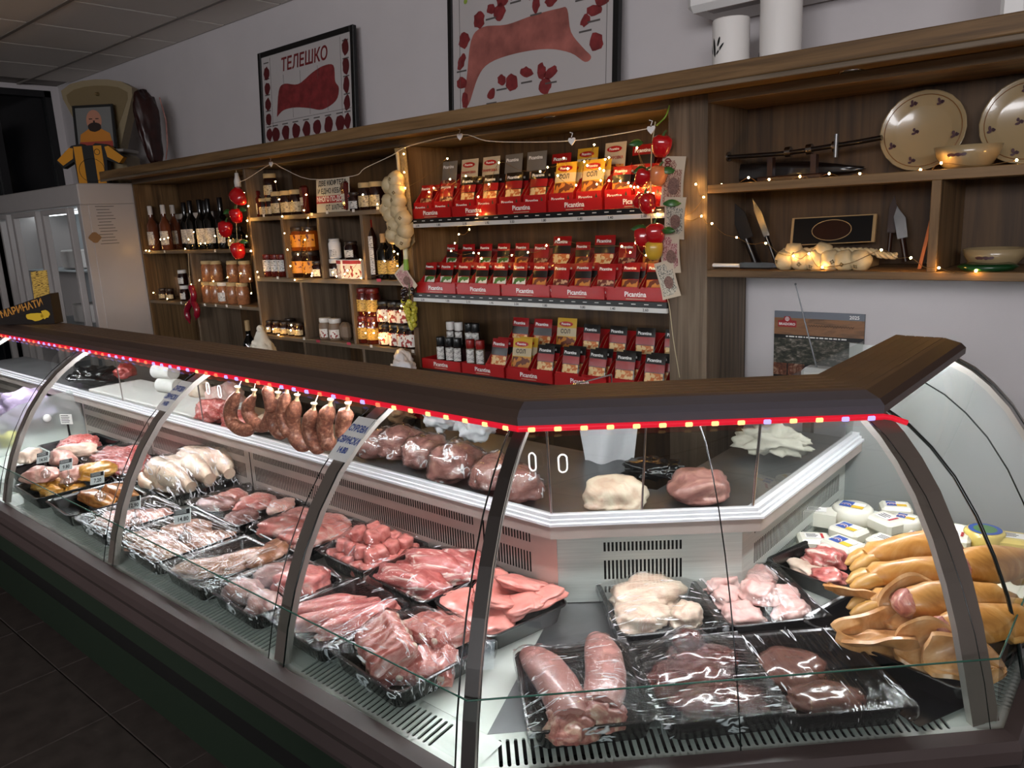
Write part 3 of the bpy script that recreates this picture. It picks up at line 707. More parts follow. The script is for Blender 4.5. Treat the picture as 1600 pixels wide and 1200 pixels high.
def film(tray, w, d, tops, mt, h=0.040, N=26, seed=0, sag=0.004):
    rg = random.Random(seed); X = np.linspace(-w/2, w/2, N); Y = np.linspace(-d/2, d/2, N)
    ob = np.full((N, N), -1.0)
    for x, y, z in tops:
        i = (x+w/2)/w*(N-1); j = (y+d/2)/d*(N-1)
        for a in (int(i), int(i)+1):
            for c in (int(j), int(j)+1):
                if 0 <= a < N and 0 <= c < N: ob[a, c] = max(ob[a, c], z+0.0015)
    Z = np.full((N, N), h+0.001); Z[1:-1, 1:-1] = np.maximum(h-sag, ob[1:-1, 1:-1])
    for it in range(160):
        A = (Z[:-2, 1:-1]+Z[2:, 1:-1]+Z[1:-1, :-2]+Z[1:-1, 2:])/4
        Z[1:-1, 1:-1] = np.maximum(A, ob[1:-1, 1:-1])
    P = []
    for i in range(N):
        row = []
        for j in range(N):
            q = noise.noise(Vector((X[i]*14+seed, Y[j]*95, seed)))*0.0011+noise.noise(Vector((X[i]*90, Y[j]*20+seed, 7)))*0.0008
            row.append((X[i], Y[j], Z[i, j]+(abs(q) if 0 < i < N-1 and 0 < j < N-1 else 0)))
        P.append(row)
    b = MB().grid(P, 0, True)
    edge = [P[i][0] for i in range(N)]+[P[N-1][j] for j in range(1, N)]+[P[i][N-1] for i in range(N-2, -1, -1)]+[P[0][j] for j in range(N-2, 0, -1)]
    R0 = [(x*1.012, y*1.012, z) for x, y, z in edge]
    R1 = [(x*(1.004+0.016*rg.random()), y*(1.004+0.016*rg.random()), h*0.55+0.006*rg.random()) for x, y, z in edge]
    R2 = [(x*(0.96+0.02*rg.random()), y*(0.96+0.02*rg.random()), 0.006+0.006*rg.random()) for x, y, z in edge]
    n = len(edge)
    for a, c in ((edge, R0), (R0, R1), (R1, R2)): b.add(a+c, [(i, (i+1) % n, n+(i+1) % n, n+i) for i in range(n)], 0, True)
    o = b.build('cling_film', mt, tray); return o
def place_tray(label, x, y, rz, w, d, pieces, group, wrap=None, seed=0, z=DZ+0.001, h=0.040, cat='tray', sag=0.004):
    """pieces: (mesh, name, label, cat, x, y, z, rz, rx, ry)"""
    t = obj('meat_tray', traymesh(w, d, h)); t.location = (x, y, z); t.rotation_euler = (0, 0, rz)
    tag(t, label, cat, 'black trays in the meat counter')
    TM = Matrix.Translation((x, y, z)) @ Matrix.Rotation(rz, 4, 'Z'); tops = []
    for me, nm, lb, ct, px, py, pz, prz, prx, pry in pieces:
        o = obj(nm, me); L = Matrix.Translation((px, py, 0.004+pz)) @ Matrix.Rotation(prz, 4, 'Z') @ Matrix.Rotation(prx, 4, 'X') @ Matrix.Rotation(pry, 4, 'Y')
        mn = min((L @ v.co).z for v in me.vertices)
        if mn < 0.0035: L = Matrix.Translation((0, 0, 0.0035-mn)) @ L
        o.matrix_world = TM @ L; tag(o, lb, ct, group)
        if wrap: tops += [tuple(L @ v.co) for v in me.vertices]
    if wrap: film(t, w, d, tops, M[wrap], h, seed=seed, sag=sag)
    return t
def bl(name, mt, seed, l, w, h, **k): return blobmesh(name, M[mt], seed, l, w, h, **k)
W3 = ('front', 'middle', 'rear')

# T1 ribs, nearest tray of the straight section
M['rib_bone'] = meat('rib_bone', [(0.3, '#cdb09a'), (0.7, '#e2d0bc')], 60)
def ribslab(L, Wd, H, nb, seed, bend=0.0):
    # slab of ribs: ridges over the bones, pale bone ends on the cut face, fat layer along the edge
    nu, nv = 8*nb, 8; top = []; bot = []
    for i in range(nu+1):
        u = i/nu; rt = []; rb_ = []
        for j in range(nv+1):
            v = j/nv*2-1; x = L*(u-0.5); y = Wd/2*v*(1-0.06*abs(cos(pi*u*nb))-0.05*noise.noise(Vector((u*4, v, seed))))
            ed = min(1, (1-abs(v))*5, u*nu/3+0.0, (1-u)*nu/3); k = 1-(1-max(0, ed))**2*0.35
            zz = H*k*(1-0.10*(cos(pi*u*nb))**2)+0.006*noise.noise(Vector((u*6, v*2, seed)))+bend*(x*x-L*L/4)
            rt.append((x, y, zz)); rb_.append((x, y*0.97, bend*(x*x-L*L/4)))
        top.append(rt); bot.append(rb_)
    b = MB(); b.grid(top, 0, True, flip=False); b.grid(bot, 0, True, flip=True)
    bd = lambda G: G[0]+[r[-1] for r in G[1:]]+G[-1][::-1][1:]+[r[0] for r in G[::-1]][1:-1]
    a, c = bd(top), bd(bot); n = len(a); b.add(a+c, [(i, (i+1) % n, n+(i+1) % n, n+i) for i in range(n)], 0, True)
    for k in range(nb):
        x = L*((k+0.5)/nb-0.5)
        for s_ in (-1, 1): b.ball((x, s_*Wd*0.475, H*0.5+bend*(x*x-L*L/4)), 0.008, 8, 5, 1, (1, 0.6, 0.8))
    return b.mesh('rib_slab', [M['rib_meat'], M['rib_bone']])
r1 = ribslab(0.15, 0.095, 0.046, 5, 1); r2 = ribslab(0.125, 0.10, 0.036, 4, 2, -2.0); r3 = ribslab(0.11, 0.08, 0.034, 3, 3, -1.5)
place_tray('black tray of pork ribs under film nearest the corner post', -1.010, 0.840, R_(-6), 0.222, 0.225, [
    (r1, 'pork_rib_slab', 'thick slab of pork ribs standing at the near edge of the rib tray', 'meat', -0.018, -0.03, 0.012, R_(-20), R_(28), 0),
    (r2, 'pork_rib_slab', 'flat curved slab of pork ribs at the back of the rib tray', 'meat', 0.0, 0.055, 0.022, R_(8), R_(-8), R_(-6)),
    (r3, 'pork_rib_slab', 'small cut of pork ribs in the right corner of the rib tray', 'meat', 0.052, -0.008, 0.006, R_(40), R_(8), 0)], 'pork ribs', 'film', 1)
# T2 strips
k = [bl('pork_strip', 'pork', 10+i, 0.19-0.02*(i == 2), 0.055, 0.05, n1=0.28, e=2.4, curve=1.0) for i in range(3)]
place_tray('black tray of long pork fillets under film behind the rib tray', -1.228, 0.842, R_(-3), 0.208, 0.222, [
    (k[i], 'pork_fillet', 'long raw pork fillet lying at the %s of its tray' % ('left', 'middle', 'right')[i], 'meat', -0.062+0.056*i, -0.006+0.01*i, 0.003*i, R_(50+9*i), 0, R_(-6)) for i in range(3)], 'pork fillets', 'film2', 2)
# T3
k = [bl('pork_lump', 'cured', 20+i, 0.105, 0.075, 0.055, n1=0.3) for i in range(3)]+[bl('pork_lump', 'pork', 24, 0.13, 0.10, 0.065, n1=0.3)]
place_tray('black tray of pork pieces under film behind the second rib post', -1.440, 0.835, R_(-3), 0.208, 0.222, [
    (k[0], 'pork_piece', 'greyish pink pork piece at front left in its tray', 'meat', -0.05, -0.05, 0, 0.4, 0, 0), (k[1], 'pork_piece', 'greyish pink pork piece at front right in its tray', 'meat', 0.045, -0.055, 0.004, -0.5, 0, 0),
    (k[2], 'pork_piece', 'greyish pink pork piece at back left in its tray', 'meat', -0.05, 0.035, 0.008, 1.0, 0, 0), (k[3], 'pork_piece', 'largest reddish pork piece of that tray, heaped at the back right', 'meat', 0.035, 0.04, 0.014, 0.3, 0, 0)], 'pork pieces', 'film', 3)
# T4 marinated
k = [bl('marinated_steak', 'marinade', 30+i, 0.13, 0.08, 0.042, n1=0.35) for i in range(4)]
place_tray('shallow tray of brown marinated steaks under tight film', -1.652, 0.832, R_(-2), 0.21, 0.222, [
    (k[i], 'marinated_steak', 'brown marinated steak, %s in the small marinade tray' % nth(i, 4), 'meat', -0.05+0.035*i, -0.04+0.04*i, 0.006*i, 0.5+0.5*i, 0, 0) for i in range(4)], 'marinated steaks', 'film2', 4)
# T5 large
k = [bl('marinated_steak', 'marinade', 40+i, 0.125, 0.085, 0.035, n1=0.35) for i in range(6)]
place_tray('wide tray of marinated meat under shiny streaked film', -1.905, 0.840, R_(-2), 0.275, 0.232, [
    (k[i], 'marinated_steak', 'marinated pork steak under shiny streaks, %s in the wide tray' % nth(i, 6), 'meat', -0.09+0.037*i, (-0.05, 0.05)[i % 2], 0.004+0.006*(i % 3), 0.9*i, 0, 0) for i in range(6)], 'marinated steaks under streaked film', 'film_foil', 5)
# T6
k = [bl('marinated_steak', 'ham', 50+i, 0.125, 0.09, 0.04, n1=0.3) for i in range(3)]
place_tray('tray of pale brown meat under crinkled film left of the third post', -2.165, 0.838, R_(-2), 0.215, 0.225, [
    (k[i], 'meat_slice', 'pale brown meat piece, %s under crinkled film' % nth(i, 3), 'meat', -0.05+0.05*i, -0.03+0.03*i, 0.006*i, 0.6*i, 0, 0) for i in range(3)], 'pale brown meat', 'film_foil', 6)
# T7 smoked fillets in open tray
k = [bl('smoked_fillet', 'smoked', 60+i, 0.19, 0.06, 0.045, n1=0.2, flat=0.8) for i in range(2)]
place_tray('open black tray with smoked brown fillets', -2.395, 0.842, R_(-3), 0.215, 0.225, [
    (k[0], 'smoked_fillet', 'long smoked brown fillet at the front of the open tray', 'meat', 0.0, 0.0, 0.01, R_(8), 0, 0), (k[1], 'smoked_fillet', 'long smoked brown fillet at the back of the open tray', 'meat', 0.01, 0.065, 0.012, R_(4), 0, 0)], 'smoked fillets', None)
# T8 roast
k = [bl('roast_piece', 'golden', 70+i, 0.075, 0.055, 0.045, n1=0.25, n2=0.12, f2=7) for i in range(4)]
place_tray('tray of golden roast pieces beside the smoked fillets', -2.645, 0.84, R_(-2), 0.225, 0.225, [
    (k[i], 'roast_piece', 'golden roasted piece, %s in its tray at the front left' % nth(i, 4), 'meat', -0.07+0.047*i, (-0.045, 0.0, -0.035, 0.01)[i], 0.006, 0.7*i, 0, 0) for i in range(4)], 'golden roast pieces', None)
# back row
k = [bl('pork_steak', 'pork_steak', 80+i, 0.112, 0.09, 0.024, e=2.8, n1=0.28, flat=1) for i in range(5)]
lay = [(-0.055, -0.045, 0.012, 0.3, 0.1, 0.1), (0.035, -0.06, 0.014, 1.0, 0.12, 0), (-0.05, 0.03, 0.026, 2.0, 0.3, -0.1), (0.045, 0.01, 0.026, 0.2, 0.15, -0.25), (0.055, 0.06, 0.03, 1.4, -0.2, -0.1), (-0.01, 0.06, 0.036, 0.8, -0.3, 0.2), (0.0, -0.02, 0.03, 2.5, 0.2, 0.3)]
place_tray('open black tray of pink pork steaks in the back row at the corner', -0.985, 1.060, R_(-12), 0.205, 0.205, [
    (k[i % 5], 'pork_steak', 'pink pork steak with pale fat rim, %s in the open steak tray' % (ORD[i]+'from the bottom' if i else 'lowest'), 'meat', *lay[i]) for i in range(7)], 'pork steaks', None)
k = [bl('pork_neck', 'pork_neck', 90+i, 0.19, 0.085, 0.07, n1=0.32, n2=0.06, e=2.6) for i in range(3)]
place_tray('black tray of fatty marbled pork neck in the back row', -1.200, 1.075, R_(-5), 0.212, 0.212, [
    (k[0], 'pork_neck', 'marbled pork neck with white fat at the near edge of its tray', 'meat', -0.012, -0.05, 0.0, R_(18), 0, 0), (k[1], 'pork_neck', 'marbled pork neck in the middle of its tray', 'meat', 0.0, 0.02, 0.014, R_(24), 0.1, 0), (k[2], 'pork_neck', 'marbled pork neck at the far edge of its tray', 'meat', 0.03, 0.06, 0.012, R_(5), 0, 0)], 'pork necks', 'film2', 8)
k = [bl('pork_cube', 'pork_dice', 100+i, 0.034, 0.032, 0.030, e=7, sub=3, n1=0.16, n2=0.04, flat=1, crease=0) for i in range(5)]
rg = random.Random(11); dice = []
for lv, n_, sp_ in ((0, 5, 0.034), (1, 4, 0.035), (2, 2, 0.034)):
    for i in range(n_):
        for j in range(n_): dice.append((k[(i*3+j+lv) % 5], 'pork_cube', 'pink diced pork cube in the back-row tray of diced pork', 'meat', (i-(n_-1)/2)*sp_+rg.uniform(-.004, .004), (j-(n_-1)/2)*sp_+rg.uniform(-.004, .004), 0.002+0.027*lv, rg.uniform(0, 3), rg.uniform(-.3, .3), rg.uniform(-.3, .3)))
place_tray('black tray of diced pork in the back row', -1.412, 1.085, R_(-3), 0.2, 0.2, dice, 'diced pork cubes', 'film2', 9)
k = [bl('pork_lump', 'pork_pale', 110+i, 0.15, 0.09, 0.06, n1=0.3) for i in range(5)]
place_tray('black tray of pale pork loins in the back row behind the second post', -1.655, 1.075, R_(-4), 0.265, 0.22, [
    (k[i], 'pork_loin', 'pale pink pork loin, %s in the wide back-row tray' % nth(i, 5), 'meat', -0.085+0.043*i, (0.03, -0.05, 0.05, -0.04, 0.03)[i], 0.004+0.01*(i % 2), (0.3, 0.5, 0.2, 0.6, 0.2)[i], 0, 0) for i in range(5)], 'pale pork loins', 'film2', 10)
k = [bl('pork_chop', ('pork_pale', 'cured', 'ham')[i % 3], 120+i, 0.115, 0.075, 0.045, n1=0.3) for i in range(6)]
place_tray('wide black tray of mixed chops under film in the back row below the sausages', -1.965, 1.075, R_(-3), 0.315, 0.22, [
    (k[i], 'pork_chop', 'pork chop, %s in the wide tray below the hanging sausages' % nth(i, 6), 'meat', -0.115+0.045*i, (0.02, -0.05, 0.05)[i % 3], 0.004+0.01*(i % 2), 0.5*i, 0, 0) for i in range(6)], 'mixed pork chops', 'film', 11)
# chicken on its tray
def chicken():
    b = MB(); me = blobmesh('tmp', None, 7, 0.23, 0.15, 0.13, n1=0.14, e=2.2, flat=0.75); b.addmesh(me, None, 0, True)
    for s_ in (-1, 1):
        b.tube([(0.03, 0.035*s_, 0.075), (0.075, 0.05*s_, 0.078), (0.115, 0.036*s_, 0.062), (0.145, 0.03*s_, 0.052), (0.155, 0.03*s_, 0.05)], [0.036, 0.037, 0.028, 0.015, 0.018], 12)
        b.tube([(-0.06, 0.07*s_, 0.06), (-0.02, 0.085*s_, 0.05), (0.02, 0.08*s_, 0.045)], [0.014, 0.018, 0.012], 8)
    return b.mesh('chicken', M['chicken_skin'])
ck = chicken()
place_tray('black tray holding whole chickens wrapped high in film', -2.33, 1.085, R_(-4), 0.30, 0.225, [
    (ck, 'whole_chicken', 'plucked whole chicken under film, front one of the two', 'poultry', -0.01, -0.03, 0.0, R_(6), 0, 0), (ck, 'whole_chicken', 'plucked whole chicken under film, rear one of the two', 'poultry', -0.0, 0.055, 0.012, R_(-4), 0, 0)], 'whole chickens', 'film_foil', 12)
k = [bl('mince_heap', 'mince', 130, 0.20, 0.15, 0.085, n1=0.25, n2=0.1, f2=9), bl('mince_heap', 'mince_red', 131, 0.12, 0.12, 0.06, n1=0.3, n2=0.12, f2=9), bl('mince_heap', 'mince', 132, 0.15, 0.12, 0.07, n1=0.3, n2=0.12, f2=9)]
place_tray('large black tray of minced meat under film at the back left', -2.72, 1.075, R_(-2), 0.42, 0.23, [
    (k[0], 'minced_meat', 'big heap of pink minced meat under the film, middle of its tray', 'mince', -0.06, 0.0, 0.0, 0.3, 0, 0), (k[1], 'minced_meat', 'bright red heap of mince at the right end of its tray', 'mince', 0.135, 0.03, 0.0, 0, 0, 0), (k[2], 'minced_meat', 'pale heap of mince in front of the red one', 'mince', 0.07, -0.05, 0.012, 0.5, 0, 0)], 'minced meat heaps', 'film', 13)
k = bl('mince_heap', 'mince', 133, 0.17, 0.14, 0.08, n1=0.3, n2=0.12, f2=9)
place_tray('black tray of pale mince beside the glass divider', -3.1, 1.06, 0, 0.24, 0.22, [(k, 'minced_meat', 'heap of pale mince beside the glass divider', 'mince', 0, 0, 0, 0, 0, 0)], 'minced meat heaps', None)
# packs heaped at the front left
pk = [('ham', 0.13, 0.075), ('ham', 0.12, 0.08), ('lard', 0.15, 0.06), ('golden', 0.12, 0.085), ('ham', 0.11, 0.08), ('lard', 0.12, 0.06)]
pos = [(98, 712), (60, 735), (115, 700), (150, 728), (118, 735), (45, 705)]
lbn = ['pink ham joint in film behind the price cards', 'round ham joint in a clear bag near the far post', 'pale lard piece lying on top of the ham joints', 'golden crust roast in clear film by the third price card', 'small pink joint in film between two price cards', 'pale bacon piece at the far left of the front row']
for i, ((mt, l, w_), (px, py)) in enumerate(zip(pk, pos)):
    p = atz(px, py, 0.875+0.01*(i % 2)); o = obj('ham_joint', bl('ham_joint', mt, 140+i, l, w_, 0.065, n1=0.25)); o.location = (p.x, p.y, 0.845 if i % 2 else 0.84)
    o.rotation_euler = (0, 0, 0.5*i); tag(o, lbn[i], 'meat')
place_tray('black tray under the ham joints at the left front', -2.87, 0.90, 0, 0.24, 0.24, [], 'x', None)

# ---------------- corner section trays (rotated to the corner front)
A45 = R_(46)
def tongue(seed):
    b = MB(); pts = [(-0.105, 0.012, 0.03), (-0.07, 0.004, 0.034), (-0.02, 0, 0.036), (0.03, 0.002, 0.036), (0.07, 0.008, 0.033), (0.098, 0.014, 0.03), (0.112, 0.018, 0.028)]
    b.tube(pts, [0.030, 0.034, 0.034, 0.033, 0.027, 0.017, 0.004], 16, flat=0.85)
    root = blobmesh('tmp', None, seed, 0.07, 0.08, 0.055, n1=0.3, n2=0.15, f2=6); b.addmesh(root, Matrix.Translation((-0.105, 0.012, 0.004)), 1, True)
    return b.mesh('tongue', [M['tongue'], M['tongue_root']])
t1, t2 = tongue(3), tongue(8)
lm = bl('tongue_meat', 'pork', 151, 0.11, 0.05, 0.04, n1=0.3)
place_tray('nearest black tray with two pork tongues under crinkled film', -0.690, 0.930, A45, 0.205, 0.235, [
    (t1, 'pork_tongue', 'pork tongue on the left in the nearest tray', 'meat', -0.045, 0.01, 0.004, R_(102), 0, 0), (t2, 'pork_tongue', 'pork tongue on the right in the nearest tray', 'meat', 0.045, 0.025, 0.008, R_(80), 0, 0),
    (lm, 'pork_trim', 'loose flap of pink meat at the front edge below the tongues', 'meat', -0.02, -0.075, 0.0, R_(20), 0, 0)], 'pork tongues', 'film', 21)
k = [bl('liver', 'liver', 160+i, l, w_, h_, n1=0.2, n2=0.02, e=2.3) for i, (l, w_, h_) in enumerate([(0.15, 0.10, 0.05), (0.16, 0.09, 0.045), (0.12, 0.08, 0.04), (0.06, 0.045, 0.045)])]
place_tray('middle black tray of dark red liver under film', -0.540, 1.068, A45, 0.205, 0.235, [
    (k[0], 'liver_lobe', 'dark red liver lobe across the middle of its tray', 'meat', -0.02, 0.02, 0.004, 0.2, 0, 0), (k[1], 'liver_lobe', 'dark red liver lobe at the front of its tray', 'meat', 0.01, -0.05, 0.004, -0.15, 0, 0), (k[2], 'liver_lobe', 'dark red liver lobe at the back right of its tray', 'meat', 0.02, 0.07, 0.012, -0.4, 0, 0), (k[3], 'liver_lobe', 'small knob of liver at the top of its tray', 'meat', 0.0, 0.088, 0.03, 0, 0, 0)], 'liver lobes', 'film', 22)
k = [bl('liver', 'liver_brown', 170+i, l, w_, h_, n1=0.2, n2=0.02, e=2.3) for i, (l, w_, h_) in enumerate([(0.13, 0.12, 0.045), (0.12, 0.08, 0.04)])]
place_tray('right black tray of brown liver under film by the low glass', -0.400, 1.195, A45-0.02, 0.205, 0.240, [
    (k[0], 'liver_lobe', 'broad brown liver lobe at the back of the right tray', 'meat', -0.03, 0.035, 0.0, 0.6, 0, 0), (k[1], 'liver_lobe', 'brown liver lobe at the front of the right tray', 'meat', -0.01, -0.055, 0.002, -0.2, 0, 0)], 'brown liver lobes', 'film2', 23, sag=0.012)
k = [bl('chicken_piece', 'chicken_skin', 180+i, l, w_, h_, n1=0.32, n2=0.1, f2=6) for i, (l, w_, h_) in enumerate([(0.15, 0.12, 0.075), (0.11, 0.09, 0.06), (0.08, 0.06, 0.05)])]
place_tray('black tray of pale chicken skin pieces under film against the corner vent', -0.728, 1.238, A45, 0.205, 0.23, [
    (k[0], 'chicken_piece', 'big pale chicken piece at the back of its tray', 'poultry', -0.01, 0.04, 0.008, 0.5, 0, 0), (k[1], 'chicken_piece', 'pale chicken piece at front left of its tray', 'poultry', -0.04, -0.035, 0.006, 0, 0, 0), (k[2], 'chicken_piece', 'folded pale chicken skin at front right of its tray', 'poultry', 0.045, -0.045, 0.006, 1, 0, 0)], 'pale chicken pieces', 'film', 24)
k = [bl('chicken_thigh', 'chicken_pink', 190+i, 0.085, 0.065, 0.05, n1=0.35, n2=0.1, f2=6) for i in range(4)]
lay = [(-0.05, -0.06), (0.045, -0.065), (-0.045, 0.01), (0.05, 0.0), (-0.04, 0.075), (0.045, 0.07), (0.0, -0.02)]
place_tray('black tray of pink chicken thighs under film in the corner', -0.590, 1.380, A45+0.03, 0.20, 0.23, [
    (k[i % 4], 'chicken_thigh', 'pink boned chicken thigh, %s in its tray' % ('front left', 'front right', 'middle left', 'middle right', 'back left', 'back right', 'topmost')[i], 'poultry', x_, y_, 0.006 if i < 6 else 0.03, 0.8*i, 0, 0) for i, (x_, y_) in enumerate(lay)], 'pink chicken thighs', 'film2', 25)
# right section: bones tray, ears and trotters tray
k = [bl('pork_bone', 'pork_neck', 200, 0.085, 0.07, 0.055, e=3, n1=0.4, n2=0.1), bl('pork_bone', 'lard', 201, 0.10, 0.05, 0.025, n1=0.4), bl('pork_bone', 'pork', 202, 0.075, 0.055, 0.04, n1=0.45, n2=0.12)]
place_tray('open black tray with a few pork bones beside the cheese', -0.515, 1.60, R_(-14), 0.21, 0.185, [
    (k[0], 'pork_bone', 'red pork bone cut standing highest in the open tray', 'meat', -0.035, 0.035, 0.004, 0.3, 0, 0), (k[1], 'pork_bone', 'pale fatty strip at the left edge of the open tray', 'meat', -0.045, -0.02, 0.002, -0.3, 0, 0), (k[2], 'pork_bone', 'ragged pork bone in the middle of the open tray', 'meat', 0.015, -0.03, 0.004, 0.5, 0, 0)], 'pork bones', None)
def ear(seed, L=0.16, Wd=0.085):
    rg = random.Random(seed); nu, nv = 18, 14; top = []; bot = []; fold = rg.uniform(0.8, 1.15)
    for i in range(nu+1):
        u = i/nu; wd = Wd*(sin(pi*min(1, 0.16+0.84*u)))**0.6*(1-0.3*u); rt = []; rb_ = []
        for j in range(nv+1):
            v = j/nv*2-1; ang = v*(1.45*fold-0.5*u); r_ = wd*0.5
            cx = r_*(1.0+0.25*v); y = cx*sin(ang)*1.15; z = cx*(1-cos(ang))*1.0+0.05*u*u*(fold-0.6)+0.010*noise.noise(Vector((u*3, v*2, seed)))
            if abs(v) > 0.8: y += 0.012*math.copysign(1, v)*(abs(v)-0.8)*5*(0.6+0.5*sin(u*7+seed))        # rolled rim
            x = L*(u-0.5)+0.012*v*v; n_ = Vector((0, -sin(ang), cos(ang))); th = 0.0062*(1.1-0.45*abs(v)**3)
            rt.append((x, y+n_.y*th, z+n_.z*th)); rb_.append((x, y-n_.y*th, z-n_.z*th))
        top.append(rt); bot.append(rb_)
    b = MB(); b.grid(top, 0, True, flip=True); b.grid(bot, 0, True)
    bd = lambda G: G[0]+[r[-1] for r in G[1:]]+G[-1][::-1][1:]+[r[0] for r in G[::-1]][1:-1]
    a, c = bd(top), bd(bot); n = len(a); b.add(a+c, [(i, n+i, n+(i+1) % n, (i+1) % n) for i in range(n)], 0, True)
    mz = min(v[2] for v in b.v); b.v = [(x, y, z-mz) for x, y, z in b.v]
    return b.mesh('pig_ear', M['ear'])
def trotter(seed):
    b = MB(); b.tube([(-0.085, 0, 0.03), (-0.05, 0.002, 0.033), (-0.005, 0.0, 0.033), (0.035, 0.0, 0.03), (0.06, 0.0, 0.028), (0.075, 0, 0.026)], [0.024, 0.034, 0.032, 0.027, 0.027, 0.018], 14)
    for s_ in (-1, 1):
        b.tube([(0.055, 0.011*s_, 0.026), (0.08, 0.013*s_, 0.024), (0.098, 0.012*s_, 0.019), (0.112, 0.009*s_, 0.012)], [0.017, 0.017, 0.013, 0.004], 10, 1)
        b.tube([(0.025, 0.020*s_, 0.012), (0.045, 0.023*s_, 0.008), (0.056, 0.022*s_, 0.006)], [0.009, 0.008, 0.003], 8, 1)
    b.ball((-0.088, 0, 0.03), 0.024, 10, 6, 2)
    b.v = [tuple(Vector(v)+Vector((0, noise.noise(Vector(v)*38+Vector((seed, 0, 0))), noise.noise(Vector(v)*42+Vector((0, seed, 5)))))*0.006+Vector((0, 0.9*(v[0]+0.02)**2*(1 if v[0] < 0.05 else 0.4), 0))) for v in b.v]
    return b.mesh('pig_trotter', [M['trotter'], M['hoof'], M['tongue_root']])
e1, e2, e3 = ear(1, 0.17, 0.10), ear(5, 0.165, 0.10), ear(9, 0.13, 0.075); tr = trotter(2)
elb = ['widest pig ear spread open at the front left of the pile', 'upright pig ear cupped open in the middle of the pile', 'narrow pig ear rolled at the front edge of the pile', 'pig ear hanging over the front right edge of its tray', 'curled pig ear by the dark post', 'small twisted pig ear at the left side of the pile']
tlb = ['yellow pig trotter with toes pointing left over the tray rim', 'yellow pig trotter lying highest against the cheese', 'pig trotter half buried under the ears', 'pig trotter seen behind the dark post', 'pig trotter at the back right of the pile', 'pig trotter at the right end of the pile']
place_tray('big open black tray heaped with pig ears and trotters', -0.300, 1.455, R_(-14), 0.30, 0.33, [], 'ears and trotters', None)
def lay_(me, nm, lb, px, py, z, rz, rx, ry, sc=1):
    p = atz(px, py, z+0.02); o = obj(nm, me); o.matrix_world = Matrix.Translation((p.x, p.y, z)) @ Matrix.Rotation(R_(rz), 4, 'Z') @ Matrix.Rotation(R_(rx), 4, 'X') @ Matrix.Rotation(R_(ry), 4, 'Y') @ Matrix.Scale(sc, 4); tag(o, lb, 'meat', 'ears and trotters')
for (me, px, py, z, rz, rx, ry, sc), lb in zip([(e1, 1365, 972, 0.845, 225, -48, -8, 0.92), (e2, 1432, 942, 0.868, 40, 55, 0, 0.85), (e3, 1380, 1002, 0.838, 205, 10, 10, 0.9), (e2, 1456, 1003, 0.850, 15, 58, 10, 0.72), (e3, 1495, 1022, 0.845, 20, 50, 10, 0.85), (e3, 1335, 928, 0.865, 210, 20, -10, 0.75)], elb): lay_(me, 'pig_ear', lb, px, py, z, rz, rx, ry, sc)
for (px, py, z, rz, rx, ry, sc), lb in zip([(1420, 908, 0.878, 218, 5, -2, 1.0), (1412, 868, 0.888, 222, 0, 4, 1.0), (1425, 948, 0.85, 215, 0, 0, 1.0), (1500, 950, 0.87, 40, 0, 0, 1.05), (1555, 895, 0.88, 60, 0, 8, 1.1), (1545, 985, 0.855, 50, 0, 0, 1.0)], tlb): lay_(tr, 'pig_trotter', lb, px, py, z, rz, rx, ry, sc)
# flat black mat under
tag(MB().prism([(-0.56, 1.33, DZ+0.0005), (-0.24, 1.19, DZ+0.0005), (-0.19, 1.30, DZ+0.0005), (-0.26, 1.42, DZ+0.0005), (-0.5, 1.48, DZ+0.0005)], (0, 0, 0.001)).build('drip_mat', M['black_plastic']), 'thin black mat lying under the trays at the right corner', 'mat')
# ---------------- cheese
defm('cheese_white', '#e9e6d6', 0.35, var=0.05, vs=12, coat=0.5); defm('cheese_yellow', '#d9c26a', 0.35, var=0.08, vs=12, coat=0.5)
defm('label_white', '#eceae6', 0.5); defm('label_blue', '#2f4f9e', 0.5); defm('label_yellow', '#e0b82e', 0.5); defm('label_red', '#b02a2a', 0.5); defm('label_green', '#4c7a44', 0.5)
M['print_small'] = printmat('small_print', '#e6e4e0', '#2a2a2a', 260, 260, 0.57)
def label_rainbow(par, z, w=0.05, d=0.034, x=0, y=0):
    b = MB(); b.box(x-w/2, x+w/2, y-d/2, y+d/2, z, z+0.0008, 0); b.box(x, x+w/2, y-d/2, y-d*0.05, z+0.0009, z+0.0013, 2); b.box(x-w/2, x, y-d/2, y+d/2, z+0.0009, z+0.0013, 1)
    for k, mi in enumerate((0, 3, 0)):
        r0, r1 = 0.012-0.003*k, 0.010-0.003*k; P = []
        for a in range(9): an = pi*a/8; P.append(((x-w/4+r0*cos(an), y-d*0.2+r0*sin(an)), (x-w/4+r1*cos(an), y-d*0.2+r1*sin(an))))
        for (a0, b0), (a1, b1) in zip(P, P[1:]): b.add([(*a0, z+0.0016), (*a1, z+0.0016), (*b1, z+0.0016), (*b0, z+0.0016)], [(0, 1, 2, 3)], mi)
    return b.build('wrapper_label', [M['label_white'], M['label_blue'], M['label_yellow'], M['label_red']], par)
def label_price(par, z, w=0.045, d=0.03, x=0, y=0, red=False):
    b = MB(); b.box(x-w/2, x+w/2, y-d/2, y+d/2, z, z+0.0008, 0)
    for k in range(3): b.box(x-w*0.42, x+w*(0.1+0.1*(k % 2)), y+d*(0.3-0.25*k)-0.0016, y+d*(0.3-0.25*k)+0.0016, z+0.0009, z+0.0011, 1)
    if red: b.box(x+w*0.36, x+w/2, y-d/2, y+d/2, z+0.0009, z+0.0012, 2)
    return b.build('price_label', [M['label_white'], M['ink'], M['label_red']], par)
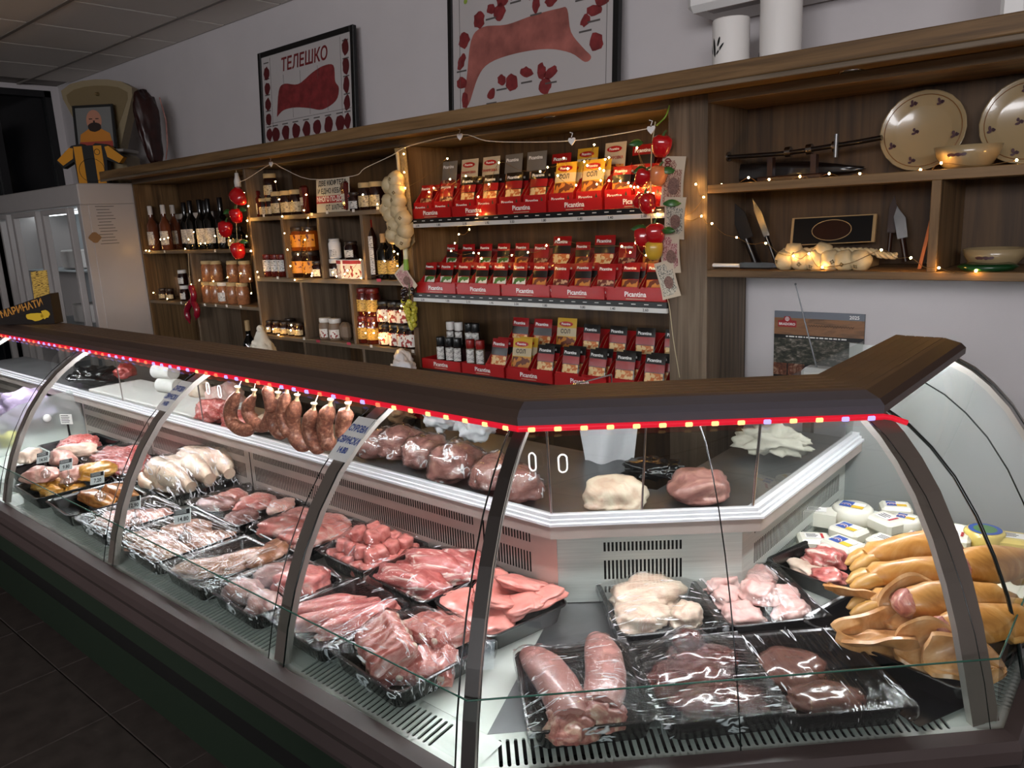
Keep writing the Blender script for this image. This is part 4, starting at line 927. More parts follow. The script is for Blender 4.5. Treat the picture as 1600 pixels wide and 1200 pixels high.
CH = [  # px, py, kind, rot, colour, size, label kind, phrase
 (1276, 800, 'wedge', 0.3, 'w', 1.0, 'p', 'white cheese wedge at the back left beside the vent'),
 (1332, 800, 'round', 0, 'w', 1.1, 'r', 'large round white cheese in the back row'),
 (1385, 812, 'block', -0.5, 'w', 1.0, 'pr', 'white cheese block with a tilted red-edged price label'),
 (1416, 812, 'round', 0, 'w', 0.8, 'r', 'small round white cheese beside the red-edged label'),
 (1272, 836, 'block', 0.5, 'w', 0.9, 'pr', 'flat cheese pack behind the bone tray at the far left'),
 (1326, 827, 'block', -0.3, 'w', 0.95, 'r', 'cheese pack with yellow and blue wrapper, middle row left'),
 (1318, 848, 'block', -0.35, 'w', 1.05, 'r', 'cheese pack with blue wrapper in the front row left'),
 (1371, 862, 'block', -0.3, 'w', 1.0, 'r', 'cheese pack with blue wrapper nearest the trotters'),
 (1384, 840, 'block', -0.3, 'w', 0.9, 'p', 'cheese pack with a white price label, middle row'),
 (1440, 838, 'block', -0.1, 'w', 0.95, 'r', 'cheese pack left of the dark post in the middle row'),
 (1490, 832, 'block', 0.1, 'w', 0.9, 'pr', 'cheese pack just right of the dark post'),
 (1539, 832, 'round', 0, 'y', 1.0, 'c', 'yellow round cheese with a printed lid'),
 (1584, 838, 'block', 0.2, 'y', 1.0, 'p', 'yellow cheese block at the right edge'),
 (1560, 868, 'block', -0.2, 'y', 1.0, 'pr', 'yellow cheese block with price label in front of the round one'),
 (1520, 858, 'block', 0.2, 'y', 0.8, 'p', 'small yellow cheese block between post and round cheese'),
 (1400, 790, 'block', 0.4, 'w', 0.9, 'r', 'cheese pack farthest back by the end glass')]
cm = {'w': M['cheese_white'], 'y': M['cheese_yellow']}
for px, py, kd, rz, cc, sc, lk, lb in CH:
    p = atz(px, py, 0.845); h = 0.034*sc
    if kd == 'block': me = MB().cbox(-0.04*sc, 0.04*sc, -0.032*sc, 0.032*sc, 0, h, 0.007, sm=False).mesh('cheese', cm[cc])
    elif kd == 'round': me = MB().lathe([(0, 0), (0.038*sc, 0), (0.043*sc, 0.006), (0.043*sc, h), (0.037*sc, h+0.006), (0, h+0.007)], 24).mesh('cheese', cm[cc])
    else: me = MB().prism([(-0.05*sc, -0.02*sc, 0), (0.045*sc, -0.036*sc, 0), (0.05*sc, 0.036*sc, 0)], (0, 0, h)).mesh('cheese', cm[cc])
    o = obj('cheese', me); o.location = (p.x, p.y, DZ+0.012+(0.006 if py < 830 else 0)); o.rotation_euler = (0, 0, rz); tag(o, lb, 'cheese', 'cheeses in the end section')
    zt = h+(0.0075 if kd == 'round' else 0.0005)
    if lk == 'r': label_rainbow(o, zt, 0.05*sc, 0.034*sc, 0.0, 0.0)
    elif lk == 'c':
        MB().lathe([(0, zt), (0.034, zt)], 20).build('lid_print', M['label_blue'], o); MB().lathe([(0, zt+.0004), (0.024, zt+.0004)], 20).build('lid_centre', M['label_green'], o)
    else: label_price(o, zt, 0.045*sc, 0.03*sc, 0, 0, lk == 'pr')
wt_ = obj('cheese_tray', traymesh(0.40, 0.36, 0.014)); wt_.data = wt_.data.copy(); wt_.data.materials[0] = M['cheese_white']; wt_.location = (-0.33, 1.86, DZ+0.001); wt_.rotation_euler = (0, 0, 0.0)
tag(wt_, 'low pale tray under the cheeses at the end', 'tray')

# ---------------- price cards on clear clips
M['clear'] = glassmat('clear_plastic', (0.93, 0.95, 0.96, 1), 2.0, 0.05, base=0.10)
defm('card', '#d5dcda', 0.4)
for i, (px, py, lb) in enumerate([(67, 716, 'price card farthest left in front of the ham joints'), (103, 727, 'price card second from left, white with black header'), (152, 748, 'price card above the smoked fillets'), (208, 787, 'price card in front of the third post'), (285, 808, 'price card above the marinated meat, nearest of the five')]):
    p = aty(px, py, 0.775); t = thing('price_card', lb, 'price card', (p.x, p.y, p.z), R_(25), 'price cards on clear clips')
    T = Matrix.Rotation(R_(-25), 4, 'X') @ Matrix.Rotation(R_(-12), 4, 'Y')
    b = MB().box(-0.022, 0.022, -0.0008, 0.0008, -0.014, 0.018, 0)
    b.box(-0.021, 0.021, -0.0014, -0.0008, 0.006, 0.0172, 1)
    for k in range(3): b.box(-0.018, 0.012, -0.0018, -0.0014, 0.0085+0.003*k, 0.0095+0.003*k, 0)
    puttext(b, ('14.50', '9.80', '7.20', '12.90', '14.80')[i], 0.014, 0.002, -0.0012, -0.005, 1)
    b.v = [tuple(T @ Vector(v)) for v in b.v]; b.build('card', [M['card'], M['ink']], t)
    MB().tube([(0, 0.006, -0.012), (0, 0.004, -0.03), (0.0, 0.0, -0.04)], 0.003, 8).build('stem', M['clear'], t)
    MB().ball((0, 0, -0.05), 0.014, 14, 8).build('clip_ball', M['clear'], t)
p = aty(103, 655, 1.10); t = thing('price_card', 'white handwritten card on a black clip by the glass divider', 'price card', (p.x, p.y, p.z), R_(30))
b = MB().box(-0.028, 0.028, -0.001, 0.001, -0.02, 0.02, 0); 
for k in range(5): b.box(-0.02, 0.014+0.004*(k % 2), -0.0016, -0.001, 0.014-0.007*k, 0.0162-0.007*k, 1)
b.build('card', [M['label_white'], M['ink']], t); MB().tube([(0, 0.004, -0.02), (0.0, 0.006, -0.07)], 0.004, 8).build('clip', M['black'], t)
# handwritten notes taped on two ribs
for x, z0, z1, lb in ((-1.964, 1.155, 1.215, 'white handwritten note taped to the third post'), (-1.223, 1.15, 1.215, 'white handwritten note taped to the second post')):
    y = lambda z: np.interp(z, [0.8, 1.005, 1.07, 1.132, 1.178, 1.212, 1.238], [0.697, 0.771, 0.81, 0.859, 0.91, 0.96, 1.012])-0.0085
    w_ = 0.03; b = MB(); P = [[(x-w_, y(z)-0.001, z), (x+w_, y(z)-0.001, z)] for z in (z0, (z0+z1)/2, z1)]
    b.grid(P, 0, False, flip=True)
    for k, zz in enumerate((0.75, 0.48, 0.25)):
        zc = z0+(z1-z0)*zz; s_ = MB(); puttext(s_, ('СУРОВА', 'СВИНСКА', '14.80')[k], 0.013, x, 0, 0, 1)
        for q in range(len(s_.v)): a_, b2, c_ = s_.v[q]; s_.v[q] = (a_, y(zc+c_)-0.003, zc+c_)
        b.add(s_.v, s_.f, 1)
    o = b.build('paper_note', [M['label_white'], M['label_blue']]); tag(o, lb, 'note')

# ---------------- hanging sausages
rail = MB().tube([(-2.08, 1.055, 1.222), (-1.26, 1.055, 1.222)], 0.004, 8).build('hanging_rail', M['chrome']); tag(rail, 'thin chrome rail under the canopy carrying the sausages', 'rail')
SA = [([(371, 613), (360, 640), (364, 661), (381, 672), (396, 667)], 0.0185, 'first sausage from the left, hanging in a hook shape'),
 ([(397, 618), (387, 638), (394, 657), (410, 666), (421, 655), (425, 625)], 0.017, 'second sausage from the left, bent into a U'),
 ([(416, 603), (422, 628), (424, 645)], 0.015, 'straight sausage end hanging behind the second sausage'),
 ([(434, 622), (426, 646), (431, 670), (445, 682)], 0.0175, 'third sausage from the left'),
 ([(448, 614), (442, 643), (447, 668), (455, 680)], 0.0175, 'fourth sausage from the left'),
 ([(464, 626), (457, 658), (463, 686), (481, 701)], 0.019, 'fifth sausage from the left, longest'),
 ([(490, 640), (483, 668), (490, 692), (504, 704)], 0.0185, 'sixth sausage from the left'),
 ([(516, 634), (508, 660), (510, 686), (520, 700)], 0.0195, 'seventh sausage from the left, hanging just before the post'),
 ([(543, 640), (536, 662), (537, 685)], 0.0185, 'last sausage on the right, hanging behind the paper note')]
defm('casing_end', '#d9bd92', 0.5); defm('twine', '#d8cfc0', 0.7)
def spl(P, n=6):
    P = [Vector(p) for p in P]; o = []
    for i in range(len(P)-1):
        a = P[max(i-1, 0)]; b_ = P[i]; c = P[i+1]; d = P[min(i+2, len(P)-1)]
        for k in range(n):
            t = k/n; o.append(0.5*((2*b_)+(c-a)*t+(2*a-5*b_+4*c-d)*t*t+(3*b_-a-3*c+d)*t**3))
    return o+[P[-1]]
for i, (pp, r, lb) in enumerate(SA):
    P = spl([aty(px, py, 1.035+0.012*(i % 2)) for px, py in pp]); n = len(P)
    rr = [r*min(1, 0.35+2.2*min(k, n-1-k)/n*2.0) for k in range(n)]; rr = [min(r, q) for q in rr]
    t = thing('sausage', lb+' on the chrome rail', 'sausage', P[0], 0, 'hanging sausages')
    MB().tube(P, rr, 14).build('casing', M['sausage'], t, True)
    MB().tube([P[0], P[0]+Vector((0.002, 0, 0.008)), P[0]+Vector((0.004, 0, 0.016))], [0.006, 0.004, 0.008], 8).build('tied_end', M['casing_end'], t, True)
    top = Vector((P[0].x+0.006, 1.055, 1.222)); MB().tube([P[0]+Vector((0, 0, 0.006)), top], 0.0014, 5).build('string', M['twine'], t, True)

# ---------------- things on the rear worktop behind the service glass
RM = [(590, 690, 0.13, 0.09, 0.10, 'cured'), (625, 690, 0.13, 0.10, 0.11, 'cured'), (665, 705, 0.12, 0.10, 0.11, 'cured'), (712, 722, 0.15, 0.12, 0.12, 'cured'), (770, 735, 0.13, 0.10, 0.10, 'cured'), (812, 752, 0.11, 0.10, 0.10, 'cured')]  # greyed meat colour stands in for the haze of the service glass
for i, (px, py, l, w_, h_, mt) in enumerate(RM):
    p = atz(px, py, 1.03); o = obj('wrapped_joint', bl('wrapped_joint', mt, 210+i, l, w_, h_, n1=0.25)); o.location = (p.x, min(p.y, 1.36), 0.986); o.rotation_euler = (0, 0, 0.9+0.3*i)
    tag(o, 'large meat joint behind the service glass, %s of the row' % nth(i, 6), 'meat', 'joints on the rear worktop')
    if True:
        me = bl('wrap', 'bag', 210+i, l*1.06, w_*1.06, h_*1.05, n1=0.25, n2=0.1); obj('plastic_wrap', me, o)
for px, py, l, mt, lb in ((962, 780, 0.13, 'chicken_skin', 'pale meat slab on the corner worktop left of the seam'), (1095, 768, 0.13, 'cured', 'pinkish meat slab on the corner worktop right of the seam')):
    p = atz(px, py, 1.02); o = obj('meat_slab', bl('meat_slab', mt, 230+px, l, 0.11, 0.09, n1=0.22)); o.location = (p.x-0.02, p.y+0.03, 0.986); o.rotation_euler = (0, 0, 0.8); tag(o, lb, 'meat')
o = MB().cbox(-3.28, -2.42, 1.19, 1.40, 0.986, 1.006, 0.004).build('cutting_board', M['white']); tag(o, 'big white cutting board on the rear worktop at the left', 'cutting board')
for i, (px, py, l, h_, mt, lb) in enumerate([(300, 648, 0.13, 0.10, 'mince', 'coarse mince heap behind the service glass, left one'), (335, 660, 0.14, 0.07, 'mince', 'coarse mince heap behind the service glass, right one'), (325, 605, 0.10, 0.09, 'lard', 'knobbly pale lump behind the oval finger holes'), (370, 612, 0.14, 0.10, 'chicken_pink', 'pale poultry piece above the first sausage'), (240, 575, 0.10, 0.08, 'mince_red', 'red meat lump at the back of the worktop'), (420, 650, 0.16, 0.06, 'lard', 'pale slab behind the hanging sausages')]):
    p = atz(px, py, 1.03); o = obj('meat_lump', bl('meat_lump', mt, 240+i, l, l*0.8, h_, n1=0.3, n2=0.12, f2=8)); o.location = (p.x, min(max(p.y, 1.22), 1.37), 0.986 if i < 4 or i == 5 else 1.007); tag(o, lb, 'meat')
for i, (px, py) in enumerate(((262, 582), (268, 597))):
    p = aty(px, py, 1.34); o = MB().tube([(-0.05, 0, 0), (0.05, 0, 0)], 0.028, 16).build('paper_roll', M['white']); o.location = (p.x, 1.33, 1.034+0.052*(1-i)); o.rotation_euler = (0, 0, 0.2)
    tag(o, 'white paper roll behind the note, %s of two' % ('upper', 'lower')[i], 'paper roll')
# bags, bin liner, cloth
def crumple(name, mt, seed, l, w, h, n2=0.35, f2=4, sub=4): return blobmesh(name, mt, seed, l, w, h, n1=0.35, f1=1.5, n2=n2, f2=f2, sub=sub, flat=0.8)
defm('bag_white', '#cfcdd0', 0.35, coat=0.4); defm('bag_black', '#0e0e10', 0.2, spec=0.7); defm('bag_brown', '#8a6a4c', 0.45); defm('cloth', '#c9c3b4', 0.9); defm('orange', '#d8641e', 0.5); defm('yellow_pack', '#c9c020', 0.35); defm('bag_lit_violet', '#b9a9c9', 0.3)  # LED glow on the clear bags is put into the violet colour
for i, (px, py, y, l, h_, mt, lb, z) in enumerate([(694, 655, 1.46, 0.12, 0.09, 'bag_white', 'white plastic bag on the ledge behind the joints, left one', 1.0), (742, 668, 1.46, 0.12, 0.10, 'bag_white', 'white plastic bag on the ledge behind the joints, right one', 1.0), (620, 640, 1.46, 0.11, 0.10, 'bag_brown', 'brown paper bag on the ledge behind the joints', 1.0),
    (1020, 735, 1.53, 0.13, 0.05, 'bag_black', 'crumpled black bag behind the corner worktop', 1.0), (150, 590, 1.30, 0.22, 0.08, 'bag_black', 'crumpled black bag left of the cutting board', 0.99), (40, 640, 1.1, 0.3, 0.16, 'bag_lit_violet', 'pile of clear violet-lit plastic bags at the far left', 0.85), (15, 690, 0.95, 0.09, 0.06, 'yellow_pack', 'small yellow packet at the far left', 0.86)]):
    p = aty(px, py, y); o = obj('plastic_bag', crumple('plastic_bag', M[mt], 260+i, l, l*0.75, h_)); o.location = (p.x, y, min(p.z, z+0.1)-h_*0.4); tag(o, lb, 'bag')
o = MB().box(-1.7, -0.95, 1.42, 1.6, 0.97, 0.985).build('rear_ledge', M['steel_dark']); tag(o, 'narrow dark steel ledge behind the rear worktop', 'ledge')
for x in (-1.65, -1.0): MB().box(x-0.02, x+0.02, 1.5, 1.54, 0, 0.97).build('leg', M['steel_dark'], o)
rb_ = MB()
# carrier bag hanging: creased sheet with depth
P = []
for i in range(13):
    u = i/12; row = []
    for j in range(9):
        v = j/8; row.append((0.145*(u-0.5)*(1-0.25*v), 0.02*sin(u*9+v*2)+0.015*v, -0.145*v*(1-0.12*abs(u-0.3))+0.012*sin(u*5)))
    P.append(row)
f_ = MB().grid(P); bq = [[(x, y+0.05+0.02*u_, z) for u_, (x, y, z) in enumerate(r_)] for r_ in P]; f_.grid(bq, flip=True)
pc_ = aty(950, 662, 1.55); o = f_.build('carrier_bag', M['bag_white']); o.location = pc_; o.rotation_euler = (0, 0, 0.6); tag(o, 'white carrier bag hanging behind the corner service glass', 'bag')
hk = MB().tube([(pc_.x, 1.57, pc_.z), (pc_.x, 1.57, pc_.z+0.12), (pc_.x, 1.30, pc_.z+0.13)], 0.002, 6).build('bag_hook', M['chrome'], o); hk.matrix_parent_inverse = (Matrix.Translation(o.location) @ Matrix.Rotation(0.6, 4, 'Z')).inverted()
p = aty(1200, 700, 1.75); o = obj('cleaning_cloth', crumple('cleaning_cloth', M['cloth'], 280, 0.15, 0.11, 0.07, n2=0.6, f2=3.2)); o.location = (p.x+0.08, 1.80, 0.986); o.location.x = -0.73; tag(o, 'crumpled beige cloth with a hook on the right worktop', 'cloth')
# ---------------- red and blue LED strip along the canopy edge
defm('led_sleeve', (0.75, 0.01, 0.03, 1), 0.3, emit=0.55); LR = emis('led_red', (1.0, 0.13, 0.06, 1), 2.2); LBl = emis('led_blue', (0.35, 0.30, 1.0, 1), 2.0); LC = emis('led_core', (1.0, 0.52, 0.2, 1), 2.0)
strip = thing('led_strip', 'red and blue glowing LED strip along the front edge of the counter canopy', 'led strip', (-0.858, 0.985, 1.24))
pts = [Vector(v) for v in stat(-0.010, 1.2375, True, xl=-4.4)]; pts = pts[:3]
tail = [pts[2], pts[2]+Vector((0.012, 0.01, -0.003)), pts[2]+Vector((0.034, 0.022, -0.012))]
MB().tube([pts[0], pts[1]], 0.0062, 8).build('sleeve', M['led_sleeve'], strip, True); MB().tube([pts[1], pts[2]], 0.0062, 8).build('sleeve', M['led_sleeve'], strip, True); MB().tube(tail, 0.005, 8).build('loose_end', M['led_sleeve'], strip, True)
lm_ = {k_: MB().cbox(-0.0065, 0.0065, -0.0025, 0.0025, -0.004, 0.004, 0.0015).mesh('led', mt) for k_, mt in (('r', LR), ('b', LBl), ('c', LC))}
def leds(p, q, n, seq, rz):
    for i in range(n):
        o = obj('led', lm_[seq(i)], strip); o.location = p.lerp(q, (i+0.5)/n)+Vector((0.0055*sin(rz), -0.0055*cos(rz), -0.001))-strip.location; o.rotation_euler = (0, 0, rz)
def sq(i):
    x = -4.4+3.54*(i+.5)/72
    if x > -1.21: return 'c'
    if x > -2.05: return 'rrbbc'[i % 5] if x < -1.5 else 'rb'[i % 2]
    return 'rrbbbb'[i % 6]
leds(pts[0], pts[1], 72, sq, 0)
leds(pts[1], pts[2], 14, lambda i: 'cccccccccbccbb'[i], R_(41))
# ---------------------------------------------------------------- goods on the shelves
defm('jam_dark', '#1c0a08', 0.15, coat=0.6); defm('jam_red', '#4a120c', 0.15, coat=0.6); defm('jam_amber', '#7a3a0c', 0.15, coat=0.6); defm('compote', '#8a5a3c', 0.25, coat=0.6, var=0.3, vs=50)
defm('powder', '#6e5a48', 0.5); defm('lid_wood', '#a98a5f', 0.6); defm('lid_red', '#5e1512', 0.35); defm('lid_white', '#c9c6c2', 0.35); defm('lid_black', '#121212', 0.35); defm('lid_dark', '#2b211b', 0.4); defm('lid_cloth', '#b09a70', 0.8)
M['lab_cream'] = printmat('cream_label', '#c9b890', '#5a4632', 90, 700, 0.56); M['lab_white'] = printmat('white_label', '#d2cfca', '#4c4a48', 90, 700, 0.56)
M['lab_orange'] = printmat('orange_label', '#cf8a22', '#5a1a10', 60, 60, 0.6); M['lab_fruit'] = printmat('fruit_label', '#d6d0c8', '#8a2018', 60, 60, 0.58); M['lab_yellow'] = printmat('yellow_label', '#c7a24a', '#5a3e18', 70, 400, 0.57)
defm('wine_glass_dark', '#060706', 0.08, spec=0.7); defm('rose_wine', '#5e3422', 0.1, coat=0.5); defm('wine_cap', '#0d0b0d', 0.35); defm('white_cap', '#cfcac6', 0.4); defm('red_cap', '#7d1512', 0.35)
KIND = {}
def kind(name, cat, parts):
    KIND[name] = (cat, [(n, mb_.mesh(n, mt)) for n, mb_, mt in parts])
def jar(name, r, h, body, lid, lab, lh=0.16, lr=0.9, l0=0.14, l1=0.62, cat='jar', la=(pi*1.05, pi*1.95)):
    hb = h*(1-lh)
    k = [('glass_body', MB().lathe([(0, 0), (r*0.92, 0), (r, 0.004), (r, hb*0.84), (r*lr*0.94, hb*0.95), (r*lr*0.94, hb)], 16), M[body]),
         ('lid', MB().lathe([(r*lr*0.94, hb*0.97), (r*lr, hb), (r*lr, h-0.003), (r*lr*0.95, h), (0, h)], 16), M[lid])]
    if lab: k.append(('label', MB().lathe([(r*1.012, hb*l0), (r*1.012, hb*l1)], 12, a0=la[0], a1=la[1]), M[lab]))
    kind(name, cat, k)
def bottle(name, r, h, body, cap, lab, neck=0.36, l0=0.12, l1=0.42):
    nr = r*0.38; hs = h*(1-neck)
    kind(name, 'bottle', [('glass_body', MB().lathe([(0, 0), (r*0.95, 0), (r, 0.006), (r, hs*0.88), (r*0.8, hs*0.96), (nr*1.1, hs*1.1), (nr, hs*1.16), (nr, h*0.86)], 16), M[body]),
        ('cap', MB().lathe([(nr*1.08, h*0.80), (nr*1.12, h-0.004), (nr*0.9, h), (0, h)], 12), M[cap])]+([('label', MB().lathe([(r*1.012, h*l0), (r*1.012, h*l1)], 12, a0=pi*1.05, a1=pi*1.95), M[lab])] if lab else []))
FIRST = {}
def stand(kd, loc, label, group, rz=0.0, sc=None):
    cat, parts = KIND[kd]
    nm = {'jar': 'jam_jar', 'bottle': 'glass_bottle', 'can': 'tall_jar', 'box': 'carton_box', 'bag': 'food_bag'}.get(cat, cat)
    t = thing(nm, label, cat, loc, rz, group)
    for n, me in parts: obj(n, me, t)
    if sc: t.scale = (sc,)*3
    return t
def row(kd, pxs, py, y, z, phrase, group, names=None):
    n = len(pxs)
    for i, px in enumerate(pxs):
        p = aty(px, py, y); stand(kd, (p.x, y, z+0.0005), '%s, %s' % (phrase, nth(i, n)) if n > 1 else phrase, group, rz=0.15*((i*7) % 5-2))
jar('honey', 0.040, 0.13, 'jam_dark', 'lid_cloth', 'lab_cream'); jar('honey_s', 0.030, 0.10, 'jam_dark', 'lid_cloth', 'lab_cream'); jar('jam_s', 0.036, 0.09, 'jam_dark', 'lid_dark', 'lab_white'); jar('red_tall', 0.038, 0.145, 'jam_red', 'lid_red', 'lab_cream')
jar('tall_can', 0.030, 0.125, 'jam_red', 'lid_red', 'lab_white', cat='can', l0=0.3, l1=0.9); jar('preserve', 0.040, 0.13, 'compote', 'lid_cloth', None, lh=0.14); jar('preserve_l', 0.040, 0.13, 'compote', 'lid_white', 'lab_white', lh=0.14)
jar('orange_jar', 0.050, 0.14, 'jam_dark', 'lid_dark', 'lab_orange', l0=0.2, l1=0.75); jar('orange_box', 0.052, 0.13, 'jam_amber', 'lid_dark', 'lab_orange', l0=0.2, l1=0.8); jar('mini', 0.030, 0.075, 'jam_dark', 'lid_dark', 'lab_cream', lh=0.22)
jar('bw', 0.032, 0.10, 'jam_dark', 'lid_white', 'lab_white', lh=0.2); jar('white_lid', 0.036, 0.115, 'powder', 'lid_white', 'lab_fruit', lh=0.18); jar('red_lid', 0.038, 0.14, 'jam_red', 'lid_red', 'lab_cream', lh=0.18); jar('fruit', 0.042, 0.11, 'jam_dark', 'lid_black', 'lab_fruit', lh=0.2, l0=0.1, l1=0.8)
jar('yogurt', 0.032, 0.10, 'white', 'lid_white', 'lab_white', lh=0.1, l0=0.1, l1=0.5); jar('yellow_jar', 0.040, 0.14, 'jam_red', 'lid_red', 'lab_yellow', l0=0.2, l1=0.7)
bottle('wine', 0.037, 0.305, 'wine_glass_dark', 'wine_cap', 'lab_white'); bottle('rose', 0.038, 0.295, 'rose_wine', 'white_cap', 'lab_white'); bottle('ketchup', 0.030, 0.29, 'jam_dark', 'red_cap', 'lab_white', neck=0.22, l0=0.08, l1=0.72); bottle('syrup', 0.036, 0.22, 'wine_glass_dark', 'lid_wood', 'lab_yellow', neck=0.3); bottle('mini_b', 0.026, 0.13, 'wine_glass_dark', 'wine_cap', 'lab_cream', neck=0.3); bottle('oil', 0.04, 0.33, 'wine_glass_dark', 'lid_wood', None)
zA1, zA2, zB1, zB2, zB3 = 1.485, 1.152, 1.66, 1.325, 0.997
row('rose', (243, 263), 390, 2.52, zA1, 'rosé wine bottle with white cap in the front row of the left bay', 'rosé wine bottles'); row('rose', (252, 277), 385, 2.62, zA1, 'rosé wine bottle in the second row of the left bay', 'rosé wine bottles')
row('wine', (305, 320, 333, 352), 389, 2.52, zA1, 'dark red wine bottle with white label, front row of the left bay', 'red wine bottles'); row('wine', (295, 327), 385, 2.63, zA1, 'dark wine bottle standing behind the front row in the left bay', 'red wine bottles')
row('mini_b', (364, 372, 379), 389, 2.53, zA1, 'small dark bottle with pale label behind the red pepper ornaments', 'small bottles')
b = MB().cbox(-0.24, 0.36, 0, 0.05, 0, 0.24, 0.004); o = b.build('wine_carton', M['lid_dark']); p = aty(290, 350, 2.68); o.location = (p.x, 2.69, zA1); tag(o, 'dark carton with pale upper edge behind the wine bottles', 'box'); MB().box(-0.24, 0.36, -0.001, 0, 0.20, 0.235).build('carton_edge', M['lid_white'], o)
row('mini', (244, 256, 267), 466, 2.51, zA2, 'small dark jar on the lower left shelf', 'small jars on the lower left shelf'); row('mini', (250, 262), 455, 2.60, zA2+0.0, 'small dark jar in the back row of the lower left shelf', 'small jars on the lower left shelf')
for i, z in enumerate((zA2, zA2+0.102)): row('bw', (290,), 466, 2.515, z, 'black jar with white lid, %s of the stack beside the dried chilli' % ('lower', 'upper')[i], 'black and white jars')
kind('bag', 'bag', [('pouch', MB().cbox(-0.045, 0.045, -0.025, 0.025, 0, 0.15, 0.012, sm=False), M['bag_brown'])])
row('bag', (279, 294), 440, 2.66, zA2+0.0, 'brown paper food bag at the back of the lower left shelf', 'brown food bags')
row('preserve', (327, 340), 470, 2.52, zA2, 'pale pickle jar in the lower row of the stacked jars, left side', 'stacked pickle jars'); row('preserve_l', (352,), 470, 2.515, zA2, 'pickle jar with white lid and label in the lower row of stacked jars', 'stacked pickle jars'); row('preserve', (366, 381), 470, 2.52, zA2, 'pale pickle jar in the lower row of the stacked jars, right side', 'stacked pickle jars')
row('preserve', (326, 340, 366, 385), 436, 2.53, zA2+0.1315, 'pale pickle jar in the upper row of the stacked jars', 'stacked pickle jars')
row('oil', (391,), 545, 2.55, 0.72, 'tall green oil bottle on the floor shelf below the pickle jars', 'bottles'); MB().box(-4.045, -3.2, YF+0.02, YB, 0.70, 0.72).build('low_shelf', M['oak_grey_x'], bpy.data.objects['oak_shelf_bay.001'], True)
# middle bay
row('red_tall', (402,), 332, 2.52, zB1, 'tall jar with red lid at the left end of the top middle shelf', 'honey jars'); row('honey_s', (414, 424), 332, 2.51, zB1, 'small jar with cloth lid on the top middle shelf', 'honey jars'); row('honey', (436, 451, 466), 332, 2.525, zB1, 'honey jar with cloth lid and cream label left of the joke sign', 'honey jars')
row('honey', (424,), 300, 2.53, zB1+0.1, 'honey jar stacked on top of the small jars', 'honey jars')
kind('mince_pack', 'bag', [('pouch', MB().cbox(-0.032, 0.032, -0.018, 0.018, 0, 0.145, 0.010), M['jam_red']), ('label', MB().box(-0.022, 0.022, -0.0195, -0.018, 0.045, 0.085), M['lab_white'])])
row('mince_pack', (478,), 330, 2.50, zB1, 'red spice bag with white label left of the joke sign', 'spice bags'); row('mince_pack', (543,), 328, 2.50, zB1, 'red spice bag with white label right of the joke sign', 'spice bags')
row('jam_s', (556,), 326, 2.52, zB1, 'low dark jar right of the joke sign', 'honey jars'); row('honey', (574,), 326, 2.52, zB1, 'honey jar with cloth lid right of the low dark jar', 'honey jars'); row('honey', (591,), 325, 2.52, zB1, 'honey jar with cloth lid beside the garlic braid', 'honey jars')
t = thing('joke_sign', 'cream tin sign with black lettering and a red band on the middle shelf', 'sign', (-3.31, 2.485, zB1+0.001)); T = Matrix.Rotation(R_(-5), 4, 'X')
def tilt(b): b.v = [tuple(T @ Vector(v)) for v in b.v]; return b
defm('sign_cream', '#c6bda9', 0.5, var=0.06, vs=9); defm('sign_red', '#a01f24', 0.5)
tilt(MB().cbox(-0.135, 0.135, -0.002, 0.002, 0, 0.165, 0.001)).build('plate', M['sign_cream'], t); tilt(MB().box(-0.135, 0.135, -0.003, -0.002, 0.045, 0.082)).build('red_band', M['sign_red'], t)
b = MB(); puttext(b, 'ДВЕ КЮФТЕТА', 0.034, 0, -0.0032, 0.143, sx=0.92); puttext(b, 'И ЕДНО КЕБАПЧЕ', 0.034, 0.005, -0.0032, 0.104, sx=0.85); puttext(b, 'ОТ ХАПЧЕ!', 0.034, 0.02, -0.0032, 0.022, sx=0.85); tilt(b).build('lettering', M['ink'], t)
b = MB(); puttext(b, 'МНОГО ПО-ДОБРЕ', 0.033, 0.0, -0.0038, 0.064, sx=0.85); tilt(b).build('white_lettering', M['label_white'], t)
row('tall_can', (410, 421, 433, 443), 428, 2.51, zB2, 'slim red jar with white label in the left middle compartment', 'slim red jars')
row('orange_jar', (472, 488), 430, 2.53, zB2, 'dark jar with orange heart label, lower layer', 'orange label jars'); row('orange_box', (471, 487), 398, 2.54, zB2+0.141, 'amber jar with orange label stacked on top', 'orange label jars'); row('jam_s', (499,), 430, 2.50, zB2, 'small jar at the divider beside the orange label jars', 'orange label jars')
row('bw', (525,), 431, 2.51, zB2, 'small black jar with white label under the white jar', 'jars beside the fruit cartons'); row('yogurt', (525,), 408, 2.515, zB2+0.102, 'white jar on top of the small black jar', 'jars beside the fruit cartons')
kind('fruit_box', 'box', [('carton', MB().cbox(-0.035, 0.035, -0.03, 0.03, 0, 0.095, 0.001), M['label_white']), ('print', MB().box(-0.033, 0.033, -0.031, -0.03, 0.004, 0.07), M['lab_fruit']), ('red_top', MB().box(-0.034, 0.034, -0.0312, -0.03, 0.074, 0.092), M['sign_red'])])
row('fruit_box', (539, 551, 562), 430, 2.52, zB2, 'small white carton with fruit print', 'fruit cartons'); row('jam_s', (550,), 402, 2.53, zB2+0.096, 'dark jar standing on the fruit cartons', 'jars beside the fruit cartons')
row('ketchup', (585,), 434, 2.51, zB2, 'tall dark bottle with red cap and long white label', 'bottles'); row('syrup', (603, 618), 434, 2.52, zB2, 'squat dark bottle with yellow label beside the garlic', 'bottles'); row('yellow_jar', (606, 622), 400, 2.60, zB2+0.0, 'dark jar with yellow label behind the squat bottles', 'bottles')
